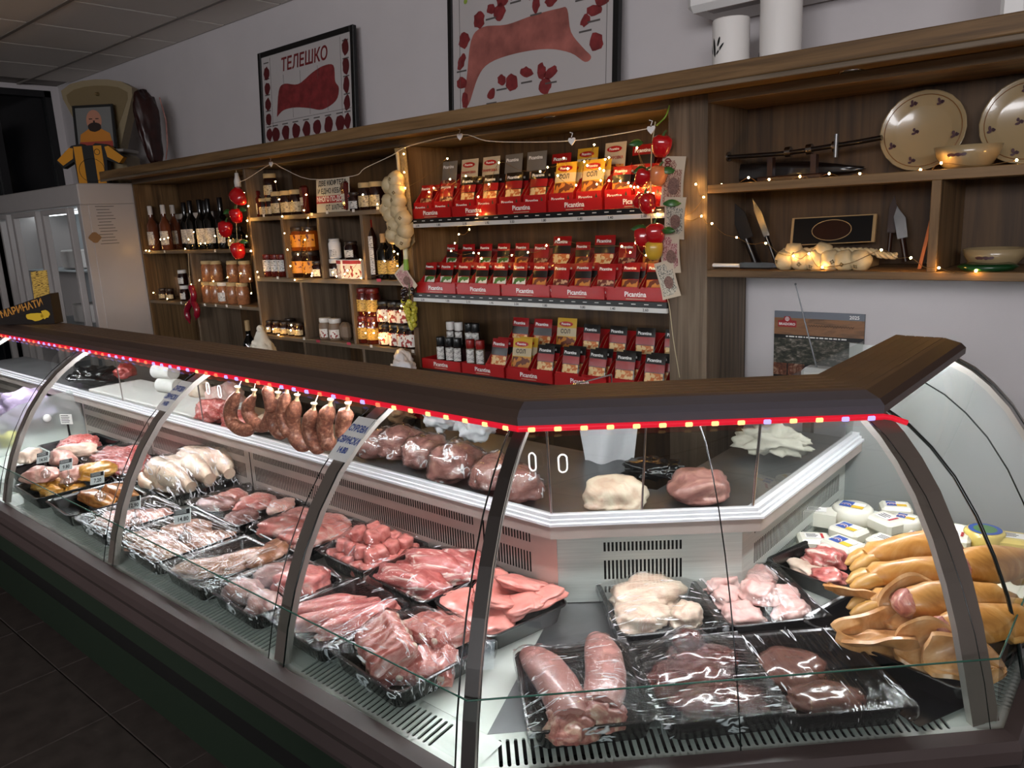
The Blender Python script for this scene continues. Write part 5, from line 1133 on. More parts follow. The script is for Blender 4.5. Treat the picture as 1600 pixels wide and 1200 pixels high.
row('mini', (423, 435, 447, 459, 469), 524, 2.50, zB3, 'small dark jar with fairy lights on the low middle shelf', 'small jam jars'); row('mini', (428, 441, 454), 518, 2.60, zB3, 'small dark jar in the back row of the low middle shelf', 'small jam jars')
row('red_lid', (499,), 528, 2.56, zB3, 'red-lidded jar in the centre low compartment', 'white lid jars'); row('white_lid', (511, 526), 530, 2.50, zB3, 'jar with white lid and printed label in the centre low compartment', 'white lid jars')
kind('clear_bag', 'bag', [('pouch', blobmesh('pouch', M['powder'], 77, 0.09, 0.06, 0.11, n1=0.2, sub=3), M['powder'])] if False else [('pouch', MB().cbox(-0.045, 0.045, -0.028, 0.028, 0, 0.095, 0.02), M['powder'])]); row('clear_bag', (542,), 530, 2.52, zB3, 'grey-brown bag of seeds at the divider of the low shelf', 'bags')
row('yellow_jar', (571, 586), 534, 2.51, zB3, 'dark jar with yellow label in the lower right compartment, lower layer', 'right compartment jars'); row('yellow_jar', (570, 585), 495, 2.52, zB3+0.141, 'dark jar with yellow label in the lower right compartment, upper layer', 'right compartment jars')
row('fruit', (606, 622, 634, 645), 540, 2.505, zB3, 'jar with white fruit label, lower layer beside the grapes', 'fruit label jars'); row('fruit', (604, 620, 633), 512, 2.52, zB3+0.111, 'jar with white fruit label, upper layer behind the grapes', 'fruit label jars')
# white knotted bag and clear bag behind the canopy
o = blobmesh('sack', M['cloth'], 300, 0.16, 0.12, 0.15, n1=0.15, e=2, lumps=(((0, 0, 1), 0.6, 0.55),)); o = obj('cloth_sack', o); p = aty(412, 560, 2.2); o.location = (p.x, 2.2, 0.93); tag(o, 'small white knotted cloth sack behind the counter canopy', 'bag'); MB().ball((0, 0, 0.155), 0.02, 10, 6).build('knot', M['cloth'], o)
o = obj('plastic_bag', crumple('plastic_bag', M['bag_white'], 301, 0.14, 0.10, 0.20)); p = aty(638, 575, 2.4); o.location = (p.x, 2.38, 0.80); tag(o, 'clear white plastic bag at the foot of the middle bay', 'bag')
tag(MB().box(-4.2, -2.75, 2.12, 2.44, 0.76, 0.79).build('low_bench', M['oak_grey_x']), 'low wooden bench in front of the middle bay', 'bench'); bb = bpy.data.objects['low_bench']
for x in (-4.15, -2.8): MB().box(x-0.03, x+0.03, 2.2, 2.4, 0, 0.76).build('leg', M['oak_grey'], bb)

# ---------------- red spice trays, cartons and packets
defm('spice_red', '#a31518', 0.35, coat=0.3); defm('packet_red', '#8e1014', 0.3, coat=0.4); defm('packet_dark', '#15110f', 0.3, coat=0.4); defm('kraft', '#7a6047', 0.7); defm('green_dot', '#27402c', 0.5)
M['herb'] = printmat('herb_print', '#cfd0c6', '#3c6a28', 40, 40, 0.5); M['spice'] = printmat('spice_print', '#b9772f', '#5e2812', 40, 40, 0.52); M['beans'] = printmat('bean_print', '#5e2216', '#b08a6a', 50, 50, 0.55); M['noodle'] = printmat('noodle_print', '#c0672c', '#e0c08a', 60, 60, 0.5)
defm('paper_cream', '#b9a88a', 0.7); defm('packet_yellow', '#c49a2e', 0.35, coat=0.3); defm('packet_grey', '#6d675f', 0.4)
def splat_(b, x, z, w, h, y): b.add([(x+w/2*cos(2*pi*i/16), y, z+h/2*sin(2*pi*i/16)) for i in range(16)], [list(range(16))])
def packet(k, w, h, top, band, pic, th=0.014):
    """pillow pouch, printed in zones, with a brand line"""
    P = []; B_ = []
    for i in range(8):
        v = i/7; r = []; q = []
        for j in range(6):
            u = j/5*2-1; bulge = th/2*(1-u*u)*(1-(2*v-1)**4); r.append((u*w/2, -bulge-0.0004, v*h)); q.append((u*w/2, bulge+0.0004, v*h))
        P.append(r); B_.append(q)
    def zone(v0, v1, inset=0.0, off=0.0006):
        G = []
        for i in range(5):
            v = v0+(v1-v0)*i/4; r = []
            for j in range(6):
                u = (j/5*2-1)*(1-inset); r.append((u*w/2, -th/2*(1-u*u)*(1-(2*v-1)**4)-0.0004-off, v*h))
            G.append(r)
        return MB().grid(G)
    body = MB().grid(P).grid(B_, flip=True); parts = [('pouch', body, M[top])]
    if band: parts.append(('name_band', zone(0.52, 0.74), M[band]))
    if pic: parts.append(('picture', zone(0.04, 0.5, 0.08), M[pic]))
    if k in ('cream', 'yellow'):
        em = MB(); splat_(em, 0, h*0.84, w*0.72, h*0.14, -th/2-0.0012); parts.append(('emblem', em, M['spice_red']))
        wd_ = MB(); puttext(wd_, 'ПАНИРОВКА' if k == 'cream' else 'СОЛ', w*(0.15 if k == 'cream' else 0.24), 0, -th/2-0.0024, h*0.64, sx=0.95); parts.append(('name_print', wd_, M['spice_red' if k == 'cream' else 'packet_dark']))
    tx = MB(); puttext(tx, 'Picantina', w*0.2 if k not in ('cream', 'yellow') else w*0.13, 0, -th/2-0.0020, h*0.84); parts.append(('brand_print', tx, M['label_white']))
    kind(k, 'packet', parts)
packet('herb', 0.075, 0.125, 'packet_red', 'packet_dark', 'herb'); packet('spice', 0.075, 0.125, 'packet_red', 'packet_dark', 'spice'); packet('mixed', 0.085, 0.14, 'packet_dark', 'packet_red', 'noodle'); packet('bean', 0.08, 0.12, 'packet_red', None, 'beans')
packet('cream', 0.10, 0.17, 'paper_cream', 'paper_cream', 'spice'); packet('grey', 0.10, 0.17, 'packet_grey', None, 'bean' if 'bean' in M else 'beans'); packet('yellow', 0.10, 0.16, 'packet_yellow', 'paper_cream', 'spice'); packet('pouch', 0.095, 0.15, 'packet_red', 'packet_dark', 'noodle')
# carton: low front, raking sides
def cartonmesh(w, d, hf, hb):
    b = MB(); t_ = 0.0015
    b.box(-w/2, w/2, 0, t_, 0, hf); b.box(-w/2, w/2, d-t_, d, 0, hb); b.box(-w/2, w/2, 0, d, 0, t_)
    for s_ in (-1, 1):
        x0 = s_*w/2; b.prism([(x0, 0, 0), (x0, d, 0), (x0, d, hb), (x0, d*0.45, hb*0.8), (x0, 0.004, hf)], (-s_*t_, 0, 0), mis=1)
    return b
def carton_kind(k, w, hf, hb, d=0.11):
    tx = MB(); puttext(tx, 'Picantina', w*0.16, -w*0.12, -0.0012, hf*0.5); g = MB().add([(w*0.25, -0.0012, hf*0.2), (w*0.4, -0.0012, hf*0.2), (w*0.325, -0.0012, hf*0.85)], [(0, 1, 2)])
    kind(k, 'carton', [('carton', cartonmesh(w, d, hf, hb), [M['spice_red'], M['kraft']]), ('brand_print', tx, M['label_white']), ('green_badge', g, M['green_dot'])])
carton_kind('ct', 0.098, 0.042, 0.10); carton_kind('ctl', 0.112, 0.045, 0.115)
def tray_kind(k, w):
    b = MB(); b.box(-w/2, w/2, 0, 0.0015, 0, 0.05); b.box(-w/2, w/2, 0.28, 0.2815, 0, 0.05); b.box(-w/2, w/2, 0, 0.28, 0, 0.0015); b.box(-w/2, -w/2+0.0015, 0, 0.28, 0, 0.05); b.box(w/2-0.0015, w/2, 0, 0.28, 0, 0.05)
    tx = MB(); puttext(tx, 'Picantina', 0.026, 0, -0.0012, 0.028); s2 = MB().box(-0.04, 0.04, -0.0012, 0, 0.010, 0.0125)
    kind(k, 'tray', [('tray', b, M['spice_red']), ('brand_print', tx, M['label_white']), ('slogan_line', s2, M['paper_cream'])])
tray_kind('tr', 0.252)
rows = {0: 'top', 1: 'middle', 2: 'bottom'}
pk = {0: ['bean', 'bean', 'mixed', 'mixed', 'mixed', 'mixed', 'yellow', 'yellow', 'spice', 'spice'], 1: ['herb']*6+['spice', 'bean', 'spice', 'bean', 'spice', 'spice'], 2: [None, None, None, 'pouch', 'yellow', 'mixed', 'mixed', 'mixed', 'mixed', 'mixed']}
bk = {0: ['grey', 'cream', 'cream', 'grey', 'grey', 'pouch', 'yellow', 'cream', 'pouch', 'pouch'], 1: ['herb', 'spice', 'herb', 'herb', 'spice', 'bean', 'pouch', 'spice', 'pouch', 'bean', 'spice', 'bean'], 2: [None, None, None, 'pouch', 'pouch', 'yellow', 'mixed', 'mixed', 'mixed', 'mixed']}
defm('riser', '#3a0c0d', 0.5)
for r_, z in enumerate(SPZ):
    z += 0.0005
    for k in range(5):
        stand('tr', (-2.568+0.262*k, 2.452, z), 'wide red display tray on the %s spice shelf, %s' % (rows[r_], nth(k, 5)), 'red spice display trays')
    n = len(pk[r_]); w = 1.29/n
    rs = MB().box(-2.69, -1.40, 2.575, 2.725, z+0.003, z+0.085).build('riser', M['riser']); tag(rs, 'dark red stepped riser at the back of the %s spice shelf' % rows[r_], 'riser')
    for k in range(n):
        x = -2.69+w*(k+0.5); ctk = 'ctl' if n == 10 else 'ct'
        if pk[r_][k]:
            stand(ctk, (x, 2.46, z+0.012 if r_ != 0 else z+0.03), 'red carton in the front row of the %s spice shelf, %s' % (rows[r_], nth(k, n)), 'red spice cartons')
            for q in range(2):
                t = stand(pk[r_][k], (x+0.004*((k*3+q) % 3-1), 2.478+0.034*q, z+0.016+(0.018 if r_ == 0 else 0)), '%s packet in the front row of the %s spice shelf, carton %s' % (('front', 'second')[q], rows[r_], nth(k, n)), 'spice packets')
                t.rotation_euler = (R_(-13), 0, R_(((k*5+q*3) % 7)-3))
        if bk[r_][k]:
            if not (r_ == 0 and k in (1, 2, 3, 4, 7)): stand(ctk, (x, 2.60, z+0.0855), 'red carton in the raised back row of the %s spice shelf, %s' % (rows[r_], nth(k, n)), 'red spice cartons')
            t = stand(bk[r_][k], (x, 2.625, z+0.089), 'packet standing in the raised back row of the %s spice shelf, %s' % (rows[r_], nth(k, n)), 'spice packets'); t.rotation_euler = (R_(-10), 0, R_((k*5) % 7-3))
# grinder bottles on the bottom spice shelf
jar('grinder_b', 0.021, 0.12, 'jam_dark', 'lid_black', 'lab_white', lh=0.3, lr=0.98, l0=0.2, l1=0.9, cat='bottle'); jar('grinder_w', 0.021, 0.12, 'jam_dark', 'white_cap', 'lab_white', lh=0.3, lr=0.98, l0=0.2, l1=0.9, cat='bottle'); jar('grinder_r', 0.021, 0.12, 'powder', 'red_cap', 'lab_white', lh=0.3, lr=0.98, l0=0.2, l1=0.9, cat='bottle')
z = SPZ[2]
for i, (px, kd) in enumerate(((690, 'grinder_b'), (704, 'grinder_b'), (716, 'grinder_b'), (736, 'grinder_r'), (751, 'grinder_r'))):
    p = aty(px, 555, 2.50); stand(kd, (p.x, 2.50, z+0.03), 'spice grinder bottle in the front row of the bottom spice shelf, %s' % nth(i, 5), 'spice grinders')
for i, (px, kd) in enumerate(((704, 'grinder_w'), (717, 'grinder_w'), (733, 'grinder_b'), (743, 'grinder_b'))):
    p = aty(px, 515, 2.60); stand(kd, (p.x, 2.60, z+0.086), 'spice grinder bottle in the raised row of the bottom spice shelf, %s' % nth(i, 4), 'spice grinders')
# ---------------------------------------------------------------- on and around the shelves
# meat posters leaning on the wall
defm('poster_white', '#b9b3b2', 0.35, coat=0.3); defm('cut_red', '#7a2a2c', 0.5, var=0.3, vs=30); defm('cut_pink', '#9a5a52', 0.5, var=0.35, vs=10); defm('cut_dark', '#55181c', 0.5); defm('text_red', '#6e1f22', 0.5); defm('text_grey', '#55504e', 0.5); defm('text_orange', '#b5542c', 0.5); defm('leaf_green', '#8aa03c', 0.5)
def splat(b, x, z, w, h, seed, y, mi, n=14, j=0.25, rot=0):
    rg = random.Random(seed); P = []
    for k in range(n):
        a = 2*pi*k/n; r = 1+rg.uniform(-j, j); u, v = cos(a)*w/2*r, sin(a)*h/2*r; P.append((x+u*cos(rot)-v*sin(rot), y, z+u*sin(rot)+v*cos(rot)))
    b.add(P+[(x, y, z)], [(n, k, (k+1) % n) for k in range(n)], mi)
def poster(label, x0, x1, z0, z1, lean):
    t = thing('meat_poster', label, 'poster', ((x0+x1)/2, 2.70, z0), 0); w, h = x1-x0, z1-z0; T = Matrix.Rotation(-lean, 4, 'X')
    def bt(b, name, mt): b.v = [tuple(T @ Vector(v)) for v in b.v]; return b.build(name, mt, t)
    f = 0.028
    for nm, (a, c, d, e) in (('frame_side', (-w/2, -w/2+f, 0, h)), ('frame_side', (w/2-f, w/2, 0, h)), ('frame_rail', (-w/2+f, w/2-f, 0, f)), ('frame_rail', (-w/2+f, w/2-f, h-f, h))): bt(MB().cbox(a, c, -0.012, 0.012, d, e, 0.002), nm, M['black'])
    bt(MB().box(-w/2+f, w/2-f, -0.004, 0.004, f, h-f), 'sheet', M['poster_white']); return t, bt, w, h
t, bt, w, h = poster('smaller black framed beef cut poster on top of the shelves', -4.21, -3.33, 2.006, 2.585, R_(4))
b = MB(); O = [(-0.27, 0.16), (-0.24, 0.30), (-0.18, 0.33), (-0.05, 0.31), (0.08, 0.35), (0.18, 0.37), (0.27, 0.36), (0.28, 0.28), (0.31, 0.24), (0.28, 0.18), (0.16, 0.15), (0.05, 0.17), (-0.08, 0.19), (-0.2, 0.19)]
O = [(v.x, v.y) for v in spl([(x_, z_, 0) for x_, z_ in O+O[:1]], 4)[:-1]]; b.prism([(x-0.01, -0.0046, z+0.05) for x, z in O], (0, 0.0004, 0)); bt(b, 'beef_side', M['cut_red'])
b = MB(); puttext(b, 'ТЕЛЕШКО', 0.095, 0.0, -0.005, 0.478, sx=0.92, shear=0.12); bt(b, 'title_print', M['text_red'])
b = MB()
for i in range(7): splat(b, -0.30+0.1*i, 0.115, 0.075, 0.085, i, -0.005, 0, j=0.12)
for i in range(5): splat(b, -0.365, 0.12+0.085*i, 0.058, 0.07, 20+i, -0.005, 0, j=0.12)
for i in range(5): splat(b, 0.365, 0.12+0.09*i, 0.055, 0.08, 30+i, -0.005, 0, j=0.15)
bt(b, 'cut_pictures', M['cut_dark'])['kind'] = 'stuff'
b = MB()
for i in range(7): b.box(-0.33+0.1*i, -0.27+0.1*i, -0.005, -0.0045, 0.062, 0.067); b.box(-0.33+0.1*i, -0.275+0.1*i, -0.005, -0.0045, 0.162, 0.168)
for i in range(5):
    for s_ in (-0.365, 0.365): b.box(s_-0.025, s_+0.025, -0.005, -0.0045, 0.162+0.088*i, 0.168+0.088*i)
for i in range(6): b.box(-0.2+0.08*i, -0.198+0.08*i, -0.005, -0.0045, 0.19 if i % 2 else 0.36, 0.25 if i % 2 else 0.43)
b.box(-0.325, -0.323, -0.005, -0.0045, 0.04, 0.54); b.box(0.322, 0.324, -0.005, -0.0045, 0.04, 0.54); b.box(-0.4, 0.4, -0.005, -0.0045, 0.18, 0.182)
bt(b, 'caption_print', M['text_grey'])['kind'] = 'stuff'
t, bt, w, h = poster('larger black framed pork cut poster on top of the shelves, middle of the wall', -2.655, -1.735, 2.006, 2.62, R_(4))
b = MB(); O = [(-0.37, 0.08), (-0.34, 0.17), (-0.31, 0.33), (-0.24, 0.375), (-0.1, 0.36), (0.05, 0.37), (0.18, 0.37), (0.22, 0.36), (0.24, 0.27), (0.30, 0.20), (0.34, 0.16), (0.31, 0.145), (0.24, 0.19), (0.12, 0.225), (-0.05, 0.235), (-0.2, 0.22), (-0.27, 0.17), (-0.33, 0.06)]
O = [(v.x, v.y) for v in spl([(x_, z_, 0) for x_, z_ in O+O[:1]], 4)[:-1]]; b.prism([(x-0.01, -0.0046, z+0.03) for x, z in O], (0, 0.0004, 0)); bt(b, 'pork_side', M['cut_pink'])
b = MB(); pos = [(-0.2, 0.47), (-0.13, 0.5), (-0.06, 0.51), (0.02, 0.49), (0.09, 0.52), (0.17, 0.54), (0.24, 0.53), (-0.27, 0.44), (0.28, 0.45), (0.33, 0.50), (0.34, 0.36), (0.38, 0.40), (0.30, 0.33), (-0.36, 0.37), (-0.38, 0.28), (-0.38, 0.19), (-0.36, 0.11), (0.35, 0.24), (-0.14, 0.17), (-0.08, 0.15), (0.0, 0.18), (0.08, 0.17), (0.13, 0.16), (0.1, 0.11), (-0.2, 0.12), (-0.15, 0.45), (0.05, 0.44), (0.13, 0.44)]
for i, (x, z) in enumerate(pos): splat(b, x, z, 0.072 if i % 3 else 0.05, 0.066 if i % 2 else 0.042, 50+i, -0.005, 0, j=0.16, rot=0.3*i)
bt(b, 'cut_pictures', M['cut_red'])['kind'] = 'stuff'
b = MB()
for i, (x, z) in enumerate(pos[::2]): b.box(x-0.03, x+0.03, -0.0054, -0.0048, z-0.043, z-0.036)
for x in (-0.39, 0.40): b.box(x, x+0.002, -0.0054, -0.0048, 0.06, 0.56)
b.box(-0.39, 0.4, -0.0054, -0.0048, 0.505+0.06, 0.567); bt(b, 'caption_print', M['text_grey'])['kind'] = 'stuff'
b = MB(); puttext(b, 'Кое', 0.04, -0.30, -0.0055, 0.577, sx=0.9); bt(b, 'title_print', M['text_grey']); b = MB(); puttext(b, 'АГНЕ', 0.04, -0.19, -0.0055, 0.577); bt(b, 'title_print', M['text_orange'])
b = MB(); splat(b, 0.02, 0.577, 0.03, 0.035, 5, -0.0055, 0); bt(b, 'emblem', M['text_orange']); b = MB(); splat(b, -0.35, 0.53, 0.022, 0.022, 5, -0.0055, 0, j=0.02); splat(b, -0.15, 0.545, 0.018, 0.018, 5, -0.0055, 0, j=0.02); bt(b, 'bullet_print', M['leaf_green'])['kind'] = 'stuff'
# air conditioner and two paper rolls with leaf print
t = thing('air_conditioner', 'white wall air conditioner above the shelf, mostly out of view', 'air conditioner', (-0.95, 2.7, 2.23)); MB().cbox(-1.37, -0.52, 2.55, 2.798, 2.235, 2.53, 0.02).build('housing', M['white_plastic'], t, True); MB().box(-1.30, -0.60, 2.57, 2.62, 2.233, 2.237).build('air_outlet', M['rib_paint'], t, True)
for i, (px, py, hh, rr, lb) in enumerate([(1142, 97, 0.30, 0.058, 'shorter white paper roll with black leaf print on the shelf top'), (1219, 88, 0.36, 0.062, 'taller white paper roll on the shelf top, right of the leaf print one')]):
    p = aty(px, py, 2.50); t = thing('paper_roll', lb, 'paper roll', (p.x, 2.50, 2.0055), 0, 'paper rolls on the shelf top')
    MB().lathe([(0.02, 0), (rr, 0), (rr*1.0, 0.004), (rr*1.0, hh-0.13-0.004), (rr*0.97, hh-0.13), (0.02, hh-0.13), (0.02, 0)], 24).build('roll', M['white'], t)
    if i == 0:
        b = MB()
        for (x, z, l, wd, ro) in ((-0.012, 0.085, 0.06, 0.013, 0.12), (0.008, 0.10, 0.03, 0.009, -0.3), (0.012, 0.078, 0.045, 0.008, -0.75), (-0.032, 0.082, 0.035, 0.009, 0.5)):
            P = []
            for k in range(8):
                a = 2*pi*k/8; u, v = cos(a)*wd/2, sin(a)*l/2; X = x+u*cos(ro)-v*sin(ro); Z = z+u*sin(ro)+v*cos(ro); an = -pi*0.63+X/rr; P.append((rr*1.01*cos(an), rr*1.01*sin(an), Z))
            b.add(P, [list(range(8))])
        b.build('leaf_print', M['ink'], t)
    else:
        b = MB(); splat(b, 0, 0.04, 0.012, 0.022, 3, 0, 0, j=0.05); b.v = [(rr*1.01*cos(-pi*0.83), rr*1.01*sin(-pi*0.83)+x, z) for x, y, z in b.v]; b.build('dot_print', M['text_grey'], t)
tag(MB().cbox(-0.42, -0.36, 2.4, 2.5, 2.0055, 2.2, 0.01).build('white_box', M['white_plastic']), 'slim white box at the right end of the shelf top', 'box')
# ---------------- white glass-door fridge
FX1, FY0 = -5.45, 2.11
t = thing('glass_door_fridge', 'tall white fridge with glass doors at the far left end of the shelves', 'fridge', (-6.2, 2.4, 0)); defm('fridge_white', '#b5aeab', 0.4, var=0.03, vs=4); defm('fridge_in', '#b9bfc2', 0.6)
FX0 = -7.2
MB().cbox(FX1-0.03, FX1, FY0+0.05, 2.79, 0, 1.80, 0.002).build('side_panel', M['fridge_white'], t, True); MB().box(FX0, FX0+0.03, FY0+0.05, 2.79, 0, 1.80).build('side_panel', M['fridge_white'], t, True)
MB().cbox(FX0, FX1, FY0, 2.79, 1.80, 1.935, 0.006).build('top_housing', M['fridge_white'], t, True); MB().box(FX0+0.03, FX1-0.03, 2.70, 2.79, 0.1, 1.80).build('back_liner', M['fridge_in'], t, True); MB().box(FX0, FX1, FY0+0.06, 2.79, 0, 0.12).build('base', M['fridge_white'], t, True)
for z in (0.55, 0.95, 1.36): MB().box(FX0+0.03, FX1-0.03, FY0+0.12, 2.70, z-0.006, z).build('wire_shelf', M['fridge_in'], t, True)
MB().cbox(FX1-0.055, FX1-0.004, FY0+0.0, FY0+0.06, 0.12, 1.80, 0.004).build('hinge_post', M['fridge_white'], t, True)
defm('fridge_light', (0.85, 0.95, 1, 1), 0.5, emit=4); MB().box(FX0+0.05, FX1-0.1, FY0+0.30, FY0+0.33, 1.77, 1.79).build('fridge_lamp', M['fridge_light'], t, True)
defm('pink_meat_dark', '#8a4a44', 0.4)
for i, (a, c) in enumerate(((-6.09, -5.66), (-6.68, -6.24), (-7.25, -6.84))):
    dr = MB(); fr = 0.05
    for q in ((a-fr*0.6, a+fr*0.3, 0.13, 1.79), (c-fr*0.1, c+fr*0.6, 0.13, 1.79)): dr.cbox(q[0], q[1], FY0-0.012, FY0+0.03, q[2], q[3], 0.004)
    dr.cbox(a+0.005, c-0.003, FY0-0.012, FY0+0.03, 1.755, 1.79, 0.004); dr.cbox(a+0.005, c-0.003, FY0-0.012, FY0+0.03, 0.13, 0.22, 0.004)
    d_ = dr.build('glass_door', M['fridge_white'], t, True); d_['kind'] = 'part' if False else d_.get('kind', ''); del d_['kind']
    MB().box(a+0.01, c-0.005, FY0+0.008, FY0+0.012, 0.21, 1.765).build('pane', glassmat('fridge_pane', (0.55, 0.6, 0.62, 1), 1.2, 0.02), d_, False).matrix_parent_inverse = root_mat(t).inverted()
    MB().box(c+0.005, c+0.02, FY0-0.03, FY0-0.012, 0.9, 1.3).build('handle', M['rib_paint'], d_, False).matrix_parent_inverse = root_mat(t).inverted()
o = bl('cured_ham', 'cured', 310, 0.3, 0.2, 0.16); o = obj('cured_ham', o); o.location = (-5.85, 2.4, 1.36); tag(o, 'dark cured ham on the top shelf inside the right fridge door', 'meat')
for i, (x, z) in enumerate(((-5.8, 0.955), (-6.4, 0.955), (-6.45, 1.365))):
    o = MB().cbox(-0.14, 0.14, -0.1, 0.1, 0, 0.14, 0.01).build('food_box', M['bag_brown' if i == 0 else 'white']); o.location = (x, 2.45, z); tag(o, ('brown food box low behind the right fridge door', 'white food box on the middle shelf of the fridge', 'white food box on the upper shelf of the fridge')[i], 'box')
b = MB()
for k in range(13): b.box(FX1+0.0002, FX1+0.0006, 2.20+0.005*(k % 3), 2.32-0.02*((k*3) % 4)/2, 1.785-0.02*k, 1.789-0.02*k)
b.build('printed_notice', M['text_grey'], t, True)['kind'] = 'stuff'
b = MB(); b.prism([(FX1+0.0002, 2.17+0.035*cos(a)*(1+0.2*cos(4*a)), 1.59+0.035*sin(a)) for a in [2*pi*k/16 for k in range(16)]], (0.002, 0, 0)); b.build('round_magnet', M['bag_brown'], t, True)
# ---------------- old scale, photo, shirt ornament and ham on top of the fridge
ZF = 1.9365
defm('scale_cream', '#8a7a5c', 0.45); defm('scale_dial', '#6e5c3a', 0.5); defm('shirt_yellow', '#d08a10', 0.6); defm('shirt_black', '#0c0b0b', 0.6); defm('skin', '#b07860', 0.6); defm('beard', '#2a1c18', 0.8); defm('photo_sky', '#70706e', 0.5); defm('photo_orange', '#c47a1e', 0.5); defm('photo_red', '#a03a2c', 0.5)
t = thing('shop_scale', 'old cream dial scale with fan-shaped head on top of the fridge', 'scale', (-5.75, 2.47, ZF), R_(40))
fan = [(-0.27, 0.66), (-0.275, 0.72), (-0.2, 0.765), (-0.1, 0.785), (0, 0.79), (0.1, 0.785), (0.2, 0.765), (0.275, 0.72), (0.27, 0.66), (0.15, 0.36), (0.1, 0.22), (-0.1, 0.22), (-0.15, 0.36)]
k_ = 0.88
MB().prism([(x*k_, -0.04, z*k_) for x, z in fan], (0, 0.10, 0)).build('fan_head', M['scale_cream'], t); MB().prism([(x*0.86*k_, -0.043, (0.48+(z-0.48)*0.82+0.01)*k_) for x, z in fan[:9]]+[(0.12*k_, -0.043, 0.42*k_), (-0.12*k_, -0.043, 0.42*k_)], (0, 0.003, 0)).build('dial_plate', M['scale_dial'], t)
MB().cbox(-0.16, 0.16, -0.12, 0.12, 0, 0.20, 0.02).build('base', M['scale_cream'], t); MB().tube([(0, -0.05, 0.60), (0.015, -0.055, 0.60)], 0.012, 8).build('dial_hub', M['scale_dial'], t)
MB().cbox(-0.2, 0.2, -0.20, 0.02, 0.205, 0.225, 0.004).build('platter', M['rib_light'], t)
t = thing('framed_photo', 'black framed photo of a bald bearded man standing on the scale platter', 'picture', (-5.68, 2.365, ZF+0.226), R_(40)); T = Matrix.Rotation(R_(-6), 4, 'X')
def bt2(b, n, mt): b.v = [tuple(T @ Vector(v)) for v in b.v]; return b.build(n, mt, t)
W2, H2 = 0.138, 0.30
for a, c, d, e in ((-W2, -W2+.016, 0, H2), (W2-.016, W2, 0, H2), (-W2+.016, W2-.016, 0, .016), (-W2+.016, W2-.016, H2-.016, H2)): bt2(MB().cbox(a, c, -0.008, 0.008, d, e, 0.002), 'frame', M['black'])
bt2(MB().box(-W2+.016, W2-.016, -0.002, 0.002, .016, H2-.016), 'photo_sky', M['photo_sky'])
b = MB(); splat(b, 0, 0.198, 0.105, 0.14, 1, -0.0035, 0, 18, 0.0); bt2(b, 'photo_face', M['skin']); b = MB(); splat(b, 0, 0.155, 0.092, 0.062, 1, -0.0040, 0, 16, 0.05); bt2(b, 'photo_beard', M['beard'])
b = MB(); b.add([(-0.115, -0.0032, 0.02), (0.115, -0.0032, 0.02), (0.10, -0.0032, 0.11), (0.04, -0.0032, 0.145), (-0.04, -0.0032, 0.145), (-0.10, -0.0032, 0.11)], [(0, 1, 2, 3, 4, 5)]); bt2(b, 'photo_shirt', M['photo_orange']); bt2(MB().box(-0.11, 0.115, -0.0042, -0.0036, 0.018, 0.06), 'photo_banner', M['photo_red'])
b = MB(); 
for s_ in (-1, 1): b.box(s_*0.022-0.011, s_*0.022+0.011, -0.0042, -0.0038, 0.206, 0.212)
b.box(-0.006, 0.006, -0.0042, -0.0038, 0.178, 0.198); bt2(b, 'photo_features', M['beard'])
t = thing('shirt_ornament', 'small yellow and black striped football shirt standing on the fridge edge', 'shirt', (-5.60, 2.29, ZF+0.0005), R_(40)); TS = Matrix.Rotation(R_(0), 4, 'X')
out = [(-0.11, 0), (0.10, 0), (0.115, 0.16), (0.19, 0.13), (0.235, 0.175), (0.12, 0.265), (0.05, 0.275), (0.03, 0.262), (-0.03, 0.262), (-0.05, 0.275), (-0.12, 0.265), (-0.24, 0.165), (-0.20, 0.115), (-0.115, 0.16)]
MB().prism([(x*0.95, -0.02, z*0.95) for x, z in out], (0, 0.05, 0)).build('shirt', M['shirt_black'], t)
for a, c in ((-0.10, -0.045), (0.03, 0.085)): MB().box(a, c, -0.0215, -0.02, 0.003, 0.245).build('yellow_stripe', M['shirt_yellow'], t)
for s_ in (-1, 1): MB().prism([(s_*0.105, -0.0205, 0.235), (s_*0.13, -0.0205, 0.24), (s_*0.222, -0.0205, 0.165), (s_*0.188, -0.0205, 0.128), (s_*0.115, -0.0205, 0.17)], (0, 0.051, 0)).build('sleeve', M['shirt_yellow'], t)
MB().tube([(0.0+0.085*cos(a), -0.023, 0.09+0.075*sin(a)) for a in [2*pi*k/24 for k in range(24)]], 0.0015, 5, closed=True).build('round_outline', M['black'], t); MB().tube([(0.052+0.018*cos(a), -0.023, 0.205+0.018*sin(a)) for a in [2*pi*k/16 for k in range(16)]], 0.002, 5, closed=True).build('crest', M['black'], t)
defm('ham_dark', '#2a0f0c', 0.35, var=0.4, vs=18)
o = obj('cured_ham', blobmesh('cured_ham', M['ham_dark'], 320, 0.50, 0.20, 0.12, n1=0.2, taper=0.45)); o.location = (-5.30, 2.55, ZF+0.33); o.rotation_euler = (0, R_(84), R_(0)); tag(o, 'dark dried ham leg leaning behind the scale', 'meat'); MB().tube([(-0.2, 0.09, 0.06), (-0.05, 0.10, 0.07), (0.1, 0.085, 0.06), (0.2, 0.06, 0.05)], [0.004, 0.005, 0.005, 0.004], 8).build('fat_edge', M['cured'], o)
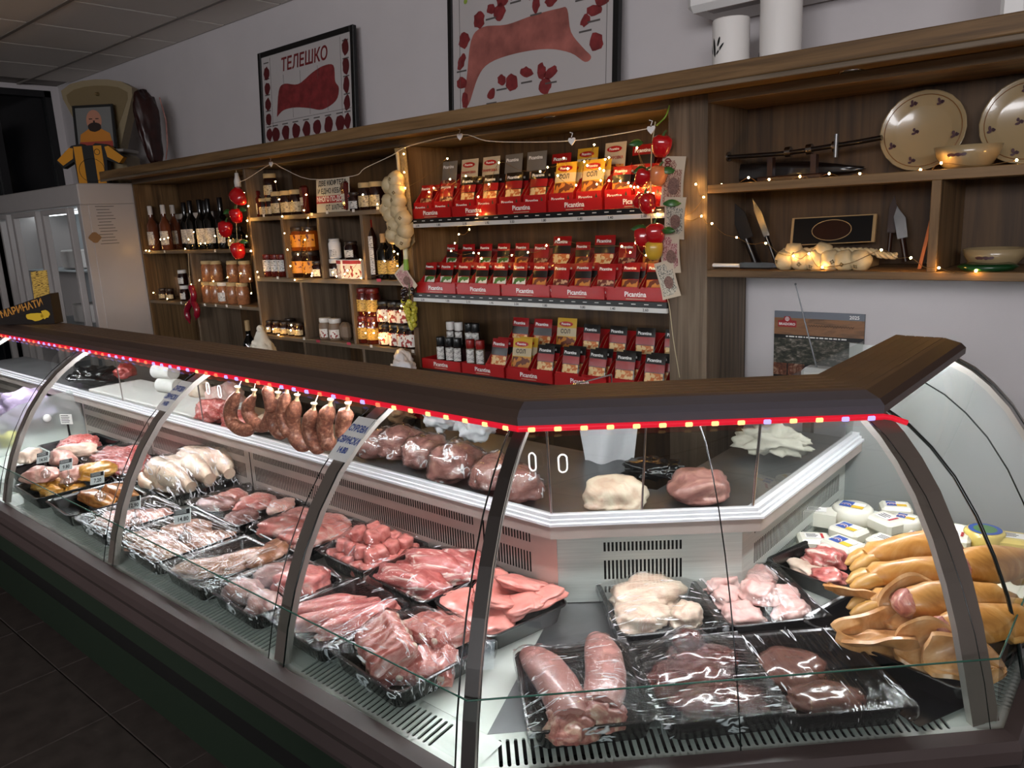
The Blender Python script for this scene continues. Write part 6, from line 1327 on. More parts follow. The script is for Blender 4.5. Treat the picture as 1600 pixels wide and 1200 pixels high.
# ---------------- marinade display on the canopy at far left
ZN = 1.2795
defm('display_brown', '#1d1512', 0.5); defm('text_amber', '#c88a3a', 0.5)
p = aty(50, 500, 1.08); t = thing('marinade_display', 'brown counter display box with amber МАРИНАТИ lettering at far left', 'display box', (p.x+0.045, 1.045, ZN+0.0005), R_(30))
MB().prism([(-0.13, 0, 0), (0.125, 0, 0), (0.125, 0, 0.115), (-0.13, 0, 0.05)], (0, 0.045, 0)).build('box', M['display_brown'], t); b = MB(); puttext(b, 'МАРИНАТИ', 0.037, -0.01, -0.0012, 0.060, tilt=R_(13), sx=0.95); b.build('lettering', M['text_amber'], t)
b = MB(); splat(b, 0.05, 0.028, 0.08, 0.035, 4, -0.0012, 0); splat(b, 0.09, 0.035, 0.04, 0.03, 5, -0.0012, 0); b.build('fruit_print', M['label_yellow'], t)
o = MB().cbox(-0.035, 0.035, -0.0015, 0.0015, 0, 0.11, 0.0005).build('leaflet', M['lab_yellow']); o.location = (p.x+0.075, 1.105, ZN+0.09); o.rotation_euler = (R_(-8), R_(-4), R_(32)); tag(o, 'upright yellowish leaflet in the marinade display', 'leaflet')
# ---------------- garlic braid, burlap strip, leek and grapes at the middle post
defm('burlap', '#8f7a54', 0.9, var=0.3, vs=90, bmp=0.6, bs=200); defm('garlic', '#c9b48c', 0.5, var=0.12, vs=30); defm('leek_green', '#7aa03a', 0.5); defm('leek_white', '#c9c6a8', 0.5); defm('grape', '#a8a032', 0.25, coat=0.4); defm('grape_dark', '#1c1014', 0.25, coat=0.4); defm('leaf', '#2c5a24', 0.45, coat=0.3); defm('pepper_red', '#b0121a', 0.18, coat=0.7); defm('pepper_pale', '#d07a4a', 0.3, coat=0.5); defm('chilli', '#7a1024', 0.25, coat=0.5); defm('stem_green', '#3c5a2a', 0.5); defm('cord', '#b6a888', 0.7)
def garl(seed, mt='garlic'):
    b = MB(); prof = [(0, -0.034), (0.012, -0.034), (0.030, -0.022), (0.036, -0.004), (0.033, 0.012), (0.020, 0.026), (0.010, 0.034), (0.006, 0.042), (0.005, 0.05)]
    b.lathe(prof, 16)
    for i, v in enumerate(b.v):
        a = math.atan2(v[1], v[0]); q = 1+0.09*cos(6*a+seed)*(1 if v[2] < 0.03 else 0); b.v[i] = (v[0]*q, v[1]*q, v[2])
    b.tube([(0.006*cos(a), 0.006*sin(a), -0.034) for a in (0, 1.5, 3, 4.5)], 0.003, 5, 1, closed=True)
    return b.mesh('garlic_bulb', [M['garlic'], M['burlap']])
gm = [garl(1), garl(3)]
t = thing('garlic_braid', 'hanging braid of garlic bulbs on a burlap strip between the middle and spice bays', 'garlic', (-2.73, 2.42, 1.9), 0)
pa_ = aty(626, 232, 2.43); pb_ = aty(642, 380, 2.43)
b = MB(); b.prism([aty(616, 232, 2.435), aty(633, 230, 2.435), aty(648, 378, 2.435), aty(636, 392, 2.435), aty(628, 300, 2.435)], (0, 0.004, 0)); b.build('burlap_strip', M['burlap'], t, True)
for i, (zx, zy) in enumerate([(810, 210), (850, 238), (812, 300), (858, 295), (818, 375), (857, 350), (885, 395), (838, 430), (895, 460), (830, 485), (880, 515), (800, 340), (845, 180)]):
    p = aty(380+zx/3.529, 230+zy/3.529, 2.40); o = obj('garlic_bulb', gm[i % 2], t, True); o.location = p; o.rotation_euler = (R_(-95+22*(i % 3)), R_((i*47) % 50-25), R_((i*71) % 90-45)); o.scale = (1.1,)*3
P = [aty(380+x/3.529, 230+y/3.529, 2.42) for x, y in ((850, 30), (858, 150), (845, 300), (868, 420), (878, 520))]; MB().tube(spl(P), 0.008, 8).build('plait', M['cord'], t, True)
t = thing('leek', 'slim leek hanging below the garlic braid', 'leek', aty(634, 400, 2.42), 0); P = [aty(633, 386, 2.42), aty(634, 398, 2.42), aty(634, 405, 2.42)]; Q = [P[-1], aty(634.5, 412, 2.42), aty(635, 422, 2.42)]
MB().tube(P, 0.011, 10).build('white_shaft', M['leek_white'], t, True); MB().tube(Q, [0.011, 0.012, 0.013], 10).build('green_top', M['leek_green'], t, True)
t = thing('grape_bunch', 'bunch of yellow-green artificial grapes hanging beside the jars', 'grapes', aty(640, 470, 2.42), 0); gr = MB().ball((0, 0, 0), 0.011, 10, 6).mesh('grape', M['grape']); gd = MB().ball((0, 0, 0), 0.011, 10, 6).mesh('grape', M['grape_dark']); rg = random.Random(3)
cx, cz = aty(641, 488, 2.415).x, aty(641, 488, 2.415).z
for i in range(60):
    v = rg.random(); a = rg.uniform(0, 2*pi); rad = 0.036*(1-v*0.75); o = obj('grape', gr if v < 0.84 else gr, t, True); o.location = (cx+0.012*v+rad*cos(a), 2.415+rad*sin(a)*0.7, cz+0.055-0.13*v)
for i in range(16): a = rg.uniform(0, 2*pi); o = obj('dark_grape', gd, t, True); o.location = (cx-0.005+0.028*cos(a), 2.415+0.02*sin(a), cz+0.11-0.05*rg.random())
MB().tube([aty(639, 440, 2.42), aty(640, 470, 2.42)], 0.002, 5).build('stalk', M['stem_green'], t, True)
def leafmesh(l, w_):
    P = []
    for i in range(7):
        u = i/6; wd = w_*sin(pi*min(1, 0.05+0.95*u))**0.8; P.append([(l*u, -wd/2, 0.006*sin(u*4)-0.004), (l*u, 0, 0.006*sin(u*4)+0.003), (l*u, wd/2, 0.006*sin(u*4)-0.004)])
    return MB().grid(P).mesh('leaf', M['leaf'])
lf = leafmesh(0.06, 0.026)
def peppermesh(mt, r=0.034, h=0.075):
    b = MB(); b.lathe([(0, h*0.46), (r*0.5, h*0.5), (r*0.95, h*0.36), (r, h*0.1), (r*0.86, -h*0.25), (r*0.55, -h*0.47), (0, -h*0.5)], 18)
    for i, v in enumerate(b.v):
        a = math.atan2(v[1], v[0]); q = 1+0.09*cos(3*a); b.v[i] = (v[0]*q, v[1]*q, v[2])
    b.tube([(0, 0, h*0.46), (0.003, 0, h*0.62), (0.010, 0, h*0.72)], [0.006, 0.004, 0.003], 8, 1)
    return b.mesh('pepper', [mt, M['stem_green']])
def garland(label, peps, leaves, cord):
    t = thing('pepper_garland', label, 'garland', cord[0], 0, 'vegetable garlands')
    MB().tube(spl(cord), 0.0022, 6).build('cord', M['cord'], t, True)
    for i, (p, mt, sc, ro) in enumerate(peps):
        o = obj('pepper', PM[mt], t, True); o.location = p; o.scale = (sc*(0.78 if cord[0].x > -2 else 0.95),)*3; o.rotation_euler = ro
    for i, (p, rz, ry) in enumerate(leaves):
        o = obj('leaf', lf, t, True); o.location = p; o.rotation_euler = (R_(70), ry, rz)
    return t
PM = {'r': peppermesh(M['pepper_red']), 'p': peppermesh(M['pepper_pale']), 'y': peppermesh(M['packet_yellow'])}
garland('garland of red peppers hanging between the left and middle bays', [(aty(373, 308, 2.40), 'r', 1.35, (0, R_(-50), 0)), (aty(370, 337, 2.42), 'r', 1.15, (0.2, 0.1, 0)), (aty(353, 358, 2.40), 'r', 1.3, (0, R_(15), 0)), (aty(371, 392, 2.40), 'r', 1.3, (0, R_(-8), 1))],
    [(aty(358, 328, 2.40), R_(180), 0.3), (aty(374, 326, 2.40), 0, 0.2), (aty(374, 378, 2.40), R_(20), 0)], [aty(369, 266, 2.42), aty(372, 295, 2.42), aty(369, 340, 2.42), aty(372, 395, 2.42)])
bs_ = MB().lathe([(0, 0), (0.018, 0), (0.019, 0.03), (0.012, 0.055), (0.010, 0.075), (0, 0.076)], 12).build('glass_bottle', M['lid_white']); p = aty(372, 292, 2.41); bs_.location = (p.x, 2.41, p.z); tag(bs_, 'small pale ornamental bottle at the top of the left pepper garland', 'bottle')
RG = [((1034, 228), 'r', 1.25, (0.2, 0.3, 0)), ((1028, 275), 'p', 1.15, (0, 0.2, 0.5)), ((1011, 318), 'r', 1.2, (0, -0.2, 1)), ((1004, 277), 'r', 1.0, (0, 0.6, 0)), ((1004, 371), 'r', 1.1, (0, 0.2, 2)), ((1024, 366), 'r', 1.25, (0, -0.1, 0)), ((1022, 391), 'y', 1.15, (0, 0, 0)), ((1000, 314), 'r', 0.9, (0, 0.9, 0))]
garland('garland of red peppers with green leaves hanging beside the right oak post', [(aty(px, py, 2.40), k, s_, r_) for (px, py), k, s_, r_ in RG], [(aty(1005, 222, 2.40), R_(170), 0), (aty(1008, 262, 2.39), R_(160), 0.2), (aty(1030, 267, 2.39), R_(30), 0), (aty(1036, 318, 2.39), R_(20), 0), (aty(1012, 356, 2.39), R_(190), 0), (aty(1034, 360, 2.39), R_(-20), 0)], [aty(1024, 190, 2.41), aty(1018, 240, 2.41), aty(1017, 320, 2.41), aty(1020, 400, 2.41)])
t = thing('chilli_garland', 'long dark red dried chillies hanging on the left bay divider', 'garland', aty(296, 440, 2.42), 0, 'vegetable garlands')
MB().tube(spl([aty(x, y, 2.42) for x, y in ((294, 396), (296, 430), (298, 446))]), 0.002, 6).build('cord', M['cord'], t, True)
for a_ in (((298, 446), (303, 462), (300, 474)), ((300, 470), (292, 485), (297, 506)), ((301, 470), (308, 484), (306, 500))): MB().tube(spl([aty(x, y, 2.41) for x, y in a_]), [0.014, 0.02]+[0.020]*8+[0.012, 0.006, 0.003], 10).build('chilli', M['chilli'], t, True)
# banknotes hung on cords
defm('note_shade', '#77584e', 0.7, var=0.4, vs=200); defm('note_paper', '#c2b09a', 0.7); M['note_print'] = printmat('note_print', '#b99a86', '#7a4a3c', 420, 200, 0.52); M['note_print2'] = printmat('note_print_grey', '#c2b8a6', '#6a655f', 380, 180, 0.52); M['note_print3'] = printmat('note_print_pink', '#c09a92', '#8a4448', 400, 180, 0.52)
for i, (px, py, w_, h_, ro, mt, lb, tx) in enumerate([(1051, 284, 0.085, 0.165, R_(5), 'note_print', 'large old banknote hanging highest on the oak post', '100'), (1054, 341, 0.078, 0.14, R_(4), 'note_print2', 'pale old banknote, second from top on the oak post', '50'), (1047, 396, 0.075, 0.135, R_(-2), 'note_print3', 'pink old banknote, third from top on the oak post', '20'), (1043, 437, 0.072, 0.13, R_(-14), 'note_print2', 'grey old banknote hanging lowest on the oak post', '10'), (634, 437, 0.085, 0.13, R_(-38), 'note_print3', 'pink old banknote hanging above the grapes', '20')]):
    p = aty(px, py, 2.42); t = thing('banknote', lb, 'banknote', p, 0, 'hanging banknotes'); T = Matrix.Rotation(ro, 4, 'Y')
    def rot_(b): b.v = [tuple(T @ Vector(v)) for v in b.v]; return b
    P = [[(w_*(u-0.5), 0.004*sin(v*5+u*2), h_*(v-0.5)) for v in (0, .25, .5, .75, 1)] for u in (0, .5, 1)]
    rot_(MB().grid(P, flip=False)).build('paper', M['note_paper'], t); rot_(MB().grid([[(x*0.8, y-0.001, z*0.84) for x, y, z in r] for r in P])).build('engraving', M[mt], t)
    b = MB()
    if i == 0: puttext(b, tx, 0.03, -w_*0.22, -0.0065, h_*0.33, tilt=pi/2); rot_(b).build('numeral', M['text_red'], t); b = MB()
    b = MB(); splat(b, w_*0.08, -h_*0.08, w_*0.5, h_*0.34, i, -0.0066, 0, 16, 0.08); rot_(b).build('portrait_oval', M['note_shade'], t)
P = spl([aty(1026, 196, 2.415), aty(1040, 182, 2.40), aty(1046, 165, 2.44)]); tag(MB().tube(P, 0.0025, 6).build('cord', M['leek_green']), 'greenish cord tied to the top of the oak post', 'cord')
P = spl([aty(x, y, 2.425) for x, y in ((1040, 458), (1046, 480), (1052, 530), (1062, 590))]); tag(MB().tube(P, 0.0015, 6).build('cord', M['cord']), 'thin white cord trailing down the oak post below the banknotes', 'cord')

# ---------------- right bay: plates, bowls, sabre, knives, garlic
defm('china', '#9a8664', 0.25, coat=0.5); defm('gold_line', '#7a4a1c', 0.4); defm('flower', '#3a1620', 0.5); defm('scabbard', '#100b0a', 0.3, coat=0.4); defm('dark_wood', '#2a150c', 0.4); defm('blade', '#8a8580', 0.25, metal=1); defm('green_dish', '#123a1c', 0.2)  # china is toned down: the dim shelf's shade is in its colour
def plate(label, x, z, r, seed):
    t = thing('china_plate', label, 'plate', (x, 2.69, z), 0, 'flowered plates'); T = Matrix.Translation((0, 0, r)) @ Matrix.Rotation(pi/2-R_(10), 4, 'X'); n = 48; b = MB()
    prof = [(0, 0.006), (r*0.62, 0.006), (r*0.68, 0.010), (r*0.97, 0.024), (r, 0.025), (r*0.98, 0.020), (r*0.66, 0.003), (0, 0)]
    b.lathe(prof, n)
    for i, v in enumerate(b.v):
        a = math.atan2(v[1], v[0]); rr = math.hypot(v[0], v[1]); q = 1+(0.012*abs(cos(10*a)) if rr > r*0.9 else 0); b.v[i] = tuple(T @ Vector((v[0]*q, v[1]*q, v[2])))
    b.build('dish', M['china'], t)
    g = MB().tube([T @ Vector((r*0.9*cos(a), r*0.9*sin(a), 0.0225)) for a in [2*pi*k/40 for k in range(40)]], 0.0012, 5, closed=True); g.build('gold_line', M['gold_line'], t)
    rg = random.Random(seed)
    for k in range(7):
        a = 2*pi*k/7+rg.uniform(-.3, .3); f = MB(); cx_, cy_ = r*0.76*cos(a), r*0.76*sin(a)
        if k == 3: cx_, cy_ = -0.2*r, 0.02*r
        for q in range(4):
            s_ = MB(); splat(s_, 0, 0, 0.013, 0.008, q+k, 0, 0, 8, 0.2, rot=q*1.7); zc = 0.0165 if k != 3 else 0.0075
            s_.v = [tuple(T @ Vector((cx_+v[0]+0.006*cos(q*2.1), cy_+v[2]+0.006*sin(q*2.1), zc+0.0006+(0.0035 if k != 3 else 0)))) for v in s_.v]; f.add(s_.v, s_.f, 0)
        f.build('flower_print', M['flower'], t)
    return t
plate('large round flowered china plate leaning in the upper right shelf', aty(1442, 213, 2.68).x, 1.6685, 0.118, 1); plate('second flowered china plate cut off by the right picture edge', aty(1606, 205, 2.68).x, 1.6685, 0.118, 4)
def bowl(label, px, py, z, r, h, mt='china', y=2.56):
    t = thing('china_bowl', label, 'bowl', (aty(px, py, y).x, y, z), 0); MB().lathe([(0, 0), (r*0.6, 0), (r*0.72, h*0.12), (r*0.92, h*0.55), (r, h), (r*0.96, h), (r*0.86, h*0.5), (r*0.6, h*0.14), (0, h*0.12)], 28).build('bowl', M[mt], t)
    f = MB()
    for q in range(7): an = -pi*0.62+0.07*q; splat(f, 0, 0, 0.018, 0.010, q, 0, 0, 8, 0.3); n0 = len(f.v)-9; f.v[n0:] = [(r*0.935*cos(an+v[0]/r), r*0.935*sin(an+v[0]/r), h*0.6+v[2]) for v in f.v[n0:]]
    f.build('flower_print', M['flower'], t); return t
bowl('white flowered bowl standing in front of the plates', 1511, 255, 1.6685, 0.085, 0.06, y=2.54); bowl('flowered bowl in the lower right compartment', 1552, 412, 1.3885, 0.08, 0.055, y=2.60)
o = obj('green_dish', MB().lathe([(0, 0), (0.06, 0), (0.075, 0.012), (0.06, 0.02), (0, 0.016)], 24).mesh('green_dish', M['green_dish'])); p = aty(1545, 418, 2.53); o.location = (p.x, 2.51, 1.3885); tag(o, 'flat dark green glass dish in front of the lower bowl', 'dish')
t = thing('sabre', 'dark sabre in its scabbard held on a stand in the upper right shelf', 'sabre', aty(1255, 240, 2.62), 0)
P = [aty(x, y, 2.60) for x, y in ((1132, 246), (1180, 243), (1230, 239), (1290, 230), (1340, 222), (1378, 215))]; MB().tube(spl(P), 0.013, 10, flat=0.6).build('scabbard', M['scabbard'], t, True)
for x, y in ((1136, 246), (1232, 238), (1265, 234), (1306, 229)): q = aty(x, y, 2.60); MB().tube([q-Vector((0.009, 0, -0.001)), q+Vector((0.009, 0, 0.002))], 0.0165, 10).build('metal_band', M['blade'], t, True)
q = aty(1308, 228, 2.60); MB().tube([q+Vector((0, -0.01, 0.035)), q+Vector((0.0, -0.012, -0.035))], 0.007, 8).build('cross_guard', M['steel_dark'], t, True)
t = thing('sabre_stand', 'dark wooden stand with two posts carrying the sabre', 'stand', aty(1240, 290, 2.62), 0)
for x, z0 in ((1203, 240), (1271, 235)): a = aty(x, z0, 2.60); MB().box(a.x-0.009, a.x+0.009, 2.60, 2.625, 1.669, a.z-0.012).build('post', M['dark_wood'], t, True)
a = aty(1203, 280, 2.61).x; c = aty(1275, 280, 2.61).x; MB().cbox(a-0.03, c+0.03, 2.57, 2.65, 1.6685, 1.685, 0.004).build('base', M['dark_wood'], t, True)
o = obj('black_holster', blobmesh('black_holster', M['scabbard'], 330, 0.52, 0.05, 0.125, n1=0.1, taper=0.7)); p = aty(1225, 280, 2.70); o.location = (p.x, 2.71, 1.6685); tag(o, 'black leather sheath lying behind the sabre stand', 'sheath')
def knife(label, tip, butt, y, wd, handle=0.42, hm='dark_wood', bm='blade', gl='leaning knives'):
    a = aty(*butt, y); c = aty(*tip, y); t = thing('knife', label, 'knife', a, 0, gl); d = c-a; L = d.length; u = d.normalized(); n = Vector((u.z, 0, -u.x)); h_ = a+u*L*handle
    MB().tube([a, a+u*L*handle*0.5, h_], [wd*0.55, wd*0.48, wd*0.5], 8, flat=0.6).build('handle', M[hm], t, True)
    pr = [h_-n*wd*0.5, h_+n*wd*0.5, h_+u*L*(1-handle)*0.6+n*wd*0.6, c-u*L*0.06+n*wd*0.1, c, h_+u*L*(1-handle)*0.7-n*wd*0.5]; MB().prism(pr, (0, 0.003, 0)).build('blade', M[bm], t, True); return t
knife('narrow dark knife standing farthest left on the lower right shelf', (1123, 312), (1137, 415), 2.66, 0.018, bm='scabbard'); knife('broad black machete leaning at the left of the lower right shelf', (1143, 312), (1186, 418), 2.66, 0.046, bm='scabbard', hm='scabbard'); knife('steel knife with curved blade leaning right of the machete', (1176, 310), (1214, 412), 2.64, 0.022, hm='scabbard')
knife('brown knife in a sheath behind the garlic at the right', (1398, 305), (1388, 405), 2.69, 0.024, bm='dark_wood'); knife('spear-shaped knife pointing up right of the wooden box', (1402, 322), (1416, 408), 2.67, 0.030, bm='steel_dark')
t = thing('wooden_stick', 'thin reddish wooden stick leaning on the shelf divider', 'stick', aty(1437, 420, 2.55), 0); MB().obox((aty(1437, 420, 2.55)+aty(1456, 342, 2.6))/2, ((aty(1456, 342, 2.6)-aty(1437, 420, 2.55))/2), (0.005, 0, 0.001), (0, 0.005, 0)).build('stick', M['pepper_pale'], t, True)
knife('white-handled knife lying flat on the lower right shelf', (1225, 416), (1103, 414), 2.50, 0.022, 0.45, hm='white', bm='scabbard'); knife('brown-handled knife lying flat beside the garlic', (1300, 418), (1170, 417), 2.53, 0.014, 0.4)
t = thing('knife_case', 'open wooden case with dark lid and oval emblem behind the garlic', 'case', aty(1302, 395, 2.62), 0)
la, lb_, lc, ld = aty(1234, 384, 2.655), aty(1366, 378, 2.655), aty(1370, 334, 2.70), aty(1238, 341, 2.70); MB().prism([la, lb_, lc, ld], (0, 0.012, 0)).build('lid', M['lid_wood'], t, True)
cc = (la+lb_+lc+ld)/4; sh = lambda p, k: cc+(p-cc)*k+Vector((0, -0.003, 0)); MB().prism([sh(v, 0.93) for v in (la, lb_, lc, ld)], (0, 0.002, 0)).build('lining', M['black'], t, True)
U_ = (lb_-la)/2; V_ = (ld-la)/2; MB().tube([cc+U_*0.47*cos(a)+V_*0.72*sin(a)+Vector((0, -0.005, 0)) for a in [2*pi*k/24 for k in range(24)]], 0.0015, 5, closed=True).build('oval_rim', M['lid_wood'], t, True); MB().prism([cc+U_*0.44*cos(a)+V_*0.66*sin(a)+Vector((0, -0.0045, 0)) for a in [2*pi*k/24 for k in range(24)]], (0, 0.001, 0)).build('oval_emblem', M['dark_wood'], t, True)
MB().cbox(aty(1230, 410, 2.62).x, aty(1368, 410, 2.62).x, 2.57, 2.66, 1.3885, 1.42, 0.003).build('case_base', M['lid_wood'], t, True)
t = thing('garlic_braid', 'garlic braid lying along the lower right shelf in front of the wooden case', 'garlic', aty(1310, 415, 2.50), 0)
for i, (px, py) in enumerate(((1228, 404), (1252, 408), (1274, 405), (1297, 408), (1320, 408), (1345, 409), (1240, 397), (1286, 396))):
    p = aty(px, py, 2.50+0.02*(i > 5)); o = obj('garlic_bulb', gm[i % 2], t, True); o.location = (p.x, p.y, 1.3885+0.028+(0.022 if i > 5 else 0)); o.rotation_euler = (R_(-85+14*(i % 3)), R_((i*37) % 60-30), R_(i*50 % 80-40)); o.scale = (0.95,)*3
for s_ in (-1, 0, 1): MB().tube([aty(1225+4*k, 392+(4 if k > 36 else 0)+0.25*max(0, k-30)*1.2, 2.53)+Vector((0, 0.006*cos(k*0.9+s_*2.1), 0.006*sin(k*0.9+s_*2.1))) for k in range(45)], 0.0055, 6).build('plait', M['garlic'], t, True)
# ---------------- calendar and radio
t = thing('wall_calendar', 'wall calendar with aerial farm photograph hung on the bare wall', 'calendar', (-0.975, 2.795, 0.96), 0); x0, x1, z0, z1 = -1.135, -0.818, 0.90, 1.212; yy = 2.796
MB().box(x0, x1, yy-0.004, yy, z0, z1).build('backing', M['black'], t, True)
M['fields'] = meat('field_photo', [(0.3, '#6e4a2e'), (0.5, '#8a6040'), (0.7, '#57402e')], 5, (1, 1, 5), rough=0.5, bmp=0, coat=0.1); M['village'] = meat('village_photo', [(0.36, '#1c2016'), (0.5, '#3a3a30'), (0.6, '#6a6258'), (0.72, '#a09a90')], 50, (1, 1, 2), rough=0.5, bmp=0, coat=0.1, dist=0); M['food_photo'] = meat('food_photo', [(0.3, '#3a1c12'), (0.5, '#6e3a22'), (0.7, '#b0907a')], 40, rough=0.5, bmp=0, coat=0.1)
defm('sky_photo', '#6a6e78', 0.5); defm('badge_red', '#9a1c22', 0.5)
for nm, a, c, d, e, mt in (('photo_sky', x0, x1, 1.188, z1, 'sky_photo'), ('photo_fields', x0, x1, 1.118, 1.188, 'fields'), ('photo_village', x0, x1, 1.02, 1.118, 'village'), ('photo_food', x0, x0+0.05, 0.975, 1.02, 'food_photo'), ('photo_food', x0+0.055, x0+0.115, 0.975, 1.02, 'food_photo'), ('white_footer', x0, x1, 0.94, 0.962, 'label_white'), ('green_footer', x0, x0+0.1, 0.92, 0.94, 'label_green')):
    MB().box(a, c, yy-0.0055, yy-0.004, d, e).build(nm, M[mt], t, True)
b = MB(); puttext(b, '2025', 0.017, x1-0.034, yy-0.0062, 1.198); b.build('year_print', M['label_white'], t, True); b = MB(); b.prism([(x0+0.048+0.034*sx_, yy-0.006, 1.168+0.017*sz_) for sx_, sz_ in ((-1, -0.8), (1, -0.8), (1, 0.6), (0.45, 0.7), (0.3, 1.5), (-0.3, 1.5), (-0.45, 0.7), (-1, 0.6))], (0, 0.001, 0)); b.build('badge', M['badge_red'], t, True)
b = MB(); puttext(b, 'BRADORO', 0.0125, x0+0.048, yy-0.0068, 1.165); b.tube([(x0+0.048+0.007*cos(a), yy-0.0068, 1.184+0.007*sin(a)) for a in [2*pi*k/14 for k in range(14)]], 0.001, 4, closed=True); b.box(x0+0.047, x0+0.049, yy-0.0072, yy-0.0066, 1.178, 1.19); b.box(x0+0.042, x0+0.054, yy-0.0072, yy-0.0066, 1.1832, 1.1848); b.build('badge_print', M['label_white'], t, True)
MB().box(x0, x1, yy-0.006, yy-0.0055, 1.113, 1.127).build('slogan_band', M['black'], t, True); b = MB(); rg = random.Random(8); x = -1.09
while x < -0.88: w_ = rg.uniform(0.004, 0.02); b.box(x, x+w_, yy-0.0068, yy-0.0062, 1.118, 1.1225); x += w_+0.004
b.build('slogan_print', M['label_white'], t, True)['kind'] = 'stuff'
b = MB(); b.tube([(-1.01+0.0016*k, yy-0.0066, 1.163+0.004*sin(k*1.1)*(0.5+0.5*abs(sin(k*0.37)))) for k in range(100)], 0.0007, 4); b.build('script_print', M['display_brown'], t, True)
RY = 2.62; p = aty(1282, 590, RY); t = thing('radio', 'white radio with a long thin aerial behind the canopy in front of the calendar', 'radio', (p.x, RY, p.z-0.02), 0)
MB().cbox(p.x-0.06, p.x+0.06, RY-0.03, RY+0.04, p.z-0.02, p.z+0.035, 0.014, sm=False).build('case', M['white_plastic'], t, True); MB().tube([aty(1276, 574, RY), aty(1258, 504, RY), aty(1243, 445, RY)], [0.0032, 0.0024, 0.0018], 6).build('aerial', M['steel_dark'], t, True); MB().ball(aty(1243, 444, RY), 0.004, 8, 5).build('aerial_tip', M['steel_dark'], t, True)
o = MB().cbox(p.x-0.10, p.x+0.3, RY-0.12, RY+0.14, p.z-0.045, p.z-0.021, 0.004).build('small_table', M['oak_grey_x']); tag(o, 'small table against the bare wall carrying the radio', 'table')
for x in (p.x-0.07, p.x+0.27): MB().box(x-0.015, x+0.015, RY+0.08, RY+0.11, 0, p.z-0.045).build('leg', M['oak_grey'], o)
# ---------------- fairy lights
FB = emis('fairy_bulb', (1.0, 0.52, 0.12, 1), 220); defm('copper_wire', '#8a6a3c', 0.4, metal=0.6)
bm_ = MB().ball((0, 0, 0), 0.0034, 6, 4).mesh('bulb', FB)
def string(label, pts, mx=0.32):
    t = thing('fairy_light_string', label, 'fairy lights', pts[0], 0, 'fairy light strings'); seg = [pts[0]]
    def flush(s_):
        if len(s_) > 1: MB().tube(spl(s_, 4), 0.0009, 4).build('wire', M['copper_wire'], t, True)
    for a, c in zip(pts, pts[1:]):
        if (c-a).length > mx: flush(seg); seg = []
        mid = (a+c)/2+Vector((0, 0, -0.012)); seg += [mid, c] if seg else [c]
    flush(seg)
    for p in pts: o = obj('bulb', bm_, t, True); o.location = p
    return t
Z = lambda L, ox, oy, s_, y: [aty(ox+x/s_, oy+z/s_, y) for x, z in L]
string('warm fairy lights strung through the left bay', Z([(105, 605), (125, 607), (190, 540), (212, 538), (235, 530), (335, 595), (355, 540), (385, 498), (425, 565), (452, 563), (510, 520), (598, 548)], 200, 230, 3.75, 2.43)+Z([(680, 268), (705, 345), (700, 430), (695, 522), (722, 608), (715, 772), (722, 855), (660, 740), (583, 762), (500, 785), (418, 780), (370, 805), (230, 888), (150, 852)], 200, 230, 3.75, 2.425))
string('warm fairy lights strung over the jars of the middle bay', Z([(28, 325), (22, 405), (42, 572), (78, 688), (178, 190), (198, 288), (215, 382), (228, 475), (245, 565), (260, 655), (285, 732), (378, 710), (380, 695), (340, 510), (302, 592), (352, 460), (358, 390), (335, 348), (348, 262), (660, 262), (740, 315), (805, 380), (805, 482), (832, 575), (780, 628), (852, 588), (850, 655), (650, 722), (645, 620), (575, 680), (560, 700), (515, 712), (495, 690)], 380, 230, 3.529, 2.43)+Z([(135, 1000), (165, 1005), (195, 1035), (262, 1010), (265, 982), (645, 972), (695, 912), (720, 970), (750, 1050), (762, 1055), (785, 938), (720, 1025), (675, 1025), (865, 902), (872, 875)], 380, 230, 3.529, 2.44))
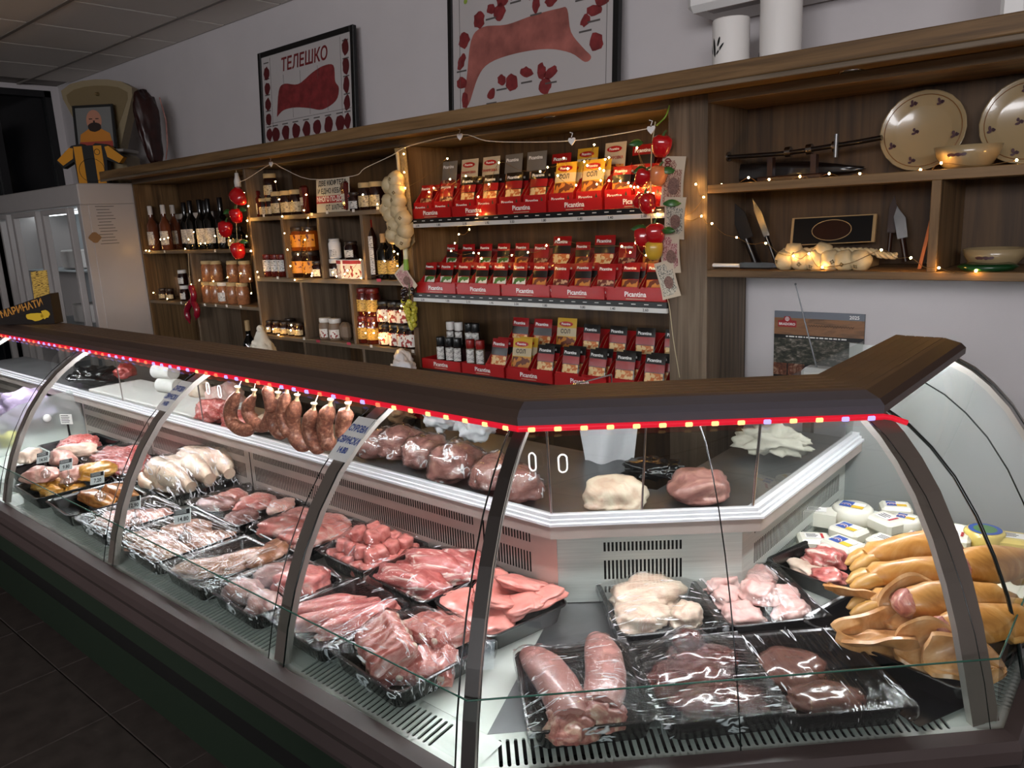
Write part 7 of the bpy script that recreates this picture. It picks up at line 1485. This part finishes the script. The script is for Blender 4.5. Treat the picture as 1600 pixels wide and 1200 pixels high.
string('warm fairy lights draped over the spice packets', Z([(38, 280), (40, 380), (45, 465)], 620, 160, 3.478, 2.40)+Z([(275, 305), (290, 418), (200, 465), (175, 487), (375, 400), (500, 445), (443, 513), (437, 610), (555, 328), (780, 375), (820, 353), (907, 303), (930, 360), (875, 398), (975, 450), (1018, 322), (1073, 230), (1035, 343), (1103, 360), (1125, 370), (1133, 310), (1153, 300), (1108, 425), (1087, 445), (1153, 425), (1215, 428), (1258, 437), (1272, 455), (1290, 462), (1310, 460), (1365, 490), (1395, 495), (1365, 372), (1305, 247), (1418, 605)], 620, 160, 3.478, 2.425)+Z([(395, 690), (337, 717), (315, 765), (295, 808), (417, 818), (445, 820), (460, 848), (625, 830), (713, 815), (813, 778), (880, 745), (1223, 782), (1268, 815), (1297, 763), (1355, 830)], 620, 160, 3.478, 2.43))
string('warm fairy lights trailing along the right bay boards', Z([(135, 480), (170, 537), (78, 630), (160, 622), (207, 655), (317, 717), (447, 743)], 1040, 120, 2.857, 2.43)+Z([(570, 800), (640, 790), (700, 850)], 1040, 120, 2.857, 2.46)+Z([(963, 773), (1095, 808), (1220, 853), (1385, 866)], 1040, 120, 2.857, 2.44)+Z([(250, 482), (370, 450), (462, 458), (600, 445), (730, 432), (867, 432), (1138, 415), (1230, 385), (1567, 372)], 1040, 120, 2.857, 2.46))
# white cord with adhesive hooks under the top board
t = thing('hook_cord', 'thin white cord looped between heart-shaped hooks under the top board', 'cord', aty(720, 208, 2.41), 0)
P = [aty(x, y, 2.41) for x, y in ((368, 285), (385, 280), (424, 256), (440, 262), (484, 280), (552, 275), (570, 263), (612, 243), (640, 228), (718, 210), (760, 220), (820, 222), (892, 220), (950, 212), (1018, 200))]; MB().tube(spl(P, 4), 0.0016, 5).build('cord', M['twine'], t, True)
for px, py in ((423, 256), (718, 213), (893, 220), (1017, 202)):
    p = aty(px, py, 2.405); b = MB(); b.prism([p+Vector((0.016*sin(a)**3*1.0, 0, 0.013*cos(a)-0.005*cos(2*a)-0.002*cos(3*a))) for a in [2*pi*k/16 for k in range(16)]], (0, 0.004, 0)); b.tube([p+Vector((0, 0, 0.012)), p+Vector((0.006, 0, 0.026)), p+Vector((-0.006, 0, 0.03))], 0.0018, 5); b.build('heart_hook', M['white_plastic'], t, True)
